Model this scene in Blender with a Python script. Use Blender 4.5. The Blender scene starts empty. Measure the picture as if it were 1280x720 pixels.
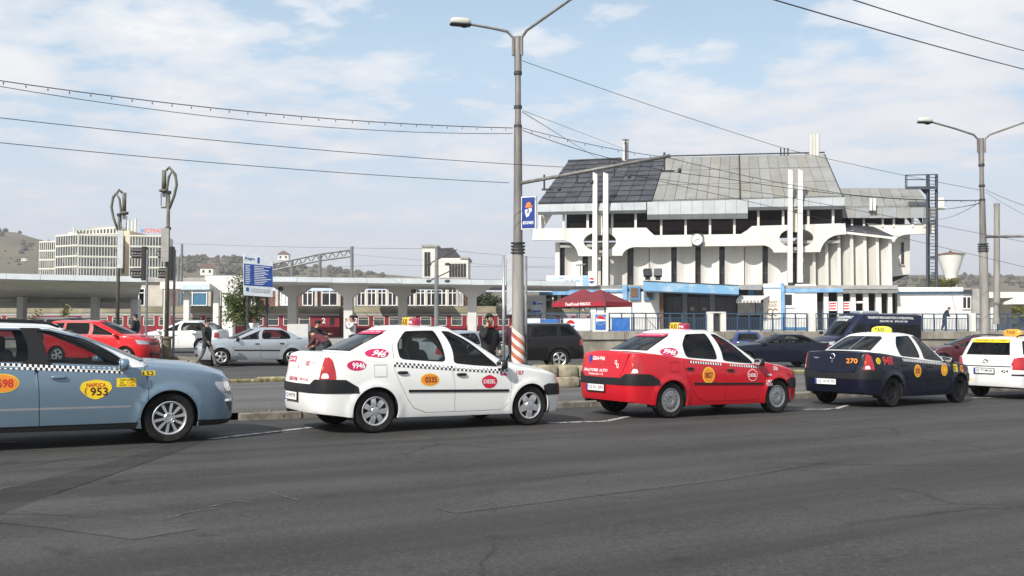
import bpy, math, random
import numpy as np
from mathutils import Vector, Matrix
from mathutils.geometry import delaunay_2d_cdt, tessellate_polygon
random.seed(7)
RND = random.Random(11)
scn = bpy.context.scene
COL = scn.collection
R = math.radians
EYE = 1.55
PITCH = math.atan(50 / 1200.0)
# ---------------- camera, sky, sun, exposure ----------------
cam = bpy.data.cameras.new('camera')
cam.lens = 33.75
cam.sensor_width = 36
cam.clip_end = 6000
cam.clip_start = 0.1
camo = bpy.data.objects.new('camera', cam)
camo.location = (0, 0, EYE)
camo.rotation_euler = (math.pi / 2 + PITCH, 0, 0)
COL.objects.link(camo)
scn.camera = camo
SUN_DIR = Vector((-0.52 * math.cos(R(38)), -0.854 * math.cos(R(38)), math.sin(R(38)))).normalized()
sl = bpy.data.lights.new('sun', 'SUN')
sl.energy = 5.0
sl.angle = R(0.6)
sl.color = (1.0, 0.955, 0.88)
so = bpy.data.objects.new('sun', sl)
so.rotation_euler = (-SUN_DIR).to_track_quat('-Z', 'Y').to_euler()
so.location = (-20, -30, 40)
COL.objects.link(so)
scn.view_settings.view_transform = 'Standard'
scn.view_settings.look = 'None'
scn.view_settings.exposure = 0.15
scn.view_settings.gamma = 1.0
scn.view_settings.use_curve_mapping = False


class NT:
    """tiny node helper"""
    def __init__(s, tree):
        s.t = tree
        s.n = tree.nodes
        s.n.clear()

    def new(s, typ, **kw):
        n = s.n.new(typ)
        for k, v in kw.items():
            if k in n.bl_rna.properties:
                setattr(n, k, v)
        return n

    def put(s, sock, v):
        if isinstance(v, bpy.types.NodeSocket):
            s.t.links.new(v, sock)
        elif isinstance(v, (tuple, list)) and len(v) == 3 and sock.type == 'RGBA':
            sock.default_value = (*v, 1)
        else:
            sock.default_value = v

    def math(s, op, a, b=None, c=None):
        n = s.new('ShaderNodeMath', operation=op)
        for i, v in enumerate((a, b, c)):
            if v is not None:
                s.put(n.inputs[i], v)
        return n.outputs[0]

    def noise(s, vec, scale, detail=4, rough=.55, dim='3D'):
        n = s.new('ShaderNodeTexNoise', noise_dimensions=dim)
        if vec is not None:
            s.put(n.inputs['Vector'], vec)
        n.inputs['Scale'].default_value = scale
        n.inputs['Detail'].default_value = detail
        n.inputs['Roughness'].default_value = rough
        return n.outputs['Fac']

    def ramp(s, fac, stops):
        n = s.new('ShaderNodeValToRGB')
        s.put(n.inputs[0], fac)
        e = n.color_ramp.elements
        while len(e) < len(stops):
            e.new(.5)
        for i, (p, c) in enumerate(stops):
            e[i].position = p
            e[i].color = (c, c, c, 1) if not isinstance(c, (tuple, list)) else (*c, 1)
        return n.outputs[0]

    def mix(s, fac, a, b, blend='MIX'):
        n = s.new('ShaderNodeMix', data_type='RGBA', blend_type=blend)
        s.put(n.inputs[0], fac)
        s.put(n.inputs[6], a)
        s.put(n.inputs[7], b)
        return n.outputs[2]

    def coord(s, which):
        if which == 'Position':
            return s.new('ShaderNodeNewGeometry').outputs['Position']
        return s.new('ShaderNodeTexCoord').outputs[which]

    def mapping(s, vec, scale=(1, 1, 1), rot=(0, 0, 0), loc=(0, 0, 0)):
        n = s.new('ShaderNodeMapping')
        s.put(n.inputs[0], vec)
        n.inputs['Scale'].default_value = scale
        n.inputs['Rotation'].default_value = rot
        n.inputs['Location'].default_value = loc
        return n.outputs[0]


w = bpy.data.worlds.new('World')
scn.world = w
w.use_nodes = True
nt = NT(w.node_tree)
sky = nt.new('ShaderNodeTexSky', sky_type='NISHITA')
sky.sun_disc = False
sky.sun_elevation = R(38)
sky.sun_rotation = math.atan2(SUN_DIR.x, SUN_DIR.y)
sky.altitude = 350
sky.air_density = 1.0
sky.dust_density = 1.6
sky.ozone_density = 1.2
gen = nt.coord('Generated')
sep = nt.new('ShaderNodeSeparateXYZ')
nt.put(sep.inputs[0], gen)
zc = nt.math('MAXIMUM', sep.outputs[2], 0.0)
den = nt.math('ADD', zc, 0.16)
cx_ = nt.math('DIVIDE', sep.outputs[0], den)
cy_ = nt.math('DIVIDE', sep.outputs[1], den)
cmb = nt.new('ShaderNodeCombineXYZ')
nt.put(cmb.inputs[0], cx_)
nt.put(cmb.inputs[1], cy_)
mp = nt.mapping(cmb.outputs[0], scale=(0.95, 1.15, 1), rot=(0, 0, R(20)), loc=(3.4, 1.7, 0))
big = nt.noise(mp, 0.95, 3, .5)
mid_ = nt.noise(mp, 3.4, 3, .5)
fine = nt.noise(mp, 7.5, 7, .62)
cl = nt.math('ADD', nt.math('MULTIPLY', big, .40), nt.math('ADD', nt.math('MULTIPLY', mid_, .34), nt.math('MULTIPLY', fine, .26)))
mask = nt.ramp(cl, [(.445, 0), (.50, .62), (.57, .95)])
low = nt.ramp(zc, [(0.0, .92), (.08, .85), (.20, 0.35), (.40, .0)])        # far cloud sheets merge towards the horizon
mask2 = nt.math('MAXIMUM', mask, low)
ccol = nt.mix(nt.ramp(mid_, [(.3, 0), (.7, 1)]), (7.2, 7.45, 8.0), (9.0, 9.0, 9.1))
hz = nt.mix(nt.ramp(zc, [(0, 1), (.28, 0)]), ccol, (6.6, 6.65, 7.3))
skyc = nt.mix(nt.ramp(zc, [(.25, .62), (.65, .05)]), sky.outputs[0], (5.4, 8.0, 10.2))
col = nt.mix(mask2, skyc, hz)
bg = nt.new('ShaderNodeBackground')
nt.put(bg.inputs[0], col)
bg.inputs[1].default_value = 0.10
out = nt.new('ShaderNodeOutputWorld')
nt.t.links.new(bg.outputs[0], out.inputs[0])


# ---------------- materials ----------------
MATS = {}


def M(name, col=(.5, .5, .5), rough=.6, metal=0.0, var=.12, scale=3.0, bump=0.0, bscale=None, coat=0.0, coord='Object', spec=.5,
      col2=None, streak=None, emit=0, fac=(.35, .65), detail=5, alpha=1):
    if name in MATS:
        return MATS[name]
    m = bpy.data.materials.new(name)
    m.use_nodes = True
    n = NT(m.node_tree)
    b = n.new('ShaderNodeBsdfPrincipled')
    o = n.new('ShaderNodeOutputMaterial')
    n.t.links.new(b.outputs[0], o.inputs[0])
    co = n.coord(coord)
    if streak:
        co2 = n.mapping(co, scale=streak)
    else:
        co2 = co
    nz = n.noise(co2, scale, detail, .6)
    fa = n.ramp(nz, [(fac[0], 0), (fac[1], 1)])
    c2 = col2 if col2 else tuple(max(0, c * (1 - var)) for c in col)
    c1 = col if col2 else tuple(min(1, c * (1 + var * .6)) for c in col)
    n.put(b.inputs['Base Color'], n.mix(fa, c1, c2))
    b.inputs['Roughness'].default_value = rough
    b.inputs['Metallic'].default_value = metal
    b.inputs['Specular IOR Level'].default_value = spec
    if coat:
        b.inputs['Coat Weight'].default_value = coat
        b.inputs['Coat Roughness'].default_value = .04
    if bump:
        bp = n.new('ShaderNodeBump')
        bp.inputs['Strength'].default_value = bump
        bp.inputs['Distance'].default_value = .02
        n.put(bp.inputs['Height'], n.noise(co, bscale or scale * 6, 6, .65))
        n.put(b.inputs['Normal'], bp.outputs[0])
    MATS[name] = m
    return m


def glass_mat(name, tint, refl=1.0, ior=1.5):
    m = bpy.data.materials.new(name)
    m.use_nodes = True
    n = NT(m.node_tree)
    tr = n.new('ShaderNodeBsdfTransparent')
    tr.inputs[0].default_value = (*tint, 1)
    gl = n.new('ShaderNodeBsdfGlossy')
    gl.inputs['Roughness'].default_value = .02
    gl.inputs[0].default_value = (refl, refl, refl, 1)
    fr = n.new('ShaderNodeFresnel')
    fr.inputs[0].default_value = ior
    mx = n.new('ShaderNodeMixShader')
    n.t.links.new(fr.outputs[0], mx.inputs[0])
    n.t.links.new(tr.outputs[0], mx.inputs[1])
    n.t.links.new(gl.outputs[0], mx.inputs[2])
    o = n.new('ShaderNodeOutputMaterial')
    n.t.links.new(mx.outputs[0], o.inputs[0])
    MATS[name] = m
    return m


def paint(name, col, metal=0.0, rough=.35, dirt=.05, coat=.7):
    """car paint with a clear coat, slight orange peel and a thin film of road dust low on the body"""
    m = bpy.data.materials.new(name)
    m.use_nodes = True
    n = NT(m.node_tree)
    b = n.new('ShaderNodeBsdfPrincipled')
    o = n.new('ShaderNodeOutputMaterial')
    n.t.links.new(b.outputs[0], o.inputs[0])
    co = n.coord('Object')
    nz = n.noise(co, 2.2, 6, .65)
    sp = n.new('ShaderNodeSeparateXYZ')
    n.put(sp.inputs[0], co)
    lowz = n.ramp(sp.outputs[2], [(.15, 1), (.75, .15)])
    f = n.math('MULTIPLY', n.math('MULTIPLY', lowz, n.ramp(nz, [(.3, .3), (.75, 1)])), dirt * 6)
    f = n.math('MINIMUM', f, .35)
    n.put(b.inputs['Base Color'], n.mix(f, col, tuple(.7 * c + .018 for c in col)))
    n.put(b.inputs['Roughness'], n.math('ADD', n.math('MULTIPLY', f, .5), rough))
    b.inputs['Metallic'].default_value = metal
    b.inputs['Specular IOR Level'].default_value = .2
    n.put(b.inputs['Coat Weight'], n.math('SUBTRACT', coat, f))
    b.inputs['Coat Roughness'].default_value = .05
    MATS[name] = m
    return m


# ---------------- mesh helpers ----------------
class MB:
    def __init__(s):
        s.v = []
        s.f = []
        s.m = []

    def add(s, vs, fs, mi=0):
        k = len(s.v)
        s.v += [tuple(p) for p in vs]
        for f in fs:
            s.f.append(tuple(i + k for i in f))
            s.m.append(mi)
        return s

    def box(s, c, d, rz=0, mi=0, tilt=None):
        hx, hy, hz_ = d[0] / 2, d[1] / 2, d[2] / 2
        vs = [Vector((x * hx, y * hy, z * hz_)) for z in (-1, 1) for x, y in ((-1, -1), (1, -1), (1, 1), (-1, 1))]
        if tilt:
            vs = [tilt @ p for p in vs]
        if rz:
            q = Matrix.Rotation(rz, 3, 'Z')
            vs = [q @ p for p in vs]
        c = Vector(c)
        return s.add([p + c for p in vs], [(0, 3, 2, 1), (4, 5, 6, 7), (0, 1, 5, 4), (1, 2, 6, 5), (2, 3, 7, 6), (3, 0, 4, 7)], mi)

    def box2(s, a, b, mi=0):
        return s.box([(a[i] + b[i]) / 2 for i in range(3)], [abs(b[i] - a[i]) for i in range(3)], 0, mi)

    def prism(s, poly, vec, mi=0, holes=()):
        """extrude a planar 3D polygon (with holes) by vec"""
        vec = Vector(vec)
        loops = [[Vector(p) for p in poly]] + [[Vector(p) for p in h] for h in holes]
        allp = [p for l in loops for p in l]
        n = len(allp)
        if len(loops) == 1 and len(poly) <= 4:
            tris = [tuple(range(n))]
        else:
            tris = [tuple(t) for t in tessellate_polygon(loops)]
        nr = (allp[tris[0][1]] - allp[tris[0][0]]).cross(allp[tris[0][2]] - allp[tris[0][0]])
        if nr.dot(vec) > 0:
            tris = [t[::-1] for t in tris]
        fs = list(tris) + [tuple(i + n for i in t[::-1]) for t in tris]
        k = 0
        for l in loops:
            m = len(l)
            for i in range(m):
                a, b = k + i, k + (i + 1) % m
                fs.append((a, b, b + n, a + n))
            k += m
        return s.add(allp + [p + vec for p in allp], fs, mi)

    def tube(s, pts, r, n=8, mi=0, cap=True):
        pts = [Vector(p) for p in pts]
        m = len(pts)
        rs = r if isinstance(r, (list, tuple)) else [r] * m
        vs = []
        up = Vector((0, 0, 1))
        pu = None
        for i in range(m):
            d = (pts[min(i + 1, m - 1)] - pts[max(i - 1, 0)])
            d = d.normalized() if d.length > 1e-9 else Vector((0, 0, 1))
            if pu is None:
                a = up if abs(d.z) < .95 else Vector((1, 0, 0))
                u = d.cross(a).normalized()
            else:
                u = (pu - d * pu.dot(d))
                u = u.normalized() if u.length > 1e-6 else d.orthogonal().normalized()
            pu = u
            w2 = d.cross(u)
            for j in range(n):
                t = 2 * math.pi * j / n
                vs.append(pts[i] + (u * math.cos(t) + w2 * math.sin(t)) * rs[i])
        fs = []
        for i in range(m - 1):
            for j in range(n):
                a, b = i * n + j, i * n + (j + 1) % n
                fs.append((a, b, b + n, a + n))
        if cap:
            fs.append(tuple(range(n))[::-1])
            fs.append(tuple(range((m - 1) * n, m * n)))
        return s.add(vs, fs, mi)

    def lathe(s, prof, n=16, o=(0, 0, 0), axis='Z', mi=0, cap=True):
        o = Vector(o)
        vs = []
        for r, z in prof:
            for j in range(n):
                t = 2 * math.pi * j / n
                c, d = r * math.cos(t), r * math.sin(t)
                p = (c, d, z) if axis == 'Z' else ((c, z, d) if axis == 'Y' else (z, c, d))
                vs.append(o + Vector(p))
        fs = []
        for i in range(len(prof) - 1):
            for j in range(n):
                a, b = i * n + j, i * n + (j + 1) % n
                fs.append((a, b, b + n, a + n))
        if cap and prof[0][0] > 1e-6:
            fs.append(tuple(range(n))[::-1])
        if cap and prof[-1][0] > 1e-6:
            fs.append(tuple(range((len(prof) - 1) * n, len(prof) * n)))
        return s.add(vs, fs, mi)

    def blob(s, c, d, e=.5, nu=16, nv=9, mi=0, mat=None):
        """superellipsoid: rounded box"""
        vs = []
        sg = lambda a, p: math.copysign(abs(a) ** p, a)
        for i in range(nv + 1):
            ph = -math.pi / 2 + math.pi * i / nv
            for j in range(nu):
                th = 2 * math.pi * j / nu
                p = Vector((d[0] / 2 * sg(math.cos(ph), e) * sg(math.cos(th), e), d[1] / 2 * sg(math.cos(ph), e) * sg(math.sin(th), e), d[2] / 2 * sg(math.sin(ph), e)))
                if mat:
                    p = mat @ p
                vs.append(p + Vector(c))
        fs = []
        for i in range(nv):
            for j in range(nu):
                a, b = i * nu + j, i * nu + (j + 1) % nu
                fs.append((a, b, b + nu, a + nu))
        return s.add(vs, fs, mi)


WM = {}


def finish_mesh(name, mb, mats, smooth, inv, nrm=None):
    me = bpy.data.meshes.new(name)
    me.from_pydata(mb.v, [], mb.f)
    if not isinstance(mats, (list, tuple)):
        mats = [mats]
    for m in mats:
        me.materials.append(m)
    if len(mats) > 1:
        me.polygons.foreach_set('material_index', mb.m)
    if inv is not None:
        me.transform(inv)
    if smooth:
        me.polygons.foreach_set('use_smooth', [True] * len(me.polygons))
        if isinstance(smooth, (int, float)) and smooth is not True:
            me.set_sharp_from_angle(angle=R(smooth))
    me.update()
    return me


def tagit(o, label=None, cat=None, group=None, kind=None):
    for k, v in (('label', label), ('category', cat), ('group', group), ('kind', kind)):
        if v:
            o[k] = v
    return o


def obj(name, mb, mats, parent=None, label=None, cat=None, group=None, kind=None, smooth=False):
    if parent is not None:
        mw = WM[parent.name]
        me = finish_mesh(name, mb, mats, smooth, mw.inverted())
        o = bpy.data.objects.new(name, me)
        COL.objects.link(o)
        o.parent = parent
        WM[o.name] = mw
    else:
        a = np.array(mb.v)
        org = Vector(((a[:, 0].min() + a[:, 0].max()) / 2, (a[:, 1].min() + a[:, 1].max()) / 2, a[:, 2].min()))
        mw = Matrix.Translation(org)
        me = finish_mesh(name, mb, mats, smooth, mw.inverted())
        o = bpy.data.objects.new(name, me)
        o.location = org
        COL.objects.link(o)
        WM[o.name] = mw
    return tagit(o, label, cat, group, kind)


def thing(name, loc, label, cat, group=None, kind=None):
    o = bpy.data.objects.new(name, None)
    o.empty_display_size = .3
    o.location = loc
    COL.objects.link(o)
    WM[o.name] = Matrix.Translation(Vector(loc))
    return tagit(o, label, cat, group, kind)


def copy_tree(o, parent=None):
    c = o.copy()
    COL.objects.link(c)
    if parent is not None:
        c.parent = parent
    for ch in list(o.children):
        copy_tree(ch, c)
    return c


def sharedpart(name, mesh, parent, mat4=None, label=None):
    """a part that shares mesh data with its alikes; mat4 is in the frame of the thing"""
    o = bpy.data.objects.new(name, mesh)
    COL.objects.link(o)
    o.parent = parent
    if mat4 is not None:
        o.matrix_local = mat4
    WM[o.name] = WM[parent.name] @ (mat4 if mat4 is not None else Matrix())
    if label:
        o['label'] = label
    return o


def ray(px, py):
    u, v = (px - 640) / 1200.0, (360 - py) / 1200.0
    c, s = math.cos(PITCH), math.sin(PITCH)
    return Vector((u, c - v * s, s + v * c))


def at(px, py, Y):
    """world point at distance Y along the road view for a photo pixel (1280 x 720)"""
    d = ray(px, py)
    return Vector((0, 0, EYE)) + d * (Y / d.y)


def sstep(a, b, x):
    t = min(1, max(0, (x - a) / (b - a)))
    return t * t * (3 - 2 * t)


D = Vector((.848, .530, 0)).normalized()
N = Vector((-D.y, D.x, 0))
O0 = Vector((-1.97, 13.8, 0))


def tn(x, y):
    d = Vector((x, y, 0)) - O0
    return d.dot(D), d.dot(N)


def P_tn(t, n):
    return O0 + D * t + N * n


def gz(x, y):
    t, n = tn(x, y)
    road = 0.05 - 0.0115 * max(-12, min(22, t))
    lot = 0.05 - .013 * max(0, min(25, x - 2)) + .4 * sstep(30, 44, y) * sstep(4, 14, -x)
    return road + (lot - road) * sstep(4.5, 10, n)


TEXT = {}


def text2d(txt, size=1.0, bold=0.02, font_shear=0.0, spacing=1.0):
    """centred triangulated lettering in 2D; height of a capital = size"""
    key = (txt, bold, font_shear, spacing)
    if key not in TEXT:
        cu = bpy.data.curves.new('lettering', 'FONT')
        cu.body = txt
        cu.size = 1.0
        cu.offset = min(bold, .05) * .38
        cu.shear = font_shear
        cu.space_character = spacing
        cu.resolution_u = 3
        cu.align_x = 'CENTER'
        ob = bpy.data.objects.new('lettering_source', cu)
        me = bpy.data.meshes.new_from_object(ob)
        vs = [(v.co.x, v.co.y) for v in me.vertices]
        fs = [tuple(p.vertices) for p in me.polygons]
        bpy.data.objects.remove(ob)
        bpy.data.curves.remove(cu)
        bpy.data.meshes.remove(me)
        a = np.array(vs)
        cyy = (a[:, 1].max() + a[:, 1].min()) / 2
        cxx = (a[:, 0].max() + a[:, 0].min()) / 2
        TEXT[key] = ([(x - cxx, y - cyy) for x, y in vs], fs, a[:, 0].max() - a[:, 0].min(), a[:, 1].max() - a[:, 1].min())
    vs, fs, wd, ht = TEXT[key]
    k = size / .73
    return [(x * k, y * k) for x, y in vs], fs, wd * k, ht * k


def fit_text(txt, wdt, hgt, bold=.02, shear=0.0):
    vs, fs, a, b = text2d(txt, 1.0, bold, shear)
    return [(x * wdt / a, y * hgt / b) for x, y in vs], fs


def text_on(mb, txt, c, ux, uy, wdt, hgt, off=.004, bold=.02, mi=0, shear=0.0):
    """lettering laid on a plane: centre c, right vector ux, up vector uy"""
    ux, uy = Vector(ux).normalized(), Vector(uy).normalized()
    nn = ux.cross(uy)
    vs, fs = fit_text(txt, wdt, hgt, bold, shear)
    c = Vector(c) + nn * off
    mb.add([c + ux * x + uy * y for x, y in vs], fs, mi)
# ---------------- vehicles ----------------
def chaikin(p, it=3):
    p = np.array(p, float)
    for _ in range(it):
        q = np.empty((2 * len(p), p.shape[1]))
        q[0::2] = .75 * p + .25 * np.vstack([p[1:], p[-1:]])
        q[1::2] = .25 * p + .75 * np.vstack([p[1:], p[-1:]])
        q = q[:-2]
        p = np.vstack([p[:1], q, p[-1:]])
    return p


def knots(k, x, smooth=True):
    a = np.array(k, float)
    a = a[np.argsort(a[:, 0])]
    if smooth and len(a) > 2:
        a = chaikin(a, 2)
    return np.interp(x, a[:, 0], a[:, 1])


class Tub:
    """lower body: the plan outline unrolled; a = arc length from the middle of the nose along the right side (0..L) and back on the left (L..2L), z = height"""
    def __init__(s, sp):
        s.sp = sp
        s.pl = chaikin(sp['plan'], 4)
        d = np.diff(s.pl, axis=0)
        s.S = np.concatenate([[0], np.cumsum(np.hypot(d[:, 0], d[:, 1]))])
        s.L = s.S[-1]
        t = np.gradient(s.pl, axis=0)
        t /= np.maximum(1e-9, np.linalg.norm(t, axis=1))[:, None]
        s.n = np.stack([t[:, 1], -t[:, 0]], 1)
        s.n[0] = (1, 0)
        s.n[-1] = (-1, 0)
        s.r = sp.get('r', .035)

    def base(s, a):
        a = np.asarray(a, float)
        left = a > s.L
        aa = np.where(left, 2 * s.L - a, a)
        x = np.interp(aa, s.S, s.pl[:, 0])
        y = np.interp(aa, s.S, s.pl[:, 1])
        nx = np.interp(aa, s.S, s.n[:, 0])
        ny = np.interp(aa, s.S, s.n[:, 1])
        sg = np.where(left, 1.0, -1.0)
        return x, y, nx, ny, sg

    def top(s, a):
        x, y, nx, ny, sg = s.base(a)
        return knots(s.sp['top'], x) + s.sp.get('endcrown', .03) * (1 - np.clip(y / s.pl[:, 1].max(), 0, 1) ** 2) * (np.abs(nx) > .02)

    def bot(s, a):
        x, y, nx, ny, sg = s.base(a)
        return knots(s.sp['bot'], x)

    def P(s, a, z, off=0.0):
        a = np.asarray(a, float)
        z = np.asarray(z, float)
        x, y, nx, ny, sg = s.base(a)
        zt = s.top(a)
        q = np.clip((z - (zt - s.r)) / s.r, 0, .97)
        ins = s.r * (1 - np.sqrt(1 - q * q))
        ix = np.where(nx > 0, knots(s.sp['insF'], z), knots(s.sp['insR'], z))
        iy = knots(s.sp['insS'], z)
        fl = 0
        for wx in s.sp['axles']:
            dd = np.hypot(x - wx, z - s.sp['wr'])
            fl = fl + s.sp.get('flare', .018) * np.exp(-(np.maximum(0, dd - s.sp['ar'] - .02) / .05) ** 2)
        k = off - ins
        return np.stack([x + nx * (k - ix), sg * (y + ny * (k - iy + fl * (np.abs(ny) > .5))), z + 0 * x], -1)

    def side(s, x, z, left=False):
        aa = np.linspace(0, s.L, 900)
        X = s.P(aa, np.full_like(aa, z))[:, 0]
        a = float(np.interp(-x, -X, aa))
        return (2 * s.L - a if left else a, z)

    def rear(s, y, z):
        aa = np.linspace(s.L * .75, s.L, 400)
        Y = -s.P(aa, np.full_like(aa, z))[:, 1]
        a = float(np.interp(-abs(y), -Y, aa))
        return (a if y <= 0 else 2 * s.L - a, z)

    def front(s, y, z):
        aa = np.linspace(0, s.L * .25, 400)
        Y = -s.P(aa, np.full_like(aa, z))[:, 1]
        a = float(np.interp(abs(y), Y, aa))
        return (a if y <= 0 else 2 * s.L - a, z)


class House:
    """greenhouse: a ruled shell between the ring at the belt and the ring at the roof edge"""
    def __init__(s, sp):
        s.b = chaikin(sp['gbase'], 3)
        s.t = chaikin(sp['groof'], 3)
        m = (s.b + s.t) / 2
        d = np.diff(m, axis=0)
        s.S = np.concatenate([[0], np.cumsum(np.linalg.norm(d, axis=1))])
        s.L = s.S[-1]
        s.H = float(np.mean(s.t[:, 2] - s.b[:, 2]))
        s.k = sp.get('gk', .2)

    def top(s, a):
        return np.full_like(np.asarray(a, float), s.H)

    def bot(s, a):
        return np.zeros_like(np.asarray(a, float))

    def P(s, a, h, off=0.0):
        a = np.asarray(a, float)
        v = np.asarray(h, float) / s.H
        left = a > s.L
        aa = np.where(left, 2 * s.L - a, a)
        B = np.stack([np.interp(aa, s.S, s.b[:, i]) for i in range(3)], -1)
        T = np.stack([np.interp(aa, s.S, s.t[:, i]) for i in range(3)], -1)
        vz = v + s.k * v * (1 - v)
        p = np.empty_like(B)
        p[..., :2] = B[..., :2] + (T[..., :2] - B[..., :2]) * v[..., None]
        p[..., 2] = B[..., 2] + (T[..., 2] - B[..., 2]) * vz
        p[..., 1] *= np.where(left, 1.0, -1.0)
        return p

    def inv(s, c, tgt, rng):
        """(a,h) of the point whose coordinates c=(i,j) equal tgt, searched within a-range rng"""
        A, H = np.meshgrid(np.linspace(rng[0] * s.L, rng[1] * s.L, 120), np.linspace(0, s.H, 40))
        g = s.P(A.ravel(), H.ravel())
        d = (g[:, c[0]] - tgt[0]) ** 2 + (g[:, c[1]] - tgt[1]) ** 2
        i = int(np.argmin(d))
        a, h = A.ravel()[i], H.ravel()[i]
        for _ in range(8):
            e = 1e-4
            p, pa, ph = (s.P(np.array([q[0]]), np.array([q[1]]))[0] for q in ((a, h), (a + e, h), (a, h + e)))
            J = np.array([[(pa[c[0]] - p[c[0]]) / e, (ph[c[0]] - p[c[0]]) / e], [(pa[c[1]] - p[c[1]]) / e, (ph[c[1]] - p[c[1]]) / e]])
            r = np.array([tgt[0] - p[c[0]], tgt[1] - p[c[1]]])
            if abs(np.linalg.det(J)) < 1e-6:
                break
            st = np.linalg.solve(J, r)
            a += float(np.clip(st[0], -.05, .05))
            h += float(np.clip(st[1], -.05, .05))
        return (min(max(a, 0), s.L), min(max(h, 0.002), s.H - .002))

    def side(s, x, z):
        return s.inv((0, 2), (x, z), (.22, .80))

    def rearw(s, y, z):
        return s.inv((1, 2), (-abs(y), z), (.72, 1))

    def frontw(s, y, z):
        return s.inv((1, 2), (-abs(y), z), (0, .3))


def pip(pts, poly):
    x, y = pts[:, 0], pts[:, 1]
    ins = np.zeros(len(pts), bool)
    n = len(poly)
    for i in range(n):
        x1, y1 = poly[i]
        x2, y2 = poly[(i + 1) % n]
        c = ((y1 > y) != (y2 > y))
        if abs(y2 - y1) > 1e-12:
            ins ^= c & (x < (x2 - x1) * (y - y1) / (y2 - y1) + x1)
    return ins


def densify(poly, d=.05, closed=True):
    o = []
    n = len(poly)
    for i in range(n if closed else n - 1):
        a, b = np.array(poly[i]), np.array(poly[(i + 1) % n])
        k = max(1, int(np.linalg.norm(b - a) / d))
        for j in range(k):
            o.append(tuple(a + (b - a) * j / k))
    if not closed:
        o.append(tuple(poly[-1]))
    return o


def shrink(poly, d):
    """inset a polygon by d (negative grows it)"""
    p = np.array(poly, float)
    n = len(p)
    ar = sum(p[i][0] * p[(i + 1) % n][1] - p[(i + 1) % n][0] * p[i][1] for i in range(n))
    sg = 1 if ar > 0 else -1
    o = []
    for i in range(n):
        a, b, c = p[i - 1], p[i], p[(i + 1) % n]
        e1, e2 = b - a, c - b
        e1 /= max(1e-9, np.linalg.norm(e1))
        e2 /= max(1e-9, np.linalg.norm(e2))
        n1, n2 = np.array([-e1[1], e1[0]]) * sg, np.array([-e2[1], e2[0]]) * sg
        m = n1 + n2
        m /= max(.35, np.dot(m, m) ** .5)
        o.append(tuple(b + m * d / max(.5, np.dot(m, n1))))
    return o


def roundc(poly, it=2, r=.05):
    """round the corners with a radius of about r"""
    o = []
    n = len(poly)
    for i in range(n):
        a, b, c = (np.array(poly[k % n], float) for k in (i - 1, i, i + 1))
        la, lc = np.linalg.norm(a - b), np.linalg.norm(c - b)
        k = min(r, .4 * la, .4 * lc)
        p, q = b + (a - b) / max(la, 1e-9) * k, b + (c - b) / max(lc, 1e-9) * k
        for t in (0, .25, .5, .75, 1):
            o.append(tuple((1 - t) ** 2 * p + 2 * t * (1 - t) * b + t * t * q))
    return o


def ribbon(line, w):
    """thin quads along a polyline"""
    o = []
    for i in range(len(line) - 1):
        a, b = np.array(line[i], float), np.array(line[i + 1], float)
        e = b - a
        L = np.linalg.norm(e)
        if L < 1e-6:
            continue
        e /= L
        m = np.array([-e[1], e[0]]) * w / 2
        a2, b2 = a - e * w * .3, b + e * w * .3
        o.append([tuple(a2 + m), tuple(b2 + m), tuple(b2 - m), tuple(a2 - m)])
    return o


def sheet(S, regions, gaps, da=.07, dh=.05, rows=(), gapw=.008):
    """triangulate the unrolled right half with regions cut to their outlines. returns name -> (verts2d, tris)"""
    na = int(S.L / da)
    aa = np.linspace(0, S.L, na + 1)
    bt, tp = S.bot(aa), S.top(aa)
    outer = [(a, b) for a, b in zip(aa, bt)] + [(a, b) for a, b in zip(aa[::-1], tp[::-1])]
    V, E = [], []

    def loop(p, closed=True):
        k = len(V)
        V.extend([Vector((float(a), float(b))) for a, b in p])
        for i in range(len(p) if closed else len(p) - 1):
            E.append((k + i, k + (i + 1) % len(p)))
    loop(densify(outer, .06))
    regs = []
    for nm, poly, *rest in regions:
        pp = densify(poly, .05)
        loop(pp)
        regs.append((nm, pp))
    for g in gaps:
        for q in ribbon(g, gapw):
            loop(q)
            regs.append(('gap', q))
    for i in range(len(aa)):
        h = tp[i] - bt[i]
        m = max(2, int(h / dh))
        zs = [bt[i] + h * j / m for j in range(1, m)] + [tp[i] - d for d in rows]
        for z in zs:
            V.append(Vector((float(aa[i]), float(z))))
    vo, eo, fo, *_ = delaunay_2d_cdt(V, E, [], 0, 1e-6)
    vo = np.array([tuple(v) for v in vo])
    tr = np.array([f for f in fo if len(f) == 3])
    cen = vo[tr].mean(1)
    keep = pip(cen, outer)
    lab = np.array(['body'] * len(tr), dtype=object)
    for nm, pp in regs:
        lab[pip(cen, pp)] = nm
    res = {}
    for nm in set(lab[keep]):
        t = tr[keep & (lab == nm)]
        u, inv = np.unique(t, return_inverse=True)
        res[nm] = (vo[u], inv.reshape(-1, 3))
    return res


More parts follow.
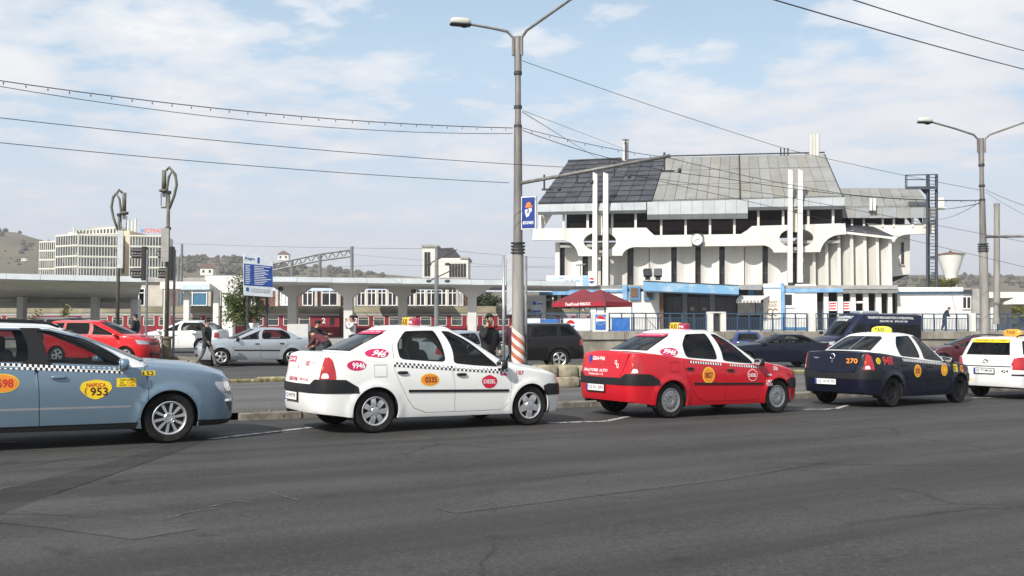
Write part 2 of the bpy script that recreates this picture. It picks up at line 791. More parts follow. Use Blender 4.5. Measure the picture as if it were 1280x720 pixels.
class Shell:
    """collects surface patches (with exact normals) into one mesh"""
    def __init__(s):
        s.v, s.n, s.f = [], [], []

    def put(s, v, n, f):
        k = len(s.v)
        s.v += [tuple(p) for p in v]
        s.n += [tuple(p) for p in n]
        s.f += [tuple(int(i) + k for i in t) for t in f]

    def patch(s, S, uv, tris, off=0.0, skirt=.02, mirror=False):
        a, z = uv[:, 0], uv[:, 1]
        if mirror:
            a = 2 * S.L - a
        P = S.P(a, z)
        e = 2e-3
        am = np.clip(a, 1e-6, 2 * S.L)
        da = S.P(am + e, z) - S.P(am - e, z)
        zt = S.top(a)
        z2 = np.minimum(z, zt - 1e-4)
        dz = S.P(a, z2 + 1e-4) - S.P(a, z2 - e)
        n = np.cross(da, dz)
        n /= np.maximum(1e-12, np.linalg.norm(n, axis=1))[:, None]
        # outward test: away from the body's middle
        c = P - np.array([[np.clip(p[0], .4, 2.2), 0, .5] for p in P])
        if np.mean(np.sum(n * c, 1)) < 0:
            n = -n
        Q = P + n * off
        t = tris
        fn = np.cross(Q[t[:, 1]] - Q[t[:, 0]], Q[t[:, 2]] - Q[t[:, 0]])
        bad = np.sum(fn * n[t[:, 0]], 1) < 0
        t = t.copy()
        t[bad] = t[bad][:, ::-1]
        s.put(Q, n, t)
        if skirt:
            cnt = {}
            for q in t:
                for i in range(3):
                    k = (q[i], q[(i + 1) % 3])
                    if (k[1], k[0]) in cnt:
                        del cnt[(k[1], k[0])]
                    else:
                        cnt[k] = 1
            vs, ns, fs = [], [], []
            for (i, j) in cnt:
                if abs(Q[i][1]) < 1e-4 and abs(Q[j][1]) < 1e-4:
                    continue
                k = len(vs)
                vs += [Q[i], Q[j], Q[j] - n[j] * (skirt + off), Q[i] - n[i] * (skirt + off)]
                ns += [(0, 0, 0)] * 4
                fs.append((k + 1, k, k + 3, k + 2))
            s.put(vs, ns, fs)

    def mesh(s, name, mat):
        me = bpy.data.meshes.new(name)
        me.from_pydata(s.v, [], s.f)
        me.materials.append(mat)
        me.polygons.foreach_set('use_smooth', [True] * len(me.polygons))
        me.normals_split_custom_set_from_vertices(s.n)
        me.update()
        return me


def tube_verts(axis_y, prof, n, mb, mi=0, x=0, z=0):
    """lathe round a y axis"""
    mb.lathe([(r, y) for r, y in prof], n, (x, 0, z), 'Y', mi, False)


WHEELS = {}


def wheel_mesh(style, r):
    """outer face towards -y (the right side of the car)"""
    key = (style, round(r, 3))
    if key in WHEELS:
        return WHEELS[key]
    ty = MB()
    rr = r * .66
    wd = .19
    prof = [(rr, .075), (rr + .02, .09), (r * .9, .1), (r * .975, .085), (r, .06), (r * 1.002, 0), (r, -.06), (r * .975, -.085), (r * .9, -.1), (rr + .02, -.092), (rr, -.078)]
    tube_verts(0, prof, 40, ty)
    ri = MB()
    tube_verts(0, [(rr + .004, -.085), (rr - .004, -.09), (rr - .02, -.08), (rr - .026, -.05), (rr - .03, .05), (rr * .9, .08)], 40, ri)          # barrel
    tube_verts(0, [(rr * .95, -.018), (.04, -.02), (0.0, -.02)], 30, ri, 1)           # dark disc behind spokes
    yo = -.078

    def spoke(a0, w0, w1, r0, r1, th=.02, bow=.0, mi=0):
        c, s_ = math.cos(a0), math.sin(a0)
        pts = []
        for rad, wd_, y in ((r0, w0, yo + .004), ((r0 + r1) / 2, (w0 + w1) / 2, yo - bow), (r1, w1, yo + .006)):
            for sg in (-1, 1):
                pts.append((c * rad - s_ * sg * wd_ / 2, y, s_ * rad + c * sg * wd_ / 2))
        for rad, wd_, y in ((r0, w0, yo + .03), ((r0 + r1) / 2, (w0 + w1) / 2, yo + .03), (r1, w1, yo + .03)):
            for sg in (-1, 1):
                pts.append((c * rad - s_ * sg * wd_ * .6, y, s_ * rad + c * sg * wd_ * .6))
        ri.add(pts, [(0, 1, 3, 2), (2, 3, 5, 4), (0, 2, 8, 6), (2, 4, 10, 8), (1, 7, 9, 3), (3, 9, 11, 5), (0, 6, 7, 1), (4, 5, 11, 10)], mi)
    tube_verts(0, [(rr, -.083), (rr * .93, -.082), (rr * .9, -.07)], 40, ri)
    if style == 'cover7':
        for i in range(7):
            spoke(math.pi / 2 + i * 2 * math.pi / 7 + .2, .062, .075, .03, rr * .93, bow=.006)
        tube_verts(0, [(.062, yo), (.055, yo - .008), (.03, yo - .01), (0, yo - .01)], 20, ri)
        for i in range(7):
            a = math.pi / 2 + (i + .5) * 2 * math.pi / 7 + .2
            ri.blob((.075 * math.cos(a), yo, .075 * math.sin(a)), (.02, .02, .02), 1, 6, 4, 1)
    elif style == 'cover5':
        for i in range(5):
            spoke(math.pi / 2 + i * 2 * math.pi / 5, .10, .085, .02, rr * .94, bow=.008)
        tube_verts(0, [(.075, yo + .002), (.065, yo - .01), (.03, yo - .012), (0, yo - .012)], 20, ri)
    elif style == 'flat':
        tube_verts(0, [(rr * .93, yo + .004), (rr * .86, yo - .002), (rr * .8, yo + .006), (rr * .74, yo), (rr * .45, yo - .01), (rr * .3, yo - .006), (rr * .25, yo + .004), (.03, yo + .002), (0, yo + .002)], 36, ri, 2)
        for i in range(12):
            a = i * math.pi / 6
            ri.box((rr * .66 * math.cos(a), yo - .004, rr * .66 * math.sin(a)), (.03, .004, .012), 0, 1, Matrix.Rotation(-a, 3, 'Y'))
    elif style == 'steel':
        tube_verts(0, [(rr * .9, -.06), (rr * .8, -.03), (rr * .62, -.045), (rr * .45, -.05), (rr * .35, -.035), (.03, -.045), (0, -.045)], 30, ri, 2)
        for i in range(8):
            a = i * math.pi / 4
            ri.blob((rr * .66 * math.cos(a), -.043, rr * .66 * math.sin(a)), (.035, .012, .035), .8, 8, 4, 1)
    elif style == 'alloy10':
        for i in range(10):
            spoke(math.pi / 2 + i * math.pi / 5, .024, .037, .05, rr * .93, bow=-.004)
        tube_verts(0, [(.07, yo + .004), (.06, yo - .004), (.035, yo - .004), (.03, yo + .002), (0, yo + .002)], 20, ri)
        for i in range(5):
            a = math.pi / 2 + (i + .5) * 2 * math.pi / 5
            ri.blob((.052 * math.cos(a), yo - .006, .052 * math.sin(a)), (.018, .012, .018), 1, 6, 4, 1)
    else:
        for i in range(5):
            for k in (-.16, .16):
                spoke(math.pi / 2 + i * 2 * math.pi / 5 + k * .8, .03, .045, .05, rr * .93)
        tube_verts(0, [(.06, yo), (.05, yo - .008), (0, yo - .008)], 16, ri)
    rm = {'flat': 'hubcap_grey', 'steel': 'steel_wheel'}.get(style, 'alloy')
    m1 = finish_mesh('tyre', ty, MATS['rubber'], 35, None)
    m2 = finish_mesh('rim', ri, [MATS[rm], MATS['black_plastic'], MATS[rm]], 30, None)
    WHEELS[key] = (m1, m2)
    return m1, m2


def std_car_mats():
    M('rubber', (.007, .007, .0075), .85, spec=.2, var=.3, scale=9, col2=(.020, .019, .018))
    M('alloy', (.62, .63, .64), .3, .75, var=.1)
    M('hubcap_grey', (.22, .23, .24), .4, .3, var=.15)
    M('steel_wheel', (.010, .010, .011), .7, 0, spec=.2, var=.2)
    M('black_plastic', (.009, .009, .010), .55, var=.25, scale=12)
    M('bumper_plastic', (.015, .0155, .017), .5, spec=.3, var=.2, scale=8)
    M('seal_rubber', (.004, .004, .005), .5)
    M('interior_dark', (.014, .014, .015), .85)
    M('seat_cloth', (.035, .036, .042), .9, var=.3, scale=20)
    M('chrome', (.8, .8, .8), .12, 1)
    M('tail_red', (.42, .008, .012), .15, coat=1, var=.25, scale=6)
    M('lamp_white', (.75, .75, .73), .2, coat=1)
    M('lamp_amber', (.75, .22, .02), .2, coat=1)
    M('lamp_clear', (.55, .58, .6), .12, .5, coat=1)
    M('white_print', (.82, .82, .82), .5)
    M('black_print', (.01, .01, .01), .5)
    M('sticker_red', (.55, .01, .05), .45)
    M('sticker_orange', (.85, .28, .03), .45)
    M('sticker_yellow', (.85, .62, .02), .45)
    M('sticker_magenta', (.50, .015, .09), .45)
    M('print_red', (.6, .02, .02), .5)
    M('print_brown', (.11, .008, .008), .5)
    M('plate_white', (.8, .8, .78), .4)
    M('plate_blue', (.01, .03, .3), .4)
    M('skin', (.42, .25, .17), .6)
    glass_mat('car_glass', (.55, .59, .58), .9, 1.42)
    glass_mat('dark_glass', (.12, .13, .135), .9, 1.42)


def build_car(sp, name, label, group, mats, decals=None, wheel='star', cat='car', simple=False, copies=None):
    """mats: dict body, roof, bumper_top, bumper_low, mirror, handle, moulding. Local frame: x forward, y left, origin on the ground under the rear axle."""
    T = Tub(sp)
    G = House(sp)
    root = thing(name, (0, 0, 0), label, cat, group)
    gm = MATS[sp.get('glass', 'car_glass')]
    wr, ar = sp['wr'], sp['ar']
    nose, tail = sp['plan'][0][0], sp['plan'][-1][0]
    # --- regions on the tub
    reg, gaps = [], []
    for rname, f in sp['regions']:
        reg.append((rname, f(T)))
    for f in sp['gaps']:
        gaps.append(f(T))
    for wx in sp['axles']:
        cs = [(wx + ar * math.cos(t), wr + ar * math.sin(t) * 1.0) for t in np.linspace(-.5, math.pi + .5, 30)]
        ring = [(wx + (ar + .035) * math.cos(t), wr + (ar + .035) * math.sin(t)) for t in np.linspace(-.5, math.pi + .5, 30)]
        if sp.get('archlip'):
            reg.append(('arch_lip', [T.side(x, z) for x, z in ring]))
        reg.append(('hole', [T.side(x, z) for x, z in cs]))
    dens = 1.6 if simple else 1
    res = sheet(T, reg, gaps, .07 * dens, .05 * dens, (.002, .006, .014, .025))
    offs = sp.get('off', {})
    mm = {'body': mats['body'], 'front_door': mats['body'], 'rear_door': mats['body'], 'boot_lid': mats['body'], 'fuel_flap': mats['body']}
    mm.update(mats)
    hole = ('hole', 'gap')
    centre = ('body', 'rear_bumper', 'front_bumper', 'bumper_strip', 'front_strip', 'boot_lid', 'grille', 'intake', 'skirt', 'arch_lip', 'rear_window', 'windscreen')
    body = None
    parts = {}

    def emit(nm, res, S, skirt=.02, ren=None, mat=None, parent=None, mirror=True):
        uv, tr = res[nm]
        pname = ren or nm
        out = []
        if nm in centre or pname == 'body':
            sh = Shell()
            sh.patch(S, uv, tr, offs.get(nm, 0), skirt)
            sh.patch(S, uv, tr, offs.get(nm, 0), skirt, True)
            out.append(sh)
        else:
            for mir in (False, True):
                sh = Shell()
                sh.patch(S, uv, tr, offs.get(nm, 0), skirt, mir)
                out.append(sh)
        os_ = []
        for sh in out:
            me = sh.mesh(pname, mat or mm.get(nm) or mats['body'])
            os_.append(sharedpart(pname, me, parent or root))
        return os_
    # body: tub remainder + hood + deck as one panel set
    sh = Shell()
    for mir in (False, True):
        sh.patch(T, *res['body'], 0, .02, mir)
    bo = sharedpart('body', sh.mesh('body', mats['body']), root)
    parts['body'] = bo
    for nm in res:
        if nm in hole or nm == 'body':
            continue
        parts[nm] = emit(nm, res, T)
    # top decks
    def deck(x0, x1, nm, crown, mat, n=9):
        A = np.array([a for a in np.linspace(0, T.L, 420) if x1 <= T.base(a)[0] <= x0])
        zt = T.top(A)
        e = T.P(A, zt - 1e-4)
        sh = Shell()
        ts = np.linspace(-1, 1, 15)
        vs = []
        for p in e:
            w_ = abs(p[1])
            for t in ts:
                vs.append((p[0], t * w_, p[2] + crown * (1 - abs(t) ** 2.4) * min(1, w_ / .5)))
        vs = np.array(vs)
        m = len(ts)
        fs = []
        for i in range(len(e) - 1):
            for j in range(m - 1):
                fs.append((i * m + j, i * m + j + 1, (i + 1) * m + j + 1, (i + 1) * m + j))
        me = bpy.data.meshes.new(nm)
        me.from_pydata([tuple(v) for v in vs], [], fs)
        me.materials.append(mat)
        me.polygons.foreach_set('use_smooth', [True] * len(fs))
        me.update()
        if len(me.polygons) and me.polygons[len(fs) // 2].normal.z < 0:
            me.flip_normals()
        return sharedpart(nm, me, root)
    deck(nose + 1, sp['cowl'], 'bonnet', sp.get('hcrown', .06), mats.get('bonnet', mats['body']))
    if sp.get('deck') is not None:
        deck(sp['deck'], tail - 1, 'boot_deck', sp.get('dcrown', .03), mats['body'])
    # --- greenhouse
    greg = []
    wins = []
    for wname, poly in sp['windows']:
        if wname == 'windscreen':
            pp = [G.frontw(y, z) for y, z in poly]
            pp = [(0, pp[0][1])] + pp + [(0, pp[-1][1])]
        elif wname == 'rear_window':
            pp = [G.rearw(y, z) for y, z in poly]
            pp = [(G.L, pp[0][1])] + pp + [(G.L, pp[-1][1])]
        else:
            pp = roundc([G.side(x, z) for x, z in poly], 2)
        sw = sp.get('sealw', .016)
        if wname in ('windscreen', 'rear_window'):
            greg.append((wname + '_seal', pp))
            q = [tuple(p) for p in shrink(pp, sw)]
            q[0] = (pp[0][0], q[0][1])
            q[-1] = (pp[-1][0], q[-1][1])
            greg.append((wname, q))
        else:
            greg.append(('window_seal_' + wname, pp))
            greg.append((wname, shrink(pp, sw)))
    ggaps = [[G.side(x, z) for x, z in line] for line in sp.get('ggaps', [])]
    for rname, poly in sp.get('gregions', []):
        greg.insert(0, (rname, [G.side(x, z) for x, z in poly]))
    gres = sheet(G, greg, ggaps, .07 * dens, .05 * dens)
    fr = Shell()
    for mir in (False, True):
        fr.patch(G, *gres['body'], 0, .025, mir)
    cab = sharedpart('cabin_frame', fr.mesh('cabin_frame', mats['roof']), root)
    offs['glassoff'] = -.004
    for nm in gres:
        if nm in hole or nm == 'body':
            continue
        if nm.startswith('window_seal_') or nm.endswith('_seal'):
            for mirs in ((False, True),) if nm.endswith('_seal') else ((False,), (True,)):
                s2 = Shell()
                for mir in mirs:
                    s2.patch(G, *gres[nm], .002, .02, mir)
                sharedpart('window_seal', s2.mesh('window_seal', MATS['seal_rubber']), cab)
        elif nm in ('windscreen', 'rear_window'):
            s2 = Shell()
            for mir in (False, True):
                s2.patch(G, *gres[nm], -.003, 0, mir)
            o_ = sharedpart(nm, s2.mesh(nm, MATS[sp.get(nm + '_glass', sp.get('glass', 'car_glass'))]), root)
            parts[nm] = o_
        elif nm in dict(sp.get('gregions', [])):
            for mir in (False, True):
                s2 = Shell()
                s2.patch(G, *gres[nm], .001, .02, mir)
                sharedpart(nm, s2.mesh(nm, mats.get(nm, MATS['seal_rubber'])), root)
        else:
            for mir in (False, True):
                s2 = Shell()
                s2.patch(G, *gres[nm], -.004, 0, mir)
                sharedpart('side_window', s2.mesh('side_window', MATS[sp.get(nm + '_glass', sp.get('glass', 'car_glass'))]), root)
    # roof
    A = np.linspace(0, G.L, 160)
    e = G.P(A, np.full_like(A, G.H))
    vs, fs = [], []
    ts = np.linspace(-1, 1, 15)
    cr = sp.get('rcrown', .045)
    x0, x1 = e[0][0], e[-1][0]
    for p in e:
        lx = (p[0] - x1) / (x0 - x1)
        for t in ts:
            vs.append((p[0], t * abs(p[1]), p[2] + cr * (1 - abs(t) ** 2.2) * min(1, abs(p[1]) / .35)))
    m = len(ts)
    for i in range(len(e) - 1):
        for j in range(m - 1):
            fs.append((i * m + j, i * m + j + 1, (i + 1) * m + j + 1, (i + 1) * m + j))
    me = bpy.data.meshes.new('roof')
    me.from_pydata(vs, [], fs)
    me.materials.append(mats['roof'])
    me.polygons.foreach_set('use_smooth', [True] * len(fs))
    me.update()
    if me.polygons[len(fs) // 2].normal.z < 0:
        me.flip_normals()
    sharedpart('roof', me, root)
    # --- wheels
    tm, rm = wheel_mesh(wheel if not isinstance(wheel, tuple) else wheel[0], wr)
    for k, wx in enumerate(sp['axles']):
        if isinstance(wheel, tuple):
            tm, rm = wheel_mesh(wheel[k], wr)
        for sgn in (-1, 1):
            mt = Matrix.Translation((wx, sgn * sp['track'] / 2, wr)) @ (Matrix.Rotation(math.pi, 4, 'Z') if sgn > 0 else Matrix()) @ Matrix.Rotation(RND.random() * 2, 4, 'Y')
            wo = sharedpart('wheel', tm, root, mt)
            sharedpart('rim', rm, wo, Matrix())
    # --- under body, wheel wells
    mb = MB()
    wmax = max(p[1] for p in sp['plan'])
    zb = np.interp(1.2, [0, 3], [sp['bot'][len(sp['bot']) // 2][1]] * 2)
    z1 = min(k[1] for k in sp['top']) - .12
    ym = wmax - .12
    segs = [tail + .18, sp['axles'][0] - ar - .02, sp['axles'][0] + ar + .02, sp['axles'][1] - ar - .02, sp['axles'][1] + ar + .02, nose - .25]
    mb.box2((segs[0], -ym + .1, zb + .05), (segs[1], ym - .1, z1), 0)
    mb.box2((segs[2], -ym, zb), (segs[3], ym, sp.get('floor', .48)), 0)
    if segs[5] > segs[4]:
        mb.box2((segs[4], -ym + .12, zb + .05), (segs[5], ym - .12, z1 - .05), 0)
    for i in (1, 3):
        mb.box2((segs[i], -sp['track'] / 2 + .13, zb + .02), (segs[i + 1], sp['track'] / 2 - .13, z1), 0)
    for wx in sp['axles']:
        for sgn in (-1, 1):
            k = len(mb.v)
            prof = [(wx + (ar + .012) * math.cos(t), wr + (ar + .012) * math.sin(t)) for t in np.linspace(-.35, math.pi + .35, 18)]
            ya, yb2 = sgn * (wmax - .035), sgn * (sp['track'] / 2 - .14)
            vs = [(x, ya, z) for x, z in prof] + [(x, yb2, z) for x, z in prof]
            n_ = len(prof)
            mb.add(vs, [(i, i + 1, i + 1 + n_, i + n_) for i in range(n_ - 1)])
    obj('underbody', mb, MATS['interior_dark'], root)
    # --- cabin
    bx = sp['seats']
    for (sx, sy) in bx:
        mb = MB()
        tl = Matrix.Rotation(R(14), 3, 'Y') if True else None
        mb.blob((sx + .12, sy, sp.get('floor', .48) + .1), (.5, .48, .2), .4)
        mb.blob((sx - .2, sy, sp.get('floor', .48) + .38), (.16, .46, .66), .45, mat=Matrix.Rotation(R(-14), 3, 'Y'))
        st = obj('front_seat', mb, MATS['seat_cloth'], root, smooth=True)
        mb = MB()
        hx, hz_ = sp.get('headrest', (sx - .33, sp.get('floor', .48) + .80))
        mb.blob((sx - .33, sy, hz_), (.11, .26, .19), .6)
        for q in (-.06, .06):
            mb.tube([(sx - .31, sy + q, hz_ - .2), (sx - .33, sy + q, hz_ - .05)], .008, 5)
        obj('headrest', mb, MATS['seat_cloth'], st, smooth=True)
    mb = MB()
    rx = sp['rearseat']
    mb.blob((rx + .25, 0, sp.get('floor', .48) + .1), (.5, 1.25, .22), .3)
    mb.blob((rx - .05, 0, sp.get('floor', .48) + .36), (.18, 1.25, .56), .3, mat=Matrix.Rotation(R(-14), 3, 'Y'))
    st = obj('rear_seat', mb, MATS['seat_cloth'], root, smooth=True)
    if not simple:
        for sy in (-.34, .34):
            mb = MB()
            mb.blob((rx - .14, sy, sp.get('floor', .48) + .70), (.1, .26, .15), .6)
            obj('headrest', mb, MATS['seat_cloth'], st, smooth=True)
        mb = MB()
        dx = sp['cowl'] - .1
        zt = knots(sp['top'], dx) - .03
        mb.blob((dx - .12, 0, zt - .09), (.5, 1.32, .2), .4)
        obj('dashboard', mb, MATS['interior_dark'], root, smooth=True)
        mb = MB()
        q = Matrix.Rotation(R(-62), 3, 'Y')
        ring = [Vector((dx - .48, .36, zt - .04)) + q @ Vector((.185 * math.cos(t), .185 * math.sin(t), 0)) for t in np.linspace(0, 2 * math.pi, 21)]
        mb.tube(ring, .014, 6)
        for t in (0, 2.2, 4.1):
            mb.tube([Vector((dx - .48, .36, zt - .04)), Vector((dx - .48, .36, zt - .04)) + q @ Vector((.185 * math.cos(t), .185 * math.sin(t), 0))], .015, 5)
        obj('steering_wheel', mb, MATS['interior_dark'], root, smooth=True)
        mb = MB()
        mb.blob((sp['groof'][0][0] + .14, 0, sp['groof'][0][2] - .06), (.04, .24, .07), .5)
        obj('rear_view_mirror', mb, MATS['black_plastic'], root, smooth=True)
    # --- mirrors, handles, mouldings
    for sgn in (-1, 1):
        mx, my, mz = sp['mirror']
        mb = MB()
        mb.blob((mx, sgn * (my + .09), mz), (.12, .20, .15), .6, 14, 8)
        mb.tube([(mx + .03, sgn * (my - .04), mz - .06), (mx + .01, sgn * (my + .06), mz - .03)], .028, 6)
        mi = obj('wing_mirror', mb, mats.get('mirror', MATS['black_plastic']), root, smooth=50)
        mb = MB()
        mb.blob((mx - .058, sgn * (my + .09), mz), (.012, .165, .115), .5, 12, 6)
        obj('mirror_glass', mb, MATS['chrome'], mi, smooth=True)
    L = T.L

    def stuck(mb, v2, f2, c, off, mir, S=T, mi=0, sk=None):
        """lay 2D shapes on the shell round the point c=(a,z); u runs forward on the right side"""
        a = np.array([c[0] - x for x, y in v2])
        z = np.array([c[1] + y for x, y in v2])
        if mir:
            a = 2 * L - a
        P = S.P(a, z)
        e = 2e-3
        n = np.cross(S.P(a + e, z) - S.P(a - e, z), S.P(a, z + e) - S.P(a, z - e))
        n /= np.linalg.norm(n, axis=1)[:, None]
        cm = np.array([np.clip(P[:, 0].mean(), .3, 2.0), 0, P[:, 2].mean()])
        if np.mean(np.sum(n * (P - cm), 1)) < 0:
            n = -n
        mb.add([tuple(p) for p in P + n * off], f2, mi)
    bo_stick = stuck
    for (hx, hz_) in sp.get('handles', []):
        for mir in (False, True):
            c = T.side(hx, hz_, False)
            mb = MB()
            p = T.P(np.array([c[0]]), np.array([c[1]]))[0]
            y = p[1] * (-1 if mir else 1)
            sg = 1 if y > 0 else -1
            mb.blob((hx, y + sg * .012, hz_), (.17, .05, .042), .6, 14, 7)
            obj('handle', mb, mats.get('handle', MATS['black_plastic']), parts['front_door'][0] if hx > sp.get('bpillar', 1.15) - .3 and 'front_door' in parts and not mir else (parts['rear_door'][0] if 'rear_door' in parts and not mir else root), smooth=True)
    car = dict(root=root, T=T, G=G, parts=parts, stuck=stuck, sp=sp)
    if decals:
        decals(car)
    return car


def ell(w_, h_, n=28):
    return [(w_ / 2 * math.cos(2 * math.pi * i / n), h_ / 2 * math.sin(2 * math.pi * i / n)) for i in range(n)], [tuple(range(n))]


def rect2(w_, h_, nx=6):
    vs = [(-w_ / 2 + w_ * i / nx, y) for i in range(nx + 1) for y in (-h_ / 2, h_ / 2)]
    return vs, [(2 * i, 2 * i + 2, 2 * i + 3, 2 * i + 1) for i in range(nx)]


def sticker(car, c, shape, mat, texts=(), both=False, S=None, name='sticker', label=None, off=.003):
    """flat printed sticker on the shell; texts: (string, dx, dy, w, h, material, bold)"""
    S = S or car['T']
    for mir in ((False, True) if both else (False,)):
        mb = MB()
        if shape:
            # fan from the middle so a curved panel stays covered
            v, f = shape
            if len(f) == 1 and len(v) > 6:
                v = v + [(x * .55, y * .55) for x, y in v] + [(0, 0)]
                n = len(f[0])
                f = [(i, (i + 1) % n, n + (i + 1) % n, n + i) for i in range(n)] + [(n + i, n + (i + 1) % n, 2 * n) for i in range(n)]
            if mir:
                v = [(-x, y) for x, y in v]
            car['stuck'](mb, v, f, c, off, mir, S)
            st = obj(name, mb, MATS[mat], car['root'], label=label)
        else:
            st = car['root']
        for t in texts:
            mb = MB()
            v, f = fit_text(t[0], t[3], t[4], t[6] if len(t) > 6 else .03)
            v = [((-(x + t[1]) if mir else (x + t[1])), y + t[2]) for x, y in v]
            car['stuck'](mb, v, f, c, off + .0025, mir, S)
            obj('lettering', mb, MATS[t[5]], st)


def checker(car, x0, z0, x1, z1, rows, h, n, white=True, S=None):
    """band of black and white squares along the doors"""
    T = car['T']
    for mir in (False, True):
        mb = MB()
        for i in range(n):
            for r_ in range(rows):
                f0, f1 = i / n, (i + 1) / n
                xs = [x0 + (x1 - x0) * f0, x0 + (x1 - x0) * f1]
                q = []
                for x, dz in ((xs[0], r_), (xs[1], r_), (xs[1], r_ + 1), (xs[0], r_ + 1)):
                    zz = z0 + (z1 - z0) * (x - x0) / (x1 - x0) + dz * h
                    q.append((x, zz))
                black = (i + r_) % 2 == 0
                if not black and not white:
                    continue
                aa = np.array([T.side(x, z)[0] for x, z in q])
                zz = np.array([z for x, z in q])
                P = T.P(aa, zz, .0035)
                if mir:
                    P[:, 1] *= -1
                k = [tuple(p) for p in P]
                mb.add(k, [(0, 1, 2, 3)], 1 if black else 0)
        obj('checker_stripe', mb, [MATS['white_print'], MATS['black_print']], car['root'])


def plate(car, c, txt, rear=True, w_=.50, h_=.11, zc=None):
    """number plate on the tail (or nose)"""
    sp, T = car['sp'], car['T']
    a = T.rear(c[0], c[1])
    p = Vector(T.P(np.array([a[0]]), np.array([a[1]]))[0])
    ux, uy = Vector((0, -1, 0)), Vector((0, 0, 1))
    nn = Vector((-1, 0, 0))
    o = p + nn * .022
    mb = MB()
    mb.box(o + nn * .004, (.012, w_ + .03, h_ + .03))
    fr = obj('plate_holder', mb, MATS['black_plastic'], car['root'])
    mb = MB()
    mb.box(o + nn * .012, (.008, w_, h_))
    pl = obj('number_plate', mb, MATS['plate_white'], fr)
    mb = MB()
    mb.box(o + nn * .0165 - ux * (w_ / 2 - .022), (.002, .04, h_ - .004), 0)
    mb.m = [1] * 6
    text_on(mb, txt, o + nn * .016 + ux * .018, ux, uy, w_ * .82, h_ * .62, .002, .03, 0)
    me = obj('plate_lettering', mb, [MATS['black_print'], MATS['plate_blue']], car['root'])


def taxi_sign(car, x, z, style, y=0):
    root = car['root']
    mb = MB()
    if style == 'split':
        mb.blob((x - .0, y + .12, z + .075), (.14, .26, .145), .4, 18, 9)
        s1 = obj('taxi_sign', mb, M('sign_yellow', (.85, .52, .03), .35, coat=.5), root, smooth=True)
        mb = MB()
        mb.blob((x, y - .11, z + .07), (.135, .22, .13), .4, 18, 9)
        obj('sign_end', mb, M('sign_magenta', (.30, .015, .05), .35, coat=.5), s1, smooth=True)
        mb = MB()
        text_on(mb, 'TAXI', (x - .071, y + .12, z + .078), (0, -1, 0), (0, 0, 1), .225, .10, .003, .05)
        obj('lettering', mb, MATS['black_print'], s1)
        mb = MB()
        text_on(mb, '946', (x - .07, y - .11, z + .07), (0, -1, 0), (0, 0, 1), .13, .05, .002, .04)
        obj('lettering', mb, MATS['white_print'], s1)
    else:
        mb.blob((x, y, z + .05), (.19, .48, .21), .75, 20, 10)
        s1 = obj('taxi_sign', mb, M('sign_lemon', (.72, .70, .05), .35, coat=.5) if style == 'dome' else M('sign_orange', (.75, .33, .03), .35, coat=.5), root, smooth=True)
        mb = MB()
        text_on(mb, 'TAXI', (x - .092, y, z + .075), (0, -1, 0), (0, 0, 1), .22, .085, .004, .04)
        obj('lettering', mb, MATS['black_print'], s1)


def place(car, t, n, ang=0.0, dz=0):
    """stand the car with its rear axle at (t, n) along the rank"""
    p = P_tn(t, n)
    root = car['root']
    put_car(root, p.x, p.y, math.atan2(D.y, D.x) + ang, dz)


def put_car(root, x, y, rz, dz=0):
    f = Vector((math.cos(rz), math.sin(rz), 0))
    z0, z1 = gz(x, y), gz(x + f.x * 2.6, y + f.y * 2.6)
    root.location = (x, y, z0 + dz)
    root.rotation_euler = (0, -math.atan2(z1 - z0, 2.6), rz)
std_car_mats()
paint('paint_white', (.78, .78, .76))
paint('paint_red', (.50, .008, .018))
paint('paint_navy', (.0025, .0035, .015), coat=.5)
paint('paint_blue_metal', (.185, .265, .34), .45, .3, .06)
paint('paint_silver', (.50, .54, .58), .6, .32)
paint('paint_white2', (.74, .74, .73))
paint('paint_dark', (.006, .005, .005), .0, .3, coat=.5)
paint('paint_darkblue', (.004, .006, .015), .0, .3, coat=.5)
paint('paint_maroon', (.06, .009, .014))
paint('paint_blue', (.018, .045, .17))
paint('paint_scarlet', (.60, .012, .018))

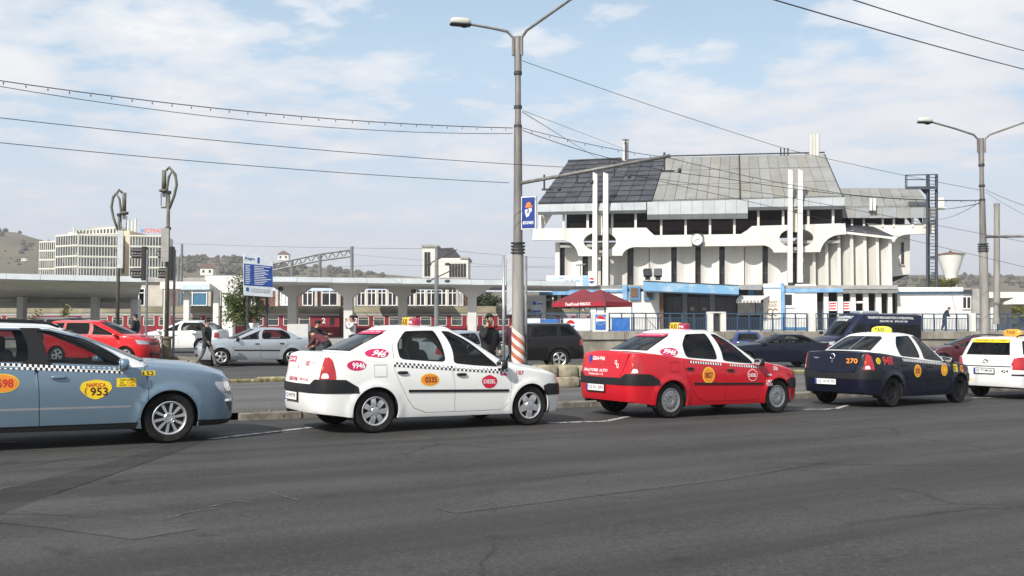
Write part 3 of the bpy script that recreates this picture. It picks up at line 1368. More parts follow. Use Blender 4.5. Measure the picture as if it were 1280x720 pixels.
LOGAN = dict(
    plan=[(3.43, 0), (3.42, .3), (3.37, .58), (3.23, .76), (2.95, .855), (2.1, .885), (1.0, .885), (-.1, .875), (-.55, .845), (-.80, .75), (-.875, .48), (-.885, 0)],
    top=[(3.45, .70), (3.36, .745), (3.15, .815), (2.63, .895), (2.3, .95), (2.14, .945), (2.0, .905), (1.2, .955), (.4, 1.025), (0, 1.075), (-.3, 1.11), (-.6, 1.12), (-.9, 1.10)],
    bot=[(3.5, .22), (3.0, .2), (1.2, .2), (-.3, .22), (-.6, .27), (-.9, .30)],
    insF=[(.15, .1), (.25, .02), (.45, 0), (.62, .01), (.75, .07), (.9, .14)],
    insR=[(.25, .05), (.32, .0), (.56, -.015), (.78, .0), (.80, .02), (1.05, .05), (1.2, .10)],
    insS=[(.15, .07), (.24, .035), (.45, .012), (.7, 0), (.88, .012), (1.0, .035), (1.15, .06)],
    axles=(0, 2.63), wr=.312, ar=.35, track=1.49, cowl=2.22, deck=-.30, hcrown=.085, dcrown=.035, endcrown=.03, flare=.02,
    gbase=[(2.44, 0, 1.02), (2.40, .36, 1.01), (2.29, .64, .975), (2.16, .775, .92), (1.6, .795, .915), (.8, .80, .975), (.15, .795, 1.045), (-.18, .735, 1.10), (-.33, .56, 1.135), (-.39, .28, 1.145), (-.40, 0, 1.145)],
    groof=[(1.50, 0, 1.505), (1.47, .26, 1.50), (1.41, .43, 1.495), (1.32, .525, 1.485), (1.05, .555, 1.505), (.82, .565, 1.51), (.62, .555, 1.505), (.47, .51, 1.49), (.39, .38, 1.485), (.35, .18, 1.48), (.34, 0, 1.48)],
    rcrown=.05, gk=.16, seats=[(1.15, -.36), (1.15, .36)], rearseat=.28, mirror=(2.06, .84, .96), bpillar=1.2, headrest=(0, 1.22),
    handles=[(.40, .86), (1.37, .82)],
    regions=[
        ('boot_lid', lambda T: [T.rear(y, z) for y, z in ((-.60, 1.105), (-.56, .90), (-.48, .71))] + [(T.L, .70), (T.L, 1.145), T.rear(-.3, 1.14)]),
        ('rear_door', lambda T: [T.side(x, z) for x, z in ((.30, 1.06), (.27, .93), (.31, .82), (.40, .64), (.50, .46), (.60, .34), (.80, .265), (1.27, .265), (1.25, .7), (1.19, 1.02))]),
        ('front_door', lambda T: [T.side(x, z) for x, z in ((1.205, 1.02), (1.265, .7), (1.285, .265), (2.10, .265), (2.24, .38), (2.27, .62), (2.20, .97))]),
        ('fuel_flap', lambda T: roundc([T.side(x, z) for x, z in ((-.02, .81), (.15, .81), (.15, .96), (-.02, .96))])),
        ('tail_light', lambda T: roundc([T.rear(-.685, .765), T.rear(-.69, .88), T.rear(-.70, 1.0), T.rear(-.705, 1.085), T.side(-.70, 1.10), T.side(-.635, 1.05), T.side(-.605, .90), T.side(-.595, .765)], 1, .04)),
        ('tail_lamp_clear', lambda T: roundc([T.rear(-.712, .785), T.rear(-.722, .855), T.side(-.70, .855), T.side(-.69, .785)], 1, .03)),
        ('tail_lamp_amber', lambda T: roundc([T.rear(-.712, .875), T.rear(-.722, .95), T.side(-.76, .95), T.side(-.76, .875)], 1, .03)),
        ('rear_bumper', lambda T: [T.side(-.20, .2), T.side(-.2, .60), T.side(-.38, .765), (T.side(-.60, .765)), T.rear(-.62, .765), T.rear(-.5, .70), (T.L, .695), (T.L, .2)]),
        ('bumper_strip', lambda T: [T.side(-.27, .575), T.side(-.28, .66), T.side(-.46, .765), T.side(-.60, .77), T.rear(-.62, .77), T.rear(-.52, .70), (T.L, .695), (T.L, .575)]),
        ('front_bumper', lambda T: [T.side(2.92, .2), T.side(2.9, .62), T.front(-.6, .62), T.front(-.4, .62), (0, .62), (0, .2)]),
        ('front_strip', lambda T: [T.side(2.90, .47), T.side(2.87, .62), T.side(2.98, .655), T.front(-.6, .64), (0, .60), (0, .47)]),
        ('headlight', lambda T: [T.front(-.42, .74), T.front(-.68, .76), T.side(3.14, .765), T.side(3.22, .64), T.front(-.6, .64), T.front(-.4, .65)]),
        ('moulding', lambda T: [T.side(x, z) for x, z in ((.50, .575), (2.21, .545), (2.21, .58), (.50, .61))]),
        ('indicator', lambda T: roundc([T.side(x, z) for x, z in ((2.33, .71), (2.43, .705), (2.43, .735), (2.33, .74))])),
    ],
    gaps=[
        lambda T: [T.side(x, z) for x, z in ((.30, 1.06), (.27, .93), (.31, .82), (.40, .64), (.50, .46), (.60, .34), (.80, .265), (2.10, .265), (2.24, .38), (2.27, .62), (2.20, .97))],
        lambda T: [T.side(x, z) for x, z in ((1.277, .265), (1.258, .7), (1.197, 1.02))],
        lambda T: [T.rear(y, z) for y, z in ((-.62, 1.12), (-.575, .90), (-.50, .71))],
        lambda T: [T.side(x, z) for x, z in ((-.03, .80), (.16, .80), (.16, .97), (-.03, .97), (-.03, .80))],
    ],
    off={'bumper_strip': .012, 'front_strip': .012, 'moulding': .012, 'tail_light': .006, 'tail_lamp_clear': .008, 'tail_lamp_amber': .008, 'rear_bumper': .004, 'front_bumper': .004, 'arch_lip': .004, 'indicator': .005, 'headlight': .003, 'fuel_flap': .001},
    windows=[
        ('rear_side', [(.40, 1.05), (.395, 1.28), (.56, 1.46), (1.04, 1.475), (1.15, 1.005)]),
        ('front_side', [(1.285, .985), (1.17, 1.47), (1.32, 1.465), (1.60, 1.335), (1.9, 1.09), (2.09, .93)]),
        ('windscreen', [(0, 1.04), (-.40, 1.03), (-.60, 1.02), (-.43, 1.475), (0, 1.485)]),
        ('rear_window', [(0, 1.165), (-.30, 1.165), (-.52, 1.16), (-.45, 1.42), (-.37, 1.46), (0, 1.465)]),
    ],
    ggaps=[[(.30, 1.05), (.31, 1.24), (.48, 1.49)], [(1.215, .97), (1.10, 1.49)]],
)


def logan(label, body, cover, strip, wheel, deco, low=None, group='taxis waiting along the kerb'):
    m = dict(body=MATS[body], roof=MATS['paint_white'], tail_light=MATS['tail_red'], tail_lamp_clear=MATS['lamp_white'], tail_lamp_amber=MATS['lamp_amber'], rear_bumper=MATS[low or body],
             bumper_strip=MATS[strip], front_bumper=MATS[low or body], front_strip=MATS[strip], headlight=MATS['lamp_clear'], moulding=MATS['black_plastic'] if cover else MATS[body],
             indicator=MATS['lamp_white'], handle=MATS['black_plastic'])
    return build_car(LOGAN, 'taxi', label, group, m, deco, wheel, 'taxi')


def deco_white(c):
    T, G = c['T'], c['G']
    sticker(c, T.side(.84, .75), ell(.31, .185), 'sticker_yellow', [], name='sticker')
    sticker(c, T.side(.84, .75), ell(.285, .165), 'sticker_orange', [('0335', .015, .0, .19, .085, 'print_brown', .05)], off=.0045)
    sticker(c, T.side(1.86, .70), roundc_shape([(-.14, -.01), (-.13, .055), (0, .115), (.13, .055), (.14, -.01), (.08, -.085), (0, -.10), (-.08, -.085)]), 'sticker_red', [('DIESEL', 0, .005, .21, .062, 'white_print', .04)])
    sticker(c, T.side(-.30, .965), ell(.29, .145), 'sticker_magenta', [('9946', .03, 0, .19, .085, 'white_print', .05)])
    sticker(c, G.side(.05, 1.135), ell(.26, .125), 'sticker_magenta', [('946', .03, 0, .15, .085, 'white_print', .06)], S=G, off=.006)
    sticker(c, T.side(2.12, .83), rect2(.13, .075), 'sticker_magenta', [('TAXI', 0, .01, .09, .03, 'white_print', .03)])
    sticker(c, T.side(2.42, .83), None, 'x', [('187', 0, 0, .14, .062, 'sticker_magenta', .03)])
    sticker(c, T.rear(-.33, .985), None, 'x', [('187', 0, 0, .15, .07, 'sticker_magenta', .03)])
    sticker(c, T.rear(-.52, 1.0), None, 'x', [('logan', 0, 0, .11, .035, 'chrome', .03)])
    sticker(c, T.rear(.34, 1.035), rect2(.36, .085), 'sticker_magenta', [('0264 946', 0, 0, .30, .055, 'white_print', .04)])
    sticker(c, T.rear(.13, .755), None, 'x', [('0264 946', 0, 0, .36, .06, 'sticker_magenta', .05)])
    sticker(c, T.rear(-.28, .755), None, 'x', [('946 CLUJ', 0, 0, .30, .045, 'sticker_magenta', .03)])
    checker(c, .27, .945, 2.19, .815, 2, .034, 56)
    plate(c, (.12, .51), 'CJ 09 PTK')
    taxi_sign(c, .95, 1.53, 'split')
    glass_band(c, 'sticker_magenta', '0264-946  TAXI  946')
    misc_rear(c)


def misc_rear(c):
    T = c['T']
    a = T.rear(.0, .93)
    p = Vector(T.P(np.array([a[0]]), np.array([a[1]]))[0])
    mb = MB()
    mb.lathe([(.018, -.012), (.016, .0), (0, .0)], 12, p, 'X')
    obj('boot_lock', mb, MATS['chrome'], c['root'], smooth=40)
    mb = MB()
    e = Vector((.44, .05, 1.53))
    mb.blob(e, (.05, .04, .03), .8, 8, 5)
    mb.tube([e, e + Vector((-.26, 0, .22))], [.006, .003], 5)
    obj('aerial', mb, MATS['black_plastic'], c['root'])
    mb = MB()
    mb.tube([(-.84, .52, .27), (-.6, .52, .27)], .028, 10)
    obj('exhaust_pipe', mb, MATS['black_plastic'], c['root'])


def roundc_shape(p):
    q = roundc(p, 2)
    return q, [tuple(range(len(q)))]


def glass_band(c, mat, txt, z0=1.41, z1=1.468, tmat='white_print', hw=.40):
    """printed strip along the top of the rear window"""
    G = c['G']
    mb = MB()
    vs = []
    n = 14
    for i in range(n + 1):
        y = -hw + 2 * hw * i / n
        for z in (z0, z1):
            a, h = G.rearw(y, z)
            if y > 0:
                a = 2 * G.L - a
            p = G.P(np.array([a]), np.array([h]))[0]
            vs.append((p[0] - .006, p[1], p[2] + .004))
    mb.add(vs, [(2 * i, 2 * i + 1, 2 * i + 3, 2 * i + 2) for i in range(n)])
    o = obj('window_banner', mb, MATS[mat], c['root'])
    pa = Vector((vs[n][0], 0, vs[n][2]))
    pb = Vector((vs[n + 1][0], 0, vs[n + 1][2]))
    mb = MB()
    up = (pb - pa).normalized()
    v, f = fit_text(txt, hw * 1.7, (z1 - z0) * .62, .04)
    cen = (pa + pb) / 2
    nn = Vector((0, -1, 0)).cross(up)
    out = []
    for x, y in v:
        a, h = G.rearw(x, cen.z)
        p = G.P(np.array([a]), np.array([h]))[0]
        q = Vector((p[0] - .006, -x, cen.z + .004)) + up * y + nn * .004
        out.append(q)
    mb.add(out, f)
    obj('lettering', mb, MATS[tmat], o)


def deco_red(c):
    T, G = c['T'], c['G']
    sticker(c, T.side(.84, .735), ell(.29, .29), 'sticker_yellow', [])
    sticker(c, T.side(.84, .735), ell(.25, .25), 'sticker_orange', [('0827', 0, 0, .19, .10, 'print_brown', .05)], off=.0045)
    sticker(c, T.side(1.93, .72), roundc_shape([(-.13, -.01), (-.12, .06), (0, .125), (.12, .06), (.13, -.01), (.08, -.09), (0, -.11), (-.08, -.09)]), 'white_print', [])
    sticker(c, T.side(1.93, .72), roundc_shape([(-.12, -.01), (-.11, .054), (0, .114), (.11, .054), (.12, -.01), (.072, -.082), (0, -.10), (-.072, -.082)]), 'paint_red', [('DIESEL', 0, 0, .20, .06, 'white_print', .04)], off=.0045)
    sticker(c, G.side(.05, 1.145), ell(.27, .14), 'sticker_magenta', [('9946', .01, 0, .19, .085, 'white_print', .05)], S=G, off=.006)
    sticker(c, T.side(2.36, .56), None, 'x', [('187', 0, .04, .13, .05, 'white_print', .03), ('TAXI', 0, -.02, .16, .05, 'white_print', .03)])
    sticker(c, T.side(2.55, .84), None, 'x', [('0b', 0, 0, .13, .08, 'white_print', .04)])
    sticker(c, T.rear(.13, 1.02), None, 'x', [('0264-946', 0, 0, .36, .07, 'white_print', .05)])
    sticker(c, T.rear(.38, 1.0), roundc_shape([(-.05, .07), (.05, .07), (.05, -.02), (0, -.08), (-.05, -.02)]), 'plate_blue')
    sticker(c, T.rear(-.38, .93), None, 'x', [('Q', -.02, .03, .06, .08, 'white_print', .05), ('Q', .03, -.03, .06, .08, 'white_print', .05)])
    sticker(c, T.rear(.20, .81), None, 'x', [('SPALATORIE  AUTO', 0, 0, .72, .05, 'white_print', .06)])
    sticker(c, T.rear(.16, .745), None, 'x', [('Telefonului 112', 0, 0, .44, .036, 'white_print', .04)])
    checker(c, .40, .955, 1.16, .905, 1, .04, 26)
    checker(c, 1.34, .895, 2.10, .845, 1, .04, 26)
    plate(c, (.12, .51), 'CJ 31 SRI')
    taxi_sign(c, .95, 1.53, 'split')
    glass_band(c, 'sticker_magenta', '0264  TAXI 0264-946')
    misc_rear(c)


def deco_navy(c):
    T = c['T']
    sticker(c, T.side(.88, .735), ell(.27, .27), 'sticker_yellow', [])
    sticker(c, T.side(.88, .735), ell(.235, .235), 'sticker_orange', [('250', 0, 0, .16, .10, 'print_brown', .05)], off=.0045)
    sticker(c, T.side(1.93, .745), ell(.27, .27), 'sticker_yellow', [])
    sticker(c, T.side(1.93, .745), ell(.235, .235), 'sticker_orange', [('948', 0, 0, .14, .12, 'sticker_yellow', .06)], off=.0045)
    sticker(c, T.side(2.40, .775), rect2(.17, .17), 'sticker_yellow', [('TARIF', 0, .03, .12, .03, 'black_print', .03), ('1,60', 0, -.03, .1, .03, 'black_print', .03)])
    sticker(c, T.side(2.68, .76), ell(.17, .16), 'sticker_orange', [('250', 0, 0, .11, .07, 'print_brown', .05)])
    sticker(c, T.side(-.22, .955), None, 'x', [('948', .05, 0, .34, .17, 'sticker_orange', .09)])
    sticker(c, T.side(-.47, .955), ell(.13, .13), 'sticker_yellow', [('O', 0, 0, .07, .07, 'black_print', .05)])
    sticker(c, T.side(-.22, .955), None, 'x', [('948', .05, 0, .33, .155, 'sticker_red', .02)], off=.006)
    sticker(c, T.rear(-.45, .95), None, 'x', [('270', 0, 0, .25, .10, 'sticker_orange', .08)])
    sticker(c, T.rear(.40, 1.0), None, 'x', [('logan', 0, 0, .14, .04, 'chrome', .03)])
    checker(c, .36, .945, 2.18, .825, 2, .028, 60)
    plate(c, (.12, .51), 'CJ 10 KYE')
    taxi_sign(c, .95, 1.53, 'dome')
    misc_rear(c)
    mb = MB()
    p = Vector(T.P(np.array([T.L]), np.array([1.03]))[0])
    mb.tube([p + Vector((-.008, .055 * math.cos(t), .055 * math.sin(t))) for t in np.linspace(.9, 2 * math.pi - .2, 14)], .012, 6)
    mb.tube([p + Vector((-.008, .03, .05)), p + Vector((-.008, -.045, .05))], .012, 6)
    obj('badge', mb, MATS['chrome'], c['root'], smooth=True)
    mb = MB()
    G = c['G']
    pts = []
    for z in np.linspace(1.17, 1.46, 6):
        a, h = G.rearw(0, z)
        q = G.P(np.array([a]), np.array([h]))[0]
        pts.append((q[0] - .004, -.05, q[2]))
    mb.tube(pts, .006, 4)
    obj('window_seam', mb, MATS['alloy'], c['root'])


car_w = logan('white taxi with checkered band and red oval 9946 on its rear wing', 'paint_white', True, 'bumper_plastic', ('cover7', 'cover5'), deco_white)
place(car_w, 0, .80)
car_r = logan('red taxi with white roof and plate CJ 31 SRI', 'paint_red', True, 'bumper_plastic', 'flat', deco_red)
place(car_r, 5.55, .80)
car_n = logan('navy blue taxi with white roof and orange 948 on its rear wing', 'paint_navy', False, 'bumper_plastic', 'steel', deco_navy)
place(car_n, 11.5, .80, R(4.5))


def spec(kind, wb, nose, tail, hw, H, cowl, wtop, rtop, gtail, hood, belt, wr=.31, bp=1.2, sealw=.016, glass='car_glass', cp=None, **kw):
    """a general car: kind 'sedan' or 'wagon'. hood=(z nose, z cowl); belt=(z front, z rear)"""
    zf, zr = belt
    sed = kind == 'sedan'
    gt = hw - .085
    rt = hw - .29 if H < 1.9 else hw - .12
    sl = (zr - zf) / (cowl - gtail)
    bz = lambda x: zf + (cowl - x) * sl
    zt = zr if not sed else kw.get('boot', zr + .04)
    rh = H - .055
    s = dict(
        plan=[(nose, 0), (nose - .01, hw * .35), (nose - .07, hw * .66), (nose - .22, hw * .87), (nose - .5, hw * .97), (cowl, hw), (bp, hw), (0, hw * .99), (tail + .32, hw * .955), (tail + .09, hw * .86), (tail + .01, hw * .55), (tail, 0)],
        top=[(nose + .05, hood[0] - .03), (nose - .06, hood[0]), (nose - .3, hood[0] + (hood[1] - hood[0]) * .4), ((nose + cowl) / 2, hood[0] + (hood[1] - hood[0]) * .72), (cowl + .05, hood[1]), (cowl - .12, zf), (bp, bz(bp)), (gtail + .3, bz(gtail + .3)), (tail + .1, zt), (tail - .1, zt - .01)],
        bot=[(nose + .1, .22), (nose - .4, .2), (1.2, .21), (-.3, .24), (tail, .30)],
        insF=[(.15, .1), (.25, .02), (.45, 0), (.62, .01), (hood[0], .07), (hood[0] + .2, .14)],
        insR=[(.25, .05), (.32, .0), (.56, -.01), (.75, .0), (.95, .03), (1.2, .06)],
        insS=[(.15, .07), (.24, .035), (.45, .012), (.7, 0), (zf - .05, .012), (zr, .035), (zr + .3, .06)],
        axles=(0, wb), wr=wr, ar=wr + .04, track=2 * hw - .27, cowl=cowl, deck=gtail + .02 if sed else None, hcrown=.07, flare=.015,
        gbase=[(cowl + .2, 0, hood[1] + .03), (cowl + .16, hw * .42, hood[1] + .02), (cowl + .05, hw * .73, hood[1]), (cowl - .1, gt, zf - .01), (cowl - .6, gt + .005, bz(cowl - .6) - .01), ((cowl + gtail) / 2, gt + .01, bz((cowl + gtail) / 2) - .01), (gtail + .45, gt, bz(gtail + .45) - .01), (gtail + .14, gt - .05, zt - .005), (gtail + .03, hw * .62, zt + .01), (gtail + .0, hw * .3, zt + .015), (gtail, 0, zt + .015)],
        groof=[(wtop, 0, rh), (wtop - .03, rt * .45, rh), (wtop - .09, rt * .76, rh - .005), (wtop - .18, rt - .03, rh - .01), (wtop - .4, rt, rh), ((wtop + rtop) / 2, rt + .01, rh + .005), (rtop + .35, rt, rh), (rtop + .1, rt - .03, rh - .01), (rtop + .04, rt * .8, rh - .015), (rtop + .01, rt * .4, rh - .02), (rtop, 0, rh - .02)],
        rcrown=.05, gk=.16, seats=[(bp - .05, -.37), (bp - .05, .37)], rearseat=.2, mirror=(cowl - .12, hw - .04, zf + .05), bpillar=bp, handles=[(bp - .75, zf - .10), (bp + .16, zf - .12)], glass=glass, sealw=sealw, headrest=(0, H - .3))
    f = kw.get('fl', .05)
    wt = H - .10
    cp = cp if cp is not None else (gtail + .55 if sed else .1)
    ax = lambda z: (cowl - .12) + (wtop - .2 - cowl + .12) * ((z - zf) / (H - .1 - zf))     # A pillar line
    win = [('front_side', [(bp + .06, bz(bp) + .03), (bp - .02, wt), (ax(wt) - .06, wt - .01), (ax((zf + wt) / 2) - .02, (zf + wt) / 2), (cowl - .17, bz(cowl) + .03)])]
    if sed:
        win.append(('rear_side', [(cp - .08, bz(cp) + .03), (cp - .02, bz(cp) + .22), (cp + .2, wt - .01), (bp - .12, wt), (bp - .05, bz(bp) + .03)]))
    else:
        win.append(('rear_side', [(cp + .03, bz(cp) + .03), (cp + .05, wt), (bp - .12, wt), (bp - .05, bz(bp) + .03)]))
        if gtail < -.2:
            win.append(('quarter', [(gtail + .25, bz(gtail) + .05), (rtop + .22, wt - .02), (cp - .03, wt), (cp - .05, bz(cp) + .03)]))
    win.append(('windscreen', [(0, hood[1] + .06), (-hw * .45, hood[1] + .05), (-hw * .7, hood[1] + .05), (-rt * .80, rh - .03), (0, rh - .02)]))
    win.append(('rear_window', [(0, zt + .04), (-hw * .35, zt + .04), (-hw * .62, zt + .04), (-rt * .76, rh - .06), (0, rh - .05)]))
    s['windows'] = win
    a_ = wr + .06
    s['regions'] = [
        ('rear_door', lambda T: [T.side(x, z) for x, z in ((bp - .95, bz(bp - .95)), (bp - .96, .75), (a_, .52), (a_ + .05, .3), (bp + .03, .27), (bp + .01, .7), (bp - .02, bz(bp) + .02))]),
        ('front_door', lambda T: [T.side(x, z) for x, z in ((bp - .015, bz(bp) + .02), (bp + .015, .7), (bp + .035, .27), (cowl - .14, .27), (cowl + .0, .4), (cowl + .02, .65), (cowl - .04, zf + .02))]),
        ('tail_light', lambda T: roundc([T.rear(-hw * .70, zr - .30), T.rear(-hw * .72, zr - .08), T.side(tail + .22, zr - .07), T.side(tail + .24, zr - .30)], 1, .04)),
        ('rear_bumper', lambda T: [T.side(-a_ + .02, .2), T.side(-a_, .55), T.side(tail + .3, .62), (T.L, .60), (T.L, .2)]),
        ('front_bumper', lambda T: [T.side(wb + a_ - .02, .2), T.side(wb + a_, .55), T.front(-.6, .58), (0, .56), (0, .2)]),
        ('grille', lambda T: [T.front(-.30, hood[0] - .16), T.front(-.30, hood[0] - .06), (0, hood[0] - .05), (0, hood[0] - .16)]),
        ('headlight', lambda T: roundc([T.front(-hw * .42, hood[0] - .02), T.side(nose - .42, hood[0] + .05), T.side(nose - .32, hood[0] - .12), T.front(-hw * .45, hood[0] - .13)], 1, .04)),
        ('intake', lambda T: [T.front(-.45, .30), T.front(-.45, .40), (0, .40), (0, .30)]),
    ]
    if kw.get('mould', True):
        s['regions'].append(('moulding', lambda T: [T.side(x, z) for x, z in ((a_ + .1, .54), (cowl - .02, .54), (cowl - .02, .585), (a_ + .1, .585))]))
    s['gaps'] = [
        lambda T: [T.side(x, z) for x, z in ((bp - .95, bz(bp - .95) + .02), (bp - .96, .75), (a_, .52), (a_ + .05, .3), (a_ + .1, .27), (cowl - .14, .27), (cowl + .0, .4), (cowl + .02, .65), (cowl - .04, zf + .03))],
        lambda T: [T.side(x, z) for x, z in ((bp + .03, .27), (bp + .012, .7), (bp - .018, bz(bp) + .02))]]
    s['off'] = {'moulding': .012, 'tail_light': .006, 'rear_bumper': .006, 'front_bumper': .006, 'grille': -.01, 'intake': -.01, 'headlight': .002}
    s.update(kw.get('over', {}))
    return s


def gmats(body, roof=None, mould='black_plastic', bump=None, handle=None, mirror=None):
    return dict(body=MATS[body], roof=MATS[roof or body], tail_light=MATS['tail_red'], rear_bumper=MATS[bump or body], front_bumper=MATS[bump or body], grille=MATS['black_plastic'], intake=MATS['black_plastic'],
                headlight=MATS['lamp_clear'], moulding=MATS[mould], handle=MATS[handle or body], mirror=MATS[mirror or body], pillar=MATS['seal_rubber'], indicator=MATS['lamp_amber'])


# --- the estate taxi at the left edge
PASSAT = spec('wagon', 2.71, 3.66, -1.14, .915, 1.515, 2.42, 1.50, -.75, -1.08, (.80, .985), (.965, 1.05), wr=.32, bp=1.18, cp=.05, glass='car_glass', mould=False,
              over=dict(handles=[(.34, .90), (1.40, .86)], mirror=(2.12, .89, 1.01), hcrown=.09, sealw=.012, flare=.02, headrest=(0, 1.25),
                        windows=[('front_side', [(1.26, 1.03), (1.13, 1.425), (1.30, 1.42), (1.70, 1.325), (2.0, 1.16), (2.23, .985)]),
                                 ('rear_side', [(.10, 1.06), (.14, 1.425), (1.0, 1.43), (1.09, 1.035)]), ('quarter', [(-.85, 1.09), (-.55, 1.39), (.0, 1.42), (.0, 1.06)]),
                                 ('windscreen', [(0, 1.05), (-.40, 1.04), (-.62, 1.03), (-.50, 1.43), (0, 1.44)]), ('rear_window', [(0, 1.09), (-.3, 1.09), (-.56, 1.09), (-.46, 1.40), (0, 1.41)])],
                        gregions=[('pillar', [(1.0, 1.0), (.98, 1.45), (1.2, 1.45), (1.33, 1.0)]), ('window_trim', [(-.9, 1.03), (2.27, .955), (2.01, 1.172), (1.7, 1.343), (1.3, 1.438), (.1, 1.448), (-.62, 1.42)])]))
PASSAT['regions'][4:5] = [('front_bumper', lambda T: [T.side(3.06, .2), T.side(3.08, .58), T.front(-.6, .58), (0, .56), (0, .2)]),
                          ('front_lip', lambda T: [T.side(3.08, .2), T.side(3.06, .285), T.front(-.55, .27), (0, .27), (0, .2)]),
                          ('fog_recess', lambda T: roundc([T.side(3.52, .36), T.side(3.43, .50), T.front(-.62, .50), T.front(-.62, .36)], 1, .03)),
                          ('fog_trim', lambda T: [T.side(3.42, .51), T.side(3.43, .535), T.front(-.6, .535), T.front(-.6, .51)]),
                          ('sill', lambda T: [T.side(.42, .2), T.side(.40, .285), T.side(2.33, .285), T.side(2.30, .2)]),
                          ('chrome_strip', lambda T: [T.side(x, z) for x, z in ((.42, .475), (2.24, .475), (2.24, .50), (.42, .50))])]
for i, (nm, f) in enumerate(PASSAT['regions']):
    if nm == 'headlight':
        PASSAT['regions'][i] = ('headlight', lambda T: roundc([T.front(-.42, .745), T.side(3.26, .775), T.side(3.32, .67), T.front(-.78, .59), T.front(-.45, .62)], 1, .05))


def deco_passat(c):
    T = c['T']
    sticker(c, T.side(1.82, .705), roundc_shape([(-.19, .01), (-.16, .09), (0, .125), (.16, .09), (.19, .01), (.11, -.08), (0, -.13), (-.11, -.08)]), 'sticker_yellow',
            [('NAPOCA', 0, .055, .22, .05, 'print_red', .04), ('953', .035, -.025, .20, .10, 'print_brown', .05), ('(', -.115, -.02, .03, .09, 'print_red', .08)])
    sticker(c, T.side(.80, .80), ell(.36, .22), 'sticker_yellow', [], label='orange oval 0698 sticker')
    sticker(c, T.side(.80, .80), ell(.335, .20), 'sticker_orange', [('0698', 0, 0, .23, .10, 'print_red', .05)], off=.0045)
    sticker(c, T.side(2.17, .785), rect2(.23, .11), 'sticker_yellow', [('TARIF LEI/KM', 0, .032, .16, .02, 'black_print', .02), ('ZI', -.06, 0, .04, .02, 'black_print', .02), ('1,65', .045, 0, .07, .024, 'print_red', .02), ('NOAPTE', -.045, -.033, .09, .02, 'black_print', .02), ('1,65', .06, -.033, .07, .024, 'print_red', .02)])
    sticker(c, T.side(2.43, .895), rect2(.16, .065), 'sticker_yellow', [('152', 0, 0, .13, .052, 'black_print', .04)])
    checker(c, .2, 1.0, 2.13, .895, 2, .033, 66)
    for sg in (-1, 1):
        mb = MB()
        mb.tube([(1.42, sg * .62, 1.465), (1.30, sg * .615, 1.51), (1.1, sg * .61, 1.535), (.2, sg * .61, 1.545), (-.7, sg * .60, 1.53)], [.015, .018, .018, .018, .018], 8)
        obj('roof_rail', mb, MATS['black_plastic'], c['root'], smooth=True)


m = gmats('paint_blue_metal', 'paint_white', handle='paint_blue_metal', mirror='paint_blue_metal')
m.update(front_lip=MATS['black_plastic'], sill=MATS['black_plastic'], chrome_strip=MATS['alloy'], fog_recess=MATS['black_plastic'], fog_trim=MATS['chrome'], window_trim=MATS['paint_blue_metal'])
car_p = build_car(PASSAT, 'taxi', 'blue metallic estate taxi with white roof and yellow NAPOCA 953 sticker', 'taxis waiting along the kerb', m, deco_passat, 'alloy10', 'taxi')
place(car_p, -5.54, .86)

# --- white estate taxi at the right edge, seen from behind
ASTRA = spec('wagon', 2.70, 3.55, -.98, .90, 1.50, 2.30, 1.45, -.72, -.93, (.78, .95), (.95, 1.0), wr=.315, bp=1.18, cp=.05, glass='dark_glass',
             over=dict(track=1.5))
ASTRA['regions'] += [
    ('tail_light', lambda T: roundc([T.rear(-.60, .80), T.rear(-.66, .985), T.side(-.66, 1.0), T.side(-.72, .92), T.rear(-.84, .78)], 1, .04)),
    ('rear_window_ledge', lambda T: [T.rear(-.62, .76), T.rear(-.62, .785), (T.L, .785), (T.L, .76)]),
    ('bumper_insert', lambda T: [T.rear(-.62, .555), T.rear(-.62, .60), T.side(-.72, .60), T.side(-.72, .555)]),
]


def deco_astra(c):
    T = c['T']
    sticker(c, T.rear(.12, .44), rect2(1.0, .12, 20), 'sticker_yellow', [('NAPOCA', .25, 0, .34, .07, 'print_red', .04)])
    sticker(c, T.rear(.42, .44), rect2(.36, .12, 8), 'sticker_red', [('TAXI', 0, 0, .24, .07, 'sticker_yellow', .04)], off=.0045)
    sticker(c, T.rear(-.47, .665), None, 'x', [('424', 0, 0, .17, .07, 'black_print', .03)])
    sticker(c, T.rear(-.30, .93), None, 'x', [('Astra', 0, 0, .16, .035, 'chrome', .03)])
    mb = MB()
    p = Vector(T.P(np.array([T.L]), np.array([.885]))[0]) + Vector((-.01, 0, 0))
    mb.tube([p + Vector((0, .055 * math.cos(t), .055 * math.sin(t))) for t in np.linspace(0, 2 * math.pi, 20)], .008, 5)
    mb.tube([p + Vector((0, .08, -.02)), p + Vector((0, .0, -.02)), p + Vector((0, .0, .02)), p + Vector((0, -.08, .02))], .008, 5)
    obj('badge', mb, MATS['chrome'], c['root'])
    plate(c, (.02, .66), 'CJ 77 MOR', zc=.66)
    glass_band(c, 'sticker_yellow', 'NAPOCA  7784', 1.34, 1.42, 'print_red', .46)
    taxi_sign(c, .2, 1.52, 'bar')
    for sg in (-1, 1):
        mb = MB()
        mb.tube([(1.2, sg * .58, 1.47), (1.05, sg * .58, 1.515), (.2, sg * .585, 1.535), (-.5, sg * .58, 1.515), (-.62, sg * .575, 1.475)], .017, 7)
        obj('roof_rail', mb, MATS['black_plastic'], c['root'], smooth=True)
    mb = MB()
    mb.box((-.64, 0, 1.475), (.03, .26, .025))
    obj('brake_light', mb, MATS['tail_red'], c['root'])


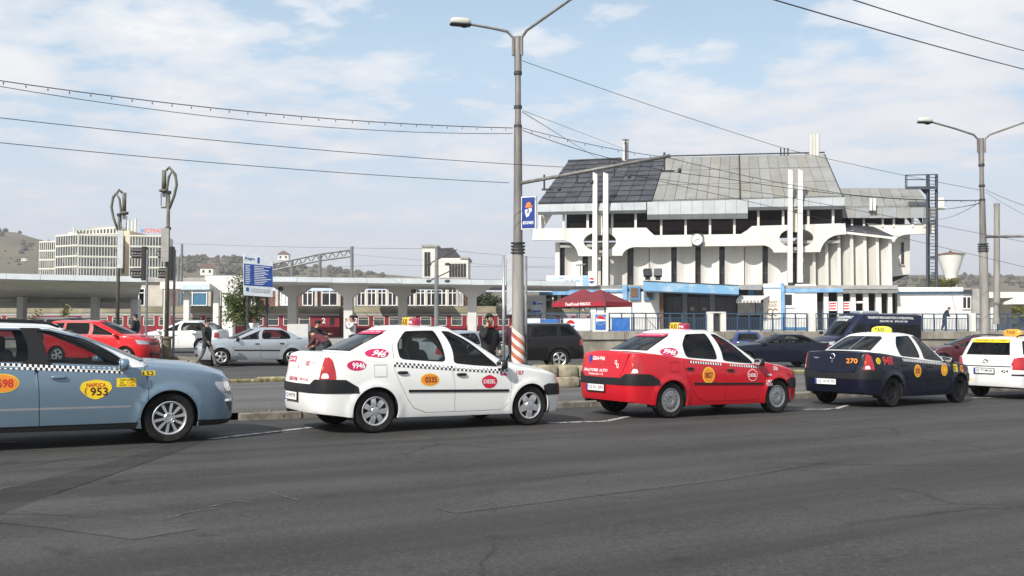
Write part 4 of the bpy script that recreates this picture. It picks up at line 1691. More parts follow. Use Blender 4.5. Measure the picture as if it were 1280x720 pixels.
m = gmats('paint_white2')
m.update(rear_window_ledge=MATS['black_plastic'], bumper_insert=MATS['black_plastic'])
car_a = build_car(ASTRA, 'taxi', 'white estate taxi with yellow rear window strip and plate CJ 77 MOR', 'taxis waiting along the kerb', m, deco_astra, 'star', 'taxi')
place(car_a, 17.25, .85)


# --- cars further back in the station lot
def bg_car(sp, name, label, m, Y, px, rz, wheel='star', cat='car', anchor=1.3, deco=None):
    """stand a car so that the point `anchor` along its axis is at distance Y in the direction of column px"""
    c = build_car(sp, name, label, 'cars parked in front of the station', m, deco, wheel, cat, simple=True)
    x = (px - 640) / 1200 * Y
    f = Vector((math.cos(rz), math.sin(rz), 0))
    put_car(c['root'], x - f.x * anchor, Y - f.y * anchor, rz)
    return c


SED = spec('sedan', 2.6, 3.42, -.86, .85, 1.43, 2.15, 1.40, .28, -.42, (.70, .93), (.92, .98), bp=1.15, boot=1.02)
bg_car(SED, 'parked_car', 'silver saloon parked behind the walking man', gmats('paint_silver', handle='black_plastic', mirror='black_plastic'), 36.6, 317, math.pi + R(25))
SEDW = spec('sedan', 2.45, 3.15, -.80, .84, 1.45, 2.05, 1.25, -.05, -.62, (.70, .94), (.92, .97), bp=1.02, cp=-.12, boot=1.0, mould=False)
bg_car(SEDW, 'parked_car', 'white saloon parked behind the old post with wide base', gmats('paint_white2'), 43.8, 226, math.pi - R(4))
MPV = spec('wagon', 2.68, 3.45, -.72, .88, 1.62, 2.45, 1.50, -.45, -.68, (.85, 1.06), (1.02, 1.08), wr=.315, bp=1.25, cp=.2, glass='dark_glass', mould=False)
bg_car(MPV, 'parked_car', 'bright red people carrier behind the blue estate taxi', gmats('paint_scarlet'), 36.5, 128, R(-6))
bg_car(MPV, 'parked_car', 'dark maroon car mostly hidden behind the red people carrier', gmats('paint_maroon', 'paint_dark'), 41.0, 98, R(-3))
SUV = spec('wagon', 2.70, 3.55, -1.0, .93, 1.70, 2.30, 1.35, -.52, -.94, (.98, 1.13), (1.10, 1.16), wr=.365, bp=1.12, cp=.02, glass='dark_glass', mould=False,
           over=dict(bot=[(3.6, .3), (1.2, .3), (-1, .36)]))
bg_car(SUV, 'parked_car', 'dark brown off-road car beside the striped lamp post', gmats('paint_dark'), 36.3, 652, math.pi + R(7))
bg_car(SED, 'parked_car', 'silver car seen through the windows of the white taxi', gmats('paint_silver'), 31.5, 574, R(50), anchor=.9)
BMW = spec('sedan', 2.72, 3.52, -.95, .87, 1.40, 2.10, 1.30, .15, -.55, (.72, .95), (.93, 1.0), wr=.31, bp=1.1, boot=1.04, mould=False, glass='car_glass')
bg_car(BMW, 'parked_car', 'dark blue saloon parked below the wall beside the red taxi', gmats('paint_darkblue'), 40.5, 966, math.pi + R(4))
HAT = spec('wagon', 2.45, 3.2, -.62, .82, 1.46, 2.0, 1.3, -.1, -.56, (.76, .95), (.93, .98), bp=1.1, cp=.25, mould=False)
bg_car(HAT, 'parked_car', 'bright blue car with only its roof showing behind the dark saloon', gmats('paint_blue'), 47, 933, R(78))
bg_car(SEDW, 'parked_car', 'maroon saloon between the navy taxi and the white estate taxi', gmats('paint_maroon'), 41.5, 1207, math.pi - R(10))
VAN = spec('wagon', 3.3, 4.25, -1.05, .98, 2.36, 3.30, 2.55, -1.0, -1.02, (1.02, 1.28), (1.25, 1.28), wr=.34, bp=2.1, cp=.9, mould=False, glass='dark_glass',
           over=dict(rcrown=.07, seats=[(2.0, -.45), (2.0, .45)], mirror=(3.2, .98, 1.45)))
VAN['windows'] = [('front_side', [(2.2, 1.30), (2.18, 1.86), (2.65, 1.84), (3.1, 1.36)]), ('rear_side', [(-.8, 1.30), (-.8, 1.86), (2.0, 1.86), (2.02, 1.30)]),
                  ('windscreen', [(0, 1.36), (-.42, 1.35), (-.70, 1.34), (-.66, 1.95), (0, 1.97)]), ('rear_window', [(0, 1.34), (-.3, 1.34), (-.66, 1.34), (-.62, 1.9), (0, 1.9)])]


def deco_van(c):
    G = c['G']
    for txt, x0, z, wd, ht in (('TRANSPORT PERSOANE INTERN SI INTERNATIONAL', .85, 2.16, 2.5, .11), ('0264 590 100   0744 574 100', .70, 2.0, 1.5, .09)):
        mb = MB()
        v, f = fit_text(txt, wd, ht, .05)
        out = []
        for x, y in v:
            a, h = G.side(x0 - x, z + y)
            p = G.P(np.array([a]), np.array([h]))[0]
            out.append((p[0], -p[1] + .006, p[2]))
        mb.add(out, f)
        obj('lettering', mb, MATS['white_print'], c['root'])
    for txt, z, wd, ht in (('TRANSPORT', 2.18, 1.1, .11), ('PERSOANE', 2.05, .8, .09)):
        mb = MB()
        v, f = fit_text(txt, wd, ht, .06)
        out = []
        for x, y in v:
            zz = z + y - .12 * x * x
            a, h = G.frontw(x, zz)
            p = G.P(np.array([a]), np.array([h]))[0]
            out.append((p[0] + .012, x, p[2]))
        mb.add(out, f)
        obj('lettering', mb, MATS['white_print'], c['root'])
    mb = MB()
    mb.blob((1.6, 0, 2.40), (1.1, .9, .16), .4)
    obj('roof_vent', mb, MATS['paint_silver'], c['root'], smooth=True)


paint('paint_van', (.006, .011, .036), coat=.5)
m = gmats('paint_van')
m['side_lamp'] = MATS['lamp_white']
bg_car(VAN, 'minibus', 'dark blue minibus with white passenger transport lettering', m, 44.5, 1080, math.pi + R(17), cat='minibus', anchor=1.6, deco=deco_van)
# ---------------- ground, road, kerbs, fence, poles, wires ----------------
def gp(px, py, dz=0.0):
    """point on the ground seen at a photo pixel"""
    d = ray(px, py)
    Y = 20.0
    for _ in range(40):
        p = Vector((0, 0, EYE)) + d * (Y / d.y)
        z = gz(p.x, p.y) + dz
        if d.z >= -1e-4:
            break
        Y = .5 * Y + .5 * (d.y * (z - EYE) / d.z)
    p.z = z
    return p


def grid_sheet(name, f, us, vs_, mat, dz=0.0, kind='structure', smooth=True):
    mb = MB()
    n = len(vs_)
    for u in us:
        for v in vs_:
            p = f(u, v)
            mb.v.append((p[0], p[1], (gz(p[0], p[1]) if len(p) < 3 else p[2]) + dz))
    for i in range(len(us) - 1):
        for j in range(n - 1):
            a = i * n + j
            mb.f.append((a, a + n, a + n + 1, a + 1))
            mb.m.append(0)
    o = obj(name, mb, mat, kind=kind, smooth=smooth)
    if o.data.polygons[0].normal.z < 0:
        o.data.flip_normals()
    return o


def asphalt(name, base, light, patch=True, scale=1.0):
    m = bpy.data.materials.new(name)
    m.use_nodes = True
    n = NT(m.node_tree)
    b = n.new('ShaderNodeBsdfPrincipled')
    o = n.new('ShaderNodeOutputMaterial')
    n.t.links.new(b.outputs[0], o.inputs[0])
    pos = n.coord('Position')
    rot = n.mapping(pos, rot=(0, 0, -math.atan2(D.y, D.x)))
    wear = n.noise(n.mapping(rot, scale=(.10, .55, .5)), 1.6 * scale, 6, .62)         # wheel-track wear stretched along the road
    blot = n.noise(pos, .55 * scale, 7, .68)
    grit = n.noise(pos, 26, 6, .8)
    grit2 = n.noise(pos, 70, 3, .9)
    f = n.math('ADD', n.math('MULTIPLY', wear, .55), n.math('MULTIPLY', blot, .45))
    c = n.mix(n.ramp(f, [(.38, .12), (.60, 1)]), base, light)
    c = n.mix(n.ramp(grit, [(.46, .0), (.66, .6)]), c, tuple(min(1, x * 2.0) for x in light))
    c = n.mix(n.ramp(grit2, [(.38, .6), (.54, 0)]), c, tuple(x * .4 for x in base))
    lane = n.noise(n.mapping(rot, scale=(.015, .9, .5)), 1.0, 4, .6)
    c = n.mix(n.ramp(lane, [(.42, .42), (.54, 0)]), c, tuple(x * .62 for x in base))
    c = n.mix(n.ramp(lane, [(.55, 0), (.66, .35)]), c, tuple(x * 1.25 for x in light))
    # hairline cracks
    vn = n.new('ShaderNodeTexVoronoi', feature='DISTANCE_TO_EDGE')
    wp = n.new('ShaderNodeMix', data_type='VECTOR')
    wp.inputs[0].default_value = .22
    n.put(wp.inputs[4], pos)
    nn = n.new('ShaderNodeTexNoise')
    nn.inputs['Scale'].default_value = 1.3
    nn.inputs['Detail'].default_value = 5
    n.put(nn.inputs['Vector'], pos)
    n.put(wp.inputs[5], nn.outputs['Color'])
    n.put(vn.inputs['Vector'], wp.outputs[1])
    vn.inputs['Scale'].default_value = .42
    crk = n.ramp(vn.outputs['Distance'], [(.0, 1), (.009, 0)])
    crm = n.ramp(n.noise(pos, .3, 3), [(.46, 0), (.58, .7)])
    c = n.mix(n.math('MULTIPLY', crk, crm), c, tuple(x * .3 for x in base))
    # oil drips and pale dust
    st = n.noise(pos, 2.3, 3, .5)
    c = n.mix(n.ramp(st, [(.66, 0), (.74, .5)]), c, tuple(x * .45 for x in base))
    ds = n.noise(n.mapping(rot, scale=(.3, 1.2, 1)), 1.1, 6, .7)
    c = n.mix(n.ramp(ds, [(.60, 0), (.80, .35)]), c, (.17, .155, .135))
    n.put(b.inputs['Base Color'], c)
    n.put(b.inputs['Roughness'], n.ramp(blot, [(.3, .72), (.7, .9)]))
    b.inputs['Specular IOR Level'].default_value = .35
    bp = n.new('ShaderNodeBump')
    bp.inputs['Strength'].default_value = .55
    bp.inputs['Distance'].default_value = .008
    n.put(bp.inputs['Height'], n.math('ADD', grit, n.math('MULTIPLY', grit2, .6)))
    n.put(b.inputs['Normal'], bp.outputs[0])
    MATS[name] = m
    return m


asphalt('road_asphalt', (.026, .0255, .0255), (.066, .0645, .062))
asphalt('lot_asphalt', (.050, .050, .051), (.085, .084, .082))
asphalt('pavement_asphalt', (.085, .082, .08), (.14, .135, .13), scale=1.6)
asphalt('repair_asphalt', (.035, .034, .033), (.074, .072, .069))
asphalt('dark_band_mat', (.018, .018, .018), (.044, .043, .042))
M('earth_far', (.16, .15, .09), .95, var=.3, scale=.02, coord='Position', col2=(.10, .11, .05))
M('kerb_stone', (.27, .245, .205), .9, var=.3, scale=4, bump=.7, col2=(.13, .115, .095))
M('kerb_yellow', (.46, .40, .24), .9, scale=3.5, bump=.6, col2=(.27, .23, .15), bscale=18)
M('concrete', (.36, .35, .33), .9, var=.25, scale=1.2, bump=.3)
M('concrete_old', (.33, .30, .24), .95, scale=.8, bump=.5, col2=(.13, .12, .095), coord='Position', detail=8)
M('parapet', (.36, .33, .28), .95, scale=1.6, bump=.4, col2=(.20, .185, .15), coord='Position', streak=(1, 1, .25))
M('line_white', (.52, .52, .50), .8, scale=9, fac=(.44, .62), col2=(.12, .12, .12), coord='Position')
M('scratch_dust', (.20, .18, .15), .9, scale=14, fac=(.4, .55), col2=(.07, .067, .063), coord='Position')
M('dry_grass', (.24, .20, .08), .95, col2=(.12, .13, .04), scale=8)
M('steel_grey', (.22, .23, .235), .55, .4, var=.25, scale=6)
M('steel_dark', (.05, .055, .06), .6, .3, var=.3, scale=6)
M('pole_concrete', (.34, .325, .30), .9, scale=5, bump=.35, col2=(.20, .19, .175), streak=(1, 1, .12))
M('pole_metal', (.26, .25, .235), .6, .25, scale=6, col2=(.15, .14, .13), streak=(1, 1, .15))
M('wire_black', (.045, .045, .05), .7)
M('fence_blue', (.035, .075, .13), .6, var=.25, scale=9)
M('white_plaster', (.70, .69, .65), .85, var=.12, scale=1.5, bump=.15)
M('rust', (.16, .09, .05), .85, var=.4, scale=7)

# the land out to the horizon
rr = [0, 30, 60, 100, 160, 260, 420, 700, 1200, 2200, 3600]
th = np.linspace(0, 2 * math.pi, 49)
grid_sheet('ground', lambda r, t: (r * math.cos(t), r * math.sin(t), -.75 if r < 400 else -.75 - (r - 400) * .0005), rr, th, MATS['earth_far'])
grid_sheet('road', lambda t, n: tuple(P_tn(t, n))[:2], list(np.arange(-70, 100, 2.0)), list(np.arange(-60, 2.9, 2.0)) + [2.75], MATS['road_asphalt'])
kn2 = lambda t: 12.0 - .154 * (max(-26, min(34, t)) - 1.92)


def lotpt(t, s):
    n0, n1 = 2.6, 48
    p = P_tn(t, n0 + (n1 - n0) * s)
    return (p.x, min(p.y, 62.0))


grid_sheet('parking_lot', lotpt, list(np.arange(-70, 100, 2.0)), list(np.linspace(0, 1, 28)), MATS['lot_asphalt'], -.004)


def pavept(t, s):
    p = P_tn(t, 2.86 + (kn2(t) - .18 - 2.86) * s)
    return (p.x, p.y)


grid_sheet('pavement', pavept, list(np.arange(-30, 50, 1.0)), list(np.linspace(0, 1, 14)), MATS['pavement_asphalt'], .115)
# dark diagonal band and repairs in the carriageway
def strip(name, pts, wdt, mat, dz, kind='structure'):
    mb = MB()
    pts = [Vector(p) for p in pts]
    n = len(pts)
    for i, p in enumerate(pts):
        d = (pts[min(i + 1, n - 1)] - pts[max(0, i - 1)])
        d.z = 0
        d.normalize()
        q = Vector((-d.y, d.x, 0))
        w2 = (wdt[i] if isinstance(wdt, list) else wdt) / 2
        for sg in (-1, 1):
            r = p + q * w2 * sg
            mb.v.append((r.x, r.y, gz(r.x, r.y) + dz))
    for i in range(n - 1):
        mb.f.append((2 * i, 2 * i + 1, 2 * i + 3, 2 * i + 2))
        mb.m.append(0)
    o = obj(name, mb, mat, kind=kind)
    if o.data.polygons[0].normal.z < 0:
        o.data.flip_normals()
    return o


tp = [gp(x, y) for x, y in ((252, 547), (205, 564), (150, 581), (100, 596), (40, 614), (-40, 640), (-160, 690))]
strip('dark_band', tp, [.28, .34, .42, .5, .55, .6, .6], MATS['dark_band_mat'], .004)  # strip in a darker asphalt tone, widening towards the left
for pts_, w_ in (([(-80, 640), (40, 634), (130, 646), (210, 668)], [1.1, 1.2, 1.0, .5]), ([(560, 640), (700, 612), (860, 590), (1010, 575)], [.2, .9, 1.2, .5])):
    strip('asphalt_repair', [gp(*q) for q in pts_], w_, MATS['repair_asphalt'], .003)
for pts_ in ([(262, 634), (285, 629), (303, 627), (320, 629)], [(338, 616), (352, 620), (374, 626)], [(205, 650), (240, 640), (270, 636)], [(0, 612), (14, 608)]):
    strip('scratch_mark', [gp(*q) for q in pts_], .014, MATS['scratch_dust'], .006)
# painted bay lines
for poly in (((262, 549.5), (330, 541.5), (396, 534)), ((684, 529), (722, 528), (757, 527)), ((757, 527), (786, 521)), ((985, 512), (1030, 512), (1046, 511)), ((1046, 511), (1062, 506)), ((1215, 497.5), (1252, 497), (1290, 496)), ((-40, 556), (20, 553))):
    strip('road_marking', [gp(x, y) for x, y in poly], .11, MATS['line_white'], .008)


def stones(name, label, pts, mat, hgt, wdt, step, jit, dz0=0.0, kind='structure', skip=()):
    """a run of kerb stones, each a block of its own"""
    root = None
    acc = 0
    pts = [Vector((p[0], p[1], 0)) for p in pts]
    root = thing(name, (pts[0].x, pts[0].y, gz(pts[0].x, pts[0].y)), label, None, kind=kind)
    k = 0
    for a, b in zip(pts[:-1], pts[1:]):
        d = b - a
        L = d.length
        d.normalize()
        s = 0
        while s < L:
            l = step * (1 + RND.uniform(-.12, .12))
            c = a + d * (s + l / 2)
            s += l
            k += 1
            if k in skip:
                continue
            mb = MB()
            h = hgt * (1 + RND.uniform(-jit, jit))
            z = gz(c.x, c.y) + dz0
            hw, hl = wdt / 2, l / 2 - .012
            ch = .025
            prof = [(-hw, -.15), (-hw, h - ch), (-hw + ch, h), (hw - ch, h + RND.uniform(-.02, .02) * jit * 4), (hw, h - ch), (hw, -.15)]
            q = Vector((-d.y, d.x, 0))
            yaw = RND.uniform(-.02, .02) * (1 + 3 * jit)
            d2 = (d + q * yaw).normalized()
            q2 = Vector((-d2.y, d2.x, 0))
            mb.prism([c - d2 * hl + q2 * y + Vector((0, 0, z + zz)) for y, zz in prof], d2 * 2 * hl)
            obj('kerb_stone', mb, MATS[mat], root)
    return root


stones('kerb', 'grey kerb of separate stones behind the row of taxis', [P_tn(t, 2.77) for t in (-16, 4, 24)] + [P_tn(34, 2.77)], 'kerb_stone', .13, .16, 1.0, .14, skip=(15, 26))
stones('kerb', 'yellowish worn kerb between pavement and station lot', [P_tn(t, kn2(t)) for t in (-14, 2, 14, 26)], 'kerb_yellow', .20, .24, .95, .16)
a_, b_ = gp(-40, 452), gp(252, 455.5)
stones('kerb', 'pale kerb of the small island round the old lamp posts', [a_, b_, b_ + Vector((.4, 1.2, 0)), a_ + Vector((0, 3.0, 0))], 'kerb_stone', .14, .2, 1.0, .1)


def tufts(name, pts, n, spread, h, mat, seed=1):
    r = random.Random(seed)
    mb = MB()
    for i in range(n):
        a = r.random() * (len(pts) - 1)
        k = int(a)
        p = Vector(pts[k]).lerp(Vector(pts[k + 1]), a - k) + Vector((r.gauss(0, spread), r.gauss(0, spread), 0))
        p.z = gz(p.x, p.y) + .1
        for j in range(3):
            an = r.random() * 6.28
            l = h * r.uniform(.4, 1.1)
            u = Vector((math.cos(an), math.sin(an), 0))
            lean = u * l * r.uniform(.1, .7)
            wv = Vector((-u.y, u.x, 0)) * .008
            mb.add([p - wv, p + wv, p + lean + Vector((0, 0, l))], [(0, 1, 2)])
    return obj(name, mb, MATS[mat], kind='stuff', label=None)


tufts('dry_grass', [P_tn(t, kn2(t) - .25) for t in (-8, 0, 8, 22)], 2600, .16, .16, 'dry_grass', 3)
tufts('dry_grass', [P_tn(t, 2.98) for t in (-2.4, -1.4, 0.2)], 80, .14, .07, 'dry_grass', 4)
tufts('dry_grass', [P_tn(t, 3.0) for t in (6, 14, 20)], 300, .12, .08, 'dry_grass', 5)

# low rough stone wall between the white and the red taxi
M('rough_stone', (.42, .37, .26), .95, scale=5, bump=1.0, col2=(.20, .175, .12), bscale=12)
wroot = thing('low_stone_wall', (1.4, 24, gz(1.4, 24)), 'low rough beige stone wall with dry grass on top behind the bonnet of the white taxi', 'wall')
r5 = random.Random(5)
for row in range(2):
    x = .3 + row * .22
    while x < 5.2:
        l = r5.uniform(.45, .75)
        mb = MB()
        yb = 23.9 + (x - 1.4) * .42
        z = gz(x, yb) + .10 + row * .27
        mb.blob((x + l / 2, yb, z + .13), (l * 1.04, .42 + r5.uniform(-.04, .06), .29 + r5.uniform(-.02, .03)), .28, 12, 7, mat=Matrix.Rotation(R(r5.uniform(-3, 3)), 3, 'Y') @ Matrix.Rotation(R(23), 3, 'Z'))
        o = obj('stone', mb, MATS['rough_stone'], wroot, smooth=40)
        x += l
mb = MB()
for i in range(420):
    x = r5.uniform(.4, 5.0)
    yb = 23.9 + (x - 1.4) * .42 + r5.gauss(0, .12)
    z = gz(x, yb) + .60
    an = r5.random() * 6.28
    u = Vector((math.cos(an), math.sin(an), 0))
    l = r5.uniform(.04, .14)
    p = Vector((x, yb, z))
    mb.add([p - u * .01, p + u * .01, p + u * l * .5 + Vector((0, 0, l))], [(0, 1, 2)])
obj('grass_tuft', mb, MATS['dry_grass'], wroot, kind='stuff')

# ---------------- retaining wall and railing in front of the station ----------------
PLAT = 1.37
WA, WB = at(585, 414, 47.6), at(1420, 414, 53.2)
WA.z = WB.z = 0
wd = (WB - WA)
WL = wd.length
wd.normalize()
wn = Vector((wd.y, -wd.x, 0))           # towards the viewer


def wpt(px, off=0.0, z=0.0):
    d = ray(px, 414)
    # intersect with the wall line
    den_ = d.x * wd.y - d.y * wd.x
    s = (WA.x * wd.y - WA.y * wd.x) / den_
    p = Vector((d.x * s, d.y * s, 0)) + wn * off
    p.z = z
    return p


def seg_box(mb, a, b, z0, z1, th_, off=0.0, mi=0):
    a, b = Vector((a.x, a.y, 0)), Vector((b.x, b.y, 0))
    d = (b - a).normalized()
    q = Vector((d.y, -d.x, 0))
    o = q * off
    mb.prism([a + o + Vector((0, 0, z0)), b + o + Vector((0, 0, z0)), b + o + Vector((0, 0, z1)), a + o + Vector((0, 0, z1))], -q * th_, mi)


t_ = thing('retaining_wall', (wpt(900).x, wpt(900).y, -.4), 'stained concrete retaining wall with a projecting parapet below the railing', 'wall')
k = 0
for i in range(14):
    a, b = WA + wd * (WL * i / 14 + .01), WA + wd * (WL * (i + 1) / 14 - .01)
    mb = MB()
    seg_box(mb, a, b, -.9, PLAT - .40, .5, 0)
    obj('wall_panel', mb, MATS['concrete_old'], t_)
    mb = MB()
    seg_box(mb, a, b, PLAT - .40, PLAT + .0, .55, .10)
    obj('parapet_panel', mb, MATS['parapet'], t_)
# station forecourt slab
mb = MB()
a, b = WA - wn * .45, WB - wn * .45
mb.prism([(a.x, a.y, PLAT - .01), (b.x, b.y, PLAT - .01), (b.x + 30, 140, PLAT - .01), (a.x, 140, PLAT - .01)], (0, 0, -.9))
obj('forecourt', mb, M('forecourt_paving', (.30, .29, .28), .9, scale=.7, coord='Position'), kind='structure')
mb = MB()
mb.box2((-140, 62, -.7), (a.x - .05, 150, .75))
obj('platform', mb, MATS['concrete'], kind='structure')


def railing(px0, px1, label, step=.66):
    a, b = wpt(px0, -.2), wpt(px1, -.2)
    L = (b - a).length
    root = thing('railing', ((a.x + b.x) / 2, (a.y + b.y) / 2, PLAT), label, 'railing', 'blue railings on top of the retaining wall')
    n = max(1, round(L / step))
    pm = None
    for i in range(n + 1):
        p = a.lerp(b, i / n)
        mb = MB()
        mb.box((p.x, p.y, PLAT + .47), (.06, .06, .94), math.atan2(wd.y, wd.x))
        obj('post', mb, MATS['fence_blue'], root)
    for z, nm, h in ((.93, 'top_rail', .06), (.70, 'middle_rail', .04), (.08, 'bottom_rail', .04)):
        mb = MB()
        seg_box(mb, a, b, PLAT + z - h / 2, PLAT + z + h / 2, .045, .024)
        obj(nm, mb, MATS['fence_blue'], root)
    mb = MB()
    m = int(L / .085)
    for i in range(m):
        p = a.lerp(b, (i + .5) / m)
        mb.box((p.x, p.y, PLAT + .39), (.022, .022, .58), math.atan2(wd.y, wd.x))
    obj('bars', mb, MATS['fence_blue'], root, kind='stuff')
    return root


for p0, p1, lb in ((656, 739, 'blue railing hung with soft drink banners below the red tent'), (763, 884, 'blue railing in front of the dark station entrance'),
                   (909, 1011, 'blue railing in front of the awning kiosk'), (1022, 1112, 'blue railing behind the dark blue minibus'), (1113, 1213, 'blue railing where the stooping man stands'), (1223, 1330, 'blue railing at the right edge behind the tall lamp post')):
    railing(p0, p1, lb)


def pillar(px, wdt, hgt, label):
    p = wpt(px, -.2)
    mb = MB()
    mb.box((p.x, p.y, PLAT + hgt / 2), (wdt, .3, hgt), math.atan2(wd.y, wd.x))
    o = obj('fence_pillar', mb, MATS['white_plaster'], label=label, cat='pillar', group='white pillars in the railing')
    return o, p


pillar(751, .78, .96, 'white pillar with round soft drink emblem in the railing')
pillar(889, .28, .95, 'white pillar left of the small dark gate')
pillar(905, .28, .95, 'white pillar right of the small dark gate')
pillar(1016.5, .34, 1.02, 'white pillar in the railing just behind the minibus nose')
pillar(1218, .28, .98, 'white pillar with lattice pattern left of the tall right lamp post')
gpt = wpt(897, -.2)
mb = MB()
mb.box((gpt.x, gpt.y, PLAT + .42), (.36, .06, .84), math.atan2(wd.y, wd.x))
obj('small_gate', mb, MATS['steel_dark'], label='small dark gate between two white pillars in the railing', cat='gate')
mb = MB()
p0 = wpt(897, -.2)
mb.box((p0.x, p0.y, PLAT + .985), (.95, .34, .07), math.atan2(wd.y, wd.x))
obj('gate_lintel', mb, MATS['white_plaster'], label='white lintel over the small dark gate in the railing', cat='lintel')

M('banner_white', (.74, .78, .82), .6)
M('banner_blue', (.02, .10, .40), .55, var=.25, scale=2, col2=(.06, .22, .55))


def ball(mb, c, r_, off=.01):
    """round emblem in three bands: red over white over blue (material slots 0 red, 1 white, 2 blue)"""
    n = 20
    cir = [(math.cos(2 * math.pi * i / n), math.sin(2 * math.pi * i / n)) for i in range(n)]
    def P3(x, y, o):
        return Vector(c) + wd * (x * r_) + Vector((0, 0, y * r_)) + wn * o
    mb.add([P3(x, y, off) for x, y in cir], [tuple(range(n))], 1)
    top = [(math.cos(t), math.sin(t)) for t in np.linspace(.12, math.pi - .35, 12)]
    mb.add([P3(x * .94, y * .94, off + .004) for x, y in top], [tuple(range(12))], 0)
    bot = [(math.cos(t), math.sin(t)) for t in np.linspace(math.pi + .3, 2 * math.pi - .2, 12)]
    mb.add([P3(x * .94, y * .94, off + .004) for x, y in bot], [tuple(range(12))], 2)


def fence_banner(px0, px1, z0, z1, blue, label, ballpx=None):
    a, b = wpt(px0, -.15), wpt(px1, -.15)
    mb = MB()
    seg_box(mb, a, b, PLAT + z0, PLAT + z1, .012, 0)
    o = obj('fence_banner', mb, MATS['banner_blue' if blue else 'banner_white'], label=label, cat='banner', group='soft drink banners on the railing')
    if ballpx:
        mb = MB()
        c = wpt(ballpx, -.15)
        c.z = PLAT + (z0 + z1) / 2
        ball(mb, c, .24, .006)
        obj('emblem', mb, [MATS['print_red'], MATS['white_print'], MATS['plate_blue']], o)


fence_banner(659, 676, .06, .66, False, 'white banner tied to the railing right behind the tall post')
fence_banner(677, 699, .1, .62, True, 'blue banner tied to the railing below the red tent')
fence_banner(705, 739, .05, .66, False, 'white banner with round red and blue emblem on the railing', 714)
fence_banner(766, 788, .02, .68, True, 'blue banner on the railing right of the white emblem pillar')
mb = MB()
c = wpt(751, -.04)
c.z = PLAT + .5
seg_box(mb, wpt(744.5, -.045), wpt(757.5, -.045), PLAT + .08, PLAT + .86, .01, 0, 2)
ball(mb, c + Vector((0, 0, .08)), .25, .012)
obj('poster', mb, [MATS['print_red'], MATS['white_print'], MATS['banner_blue']], label='blue poster with round emblem on the white pillar of the railing', cat='poster')

# ---------------- poles ----------------
M('stripe_red', (.48, .13, .08), .8, var=.25, scale=8)
M('stripe_white', (.66, .64, .58), .8, var=.15, scale=8)
M('lamp_glass', (.62, .62, .55), .3, coat=.6)


def lamp_head(mb, p, d):
    """flat street lantern: housing above, bowl below"""
    q = Vector((-d.y, d.x, 0))


def street_lamp(px, Y, ytop, label, dia, arms, group, stripes):
    x = (px - 640) / 1200 * Y
    zb = gz(x, Y) + .1
    zt = at(px, ytop, Y).z
    root = thing('street_lamp', (x, Y, zb), label, 'street lamp', group)
    H = zt - zb
    d1 = dia
    z1 = at(px, 308, Y).z
    z2 = at(px, 158 if Y < 30 else 250, Y).z
    mb = MB()
    mb.tube([(x, Y, zb - .1), (x, Y, z1)], [d1 / 2, d1 * .43], 18)
    obj('lower_shaft', mb, MATS['pole_concrete'], root, smooth=40)
    mb = MB()
    mb.tube([(x, Y, z1), (x, Y, z2)], [d1 * .36, d1 * .30], 16)
    obj('middle_shaft', mb, MATS['pole_metal'], root, smooth=40)
    mb = MB()
    mb.tube([(x, Y, z2), (x, Y, zt - .05)], [d1 * .25, d1 * .21], 14)
    obj('upper_shaft', mb, MATS['pole_metal'], root, smooth=40)
    for z in (z2, z2 + .55, zt - 1.05):
        mb = MB()
        mb.tube([(x, Y, z - .04), (x, Y, z + .04)], d1 * .32, 14)
        obj('clamp', mb, MATS['steel_dark'], root, smooth=40)
    for i in range(4):
        mb = MB()
        mb.tube([(x, Y, z1 - .2 + i * .09), (x, Y, z1 - .16 + i * .09)], d1 * .56, 14)
        obj('wire_band', mb, MATS['steel_dark'], root, smooth=40)
    mb = MB()
    mb.tube([(x, Y, zt - 1.0), (x, Y, zt)], d1 * .29, 14)
    hd = obj('top_sleeve', mb, MATS['pole_metal'], root, smooth=40)
    for dx, dy, rise, ln in arms:
        v = Vector((dx, dy, 0)).normalized()
        s = Vector((x, Y, zt - .55)) + v * d1 * .36
        pts = [s, s + Vector((0, 0, .5)), s + v * .18 + Vector((0, 0, .68)), s + v * ln * .5 + Vector((0, 0, .68 + rise * .5)), s + v * ln + Vector((0, 0, .68 + rise))]
        mb = MB()
        mb.tube(pts, [.045, .045, .04, .036, .034], 10)
        arm = obj('arm', mb, MATS['pole_metal'], root, smooth=50)
        e = pts[-1]
        q = Vector((-v.y, v.x, 0))
        mb = MB()
        c = e + v * .28
        m3 = Matrix((v, q, Vector((0, 0, 1)))).transposed()
        mb.blob(c + Vector((0, 0, .06)), (.60, .26, .20), .6, 16, 8, mat=m3)
        obj('lantern', mb, MATS['lamp_glass'], arm, smooth=True)
        mb = MB()
        mb.blob(c + Vector((0, 0, -.03)), (.62, .28, .06), .4, 14, 6, mat=m3)
        mb.blob(e + v * .18 + Vector((0, 0, -.05)), (.2, .12, .12), .7, 8, 5, mat=m3)
        obj('lantern_housing', mb, MATS['steel_dark'], arm, smooth=True)
    if stripes:
        z0, zz1 = zb, zb + .95
        n = 5
        for i in range(8):
            mb = MB()
            za = zb + .02 + i * .135
            vs, fs = [], []
            ns = 40
            for j in range(ns + 1):
                t = 2 * math.pi * j / ns
                zo = .42 * abs(((t / math.pi + .55) % 2) - 1)
                for zz in (za + zo, za + zo + .135):
                    rr_ = d1 / 2 * (1 - .14 * (zz - zb) / (z1 - zb)) + .005
                    vs.append((x + rr_ * math.sin(t), Y - rr_ * math.cos(t), zz))
            for j in range(ns):
                fs.append((2 * j, 2 * j + 2, 2 * j + 3, 2 * j + 1))
            mb.add(vs, fs)
            obj('stripe', mb, MATS['stripe_red' if i % 2 == 0 else 'stripe_white'], root, smooth=True)
    return root, x, zb, zt


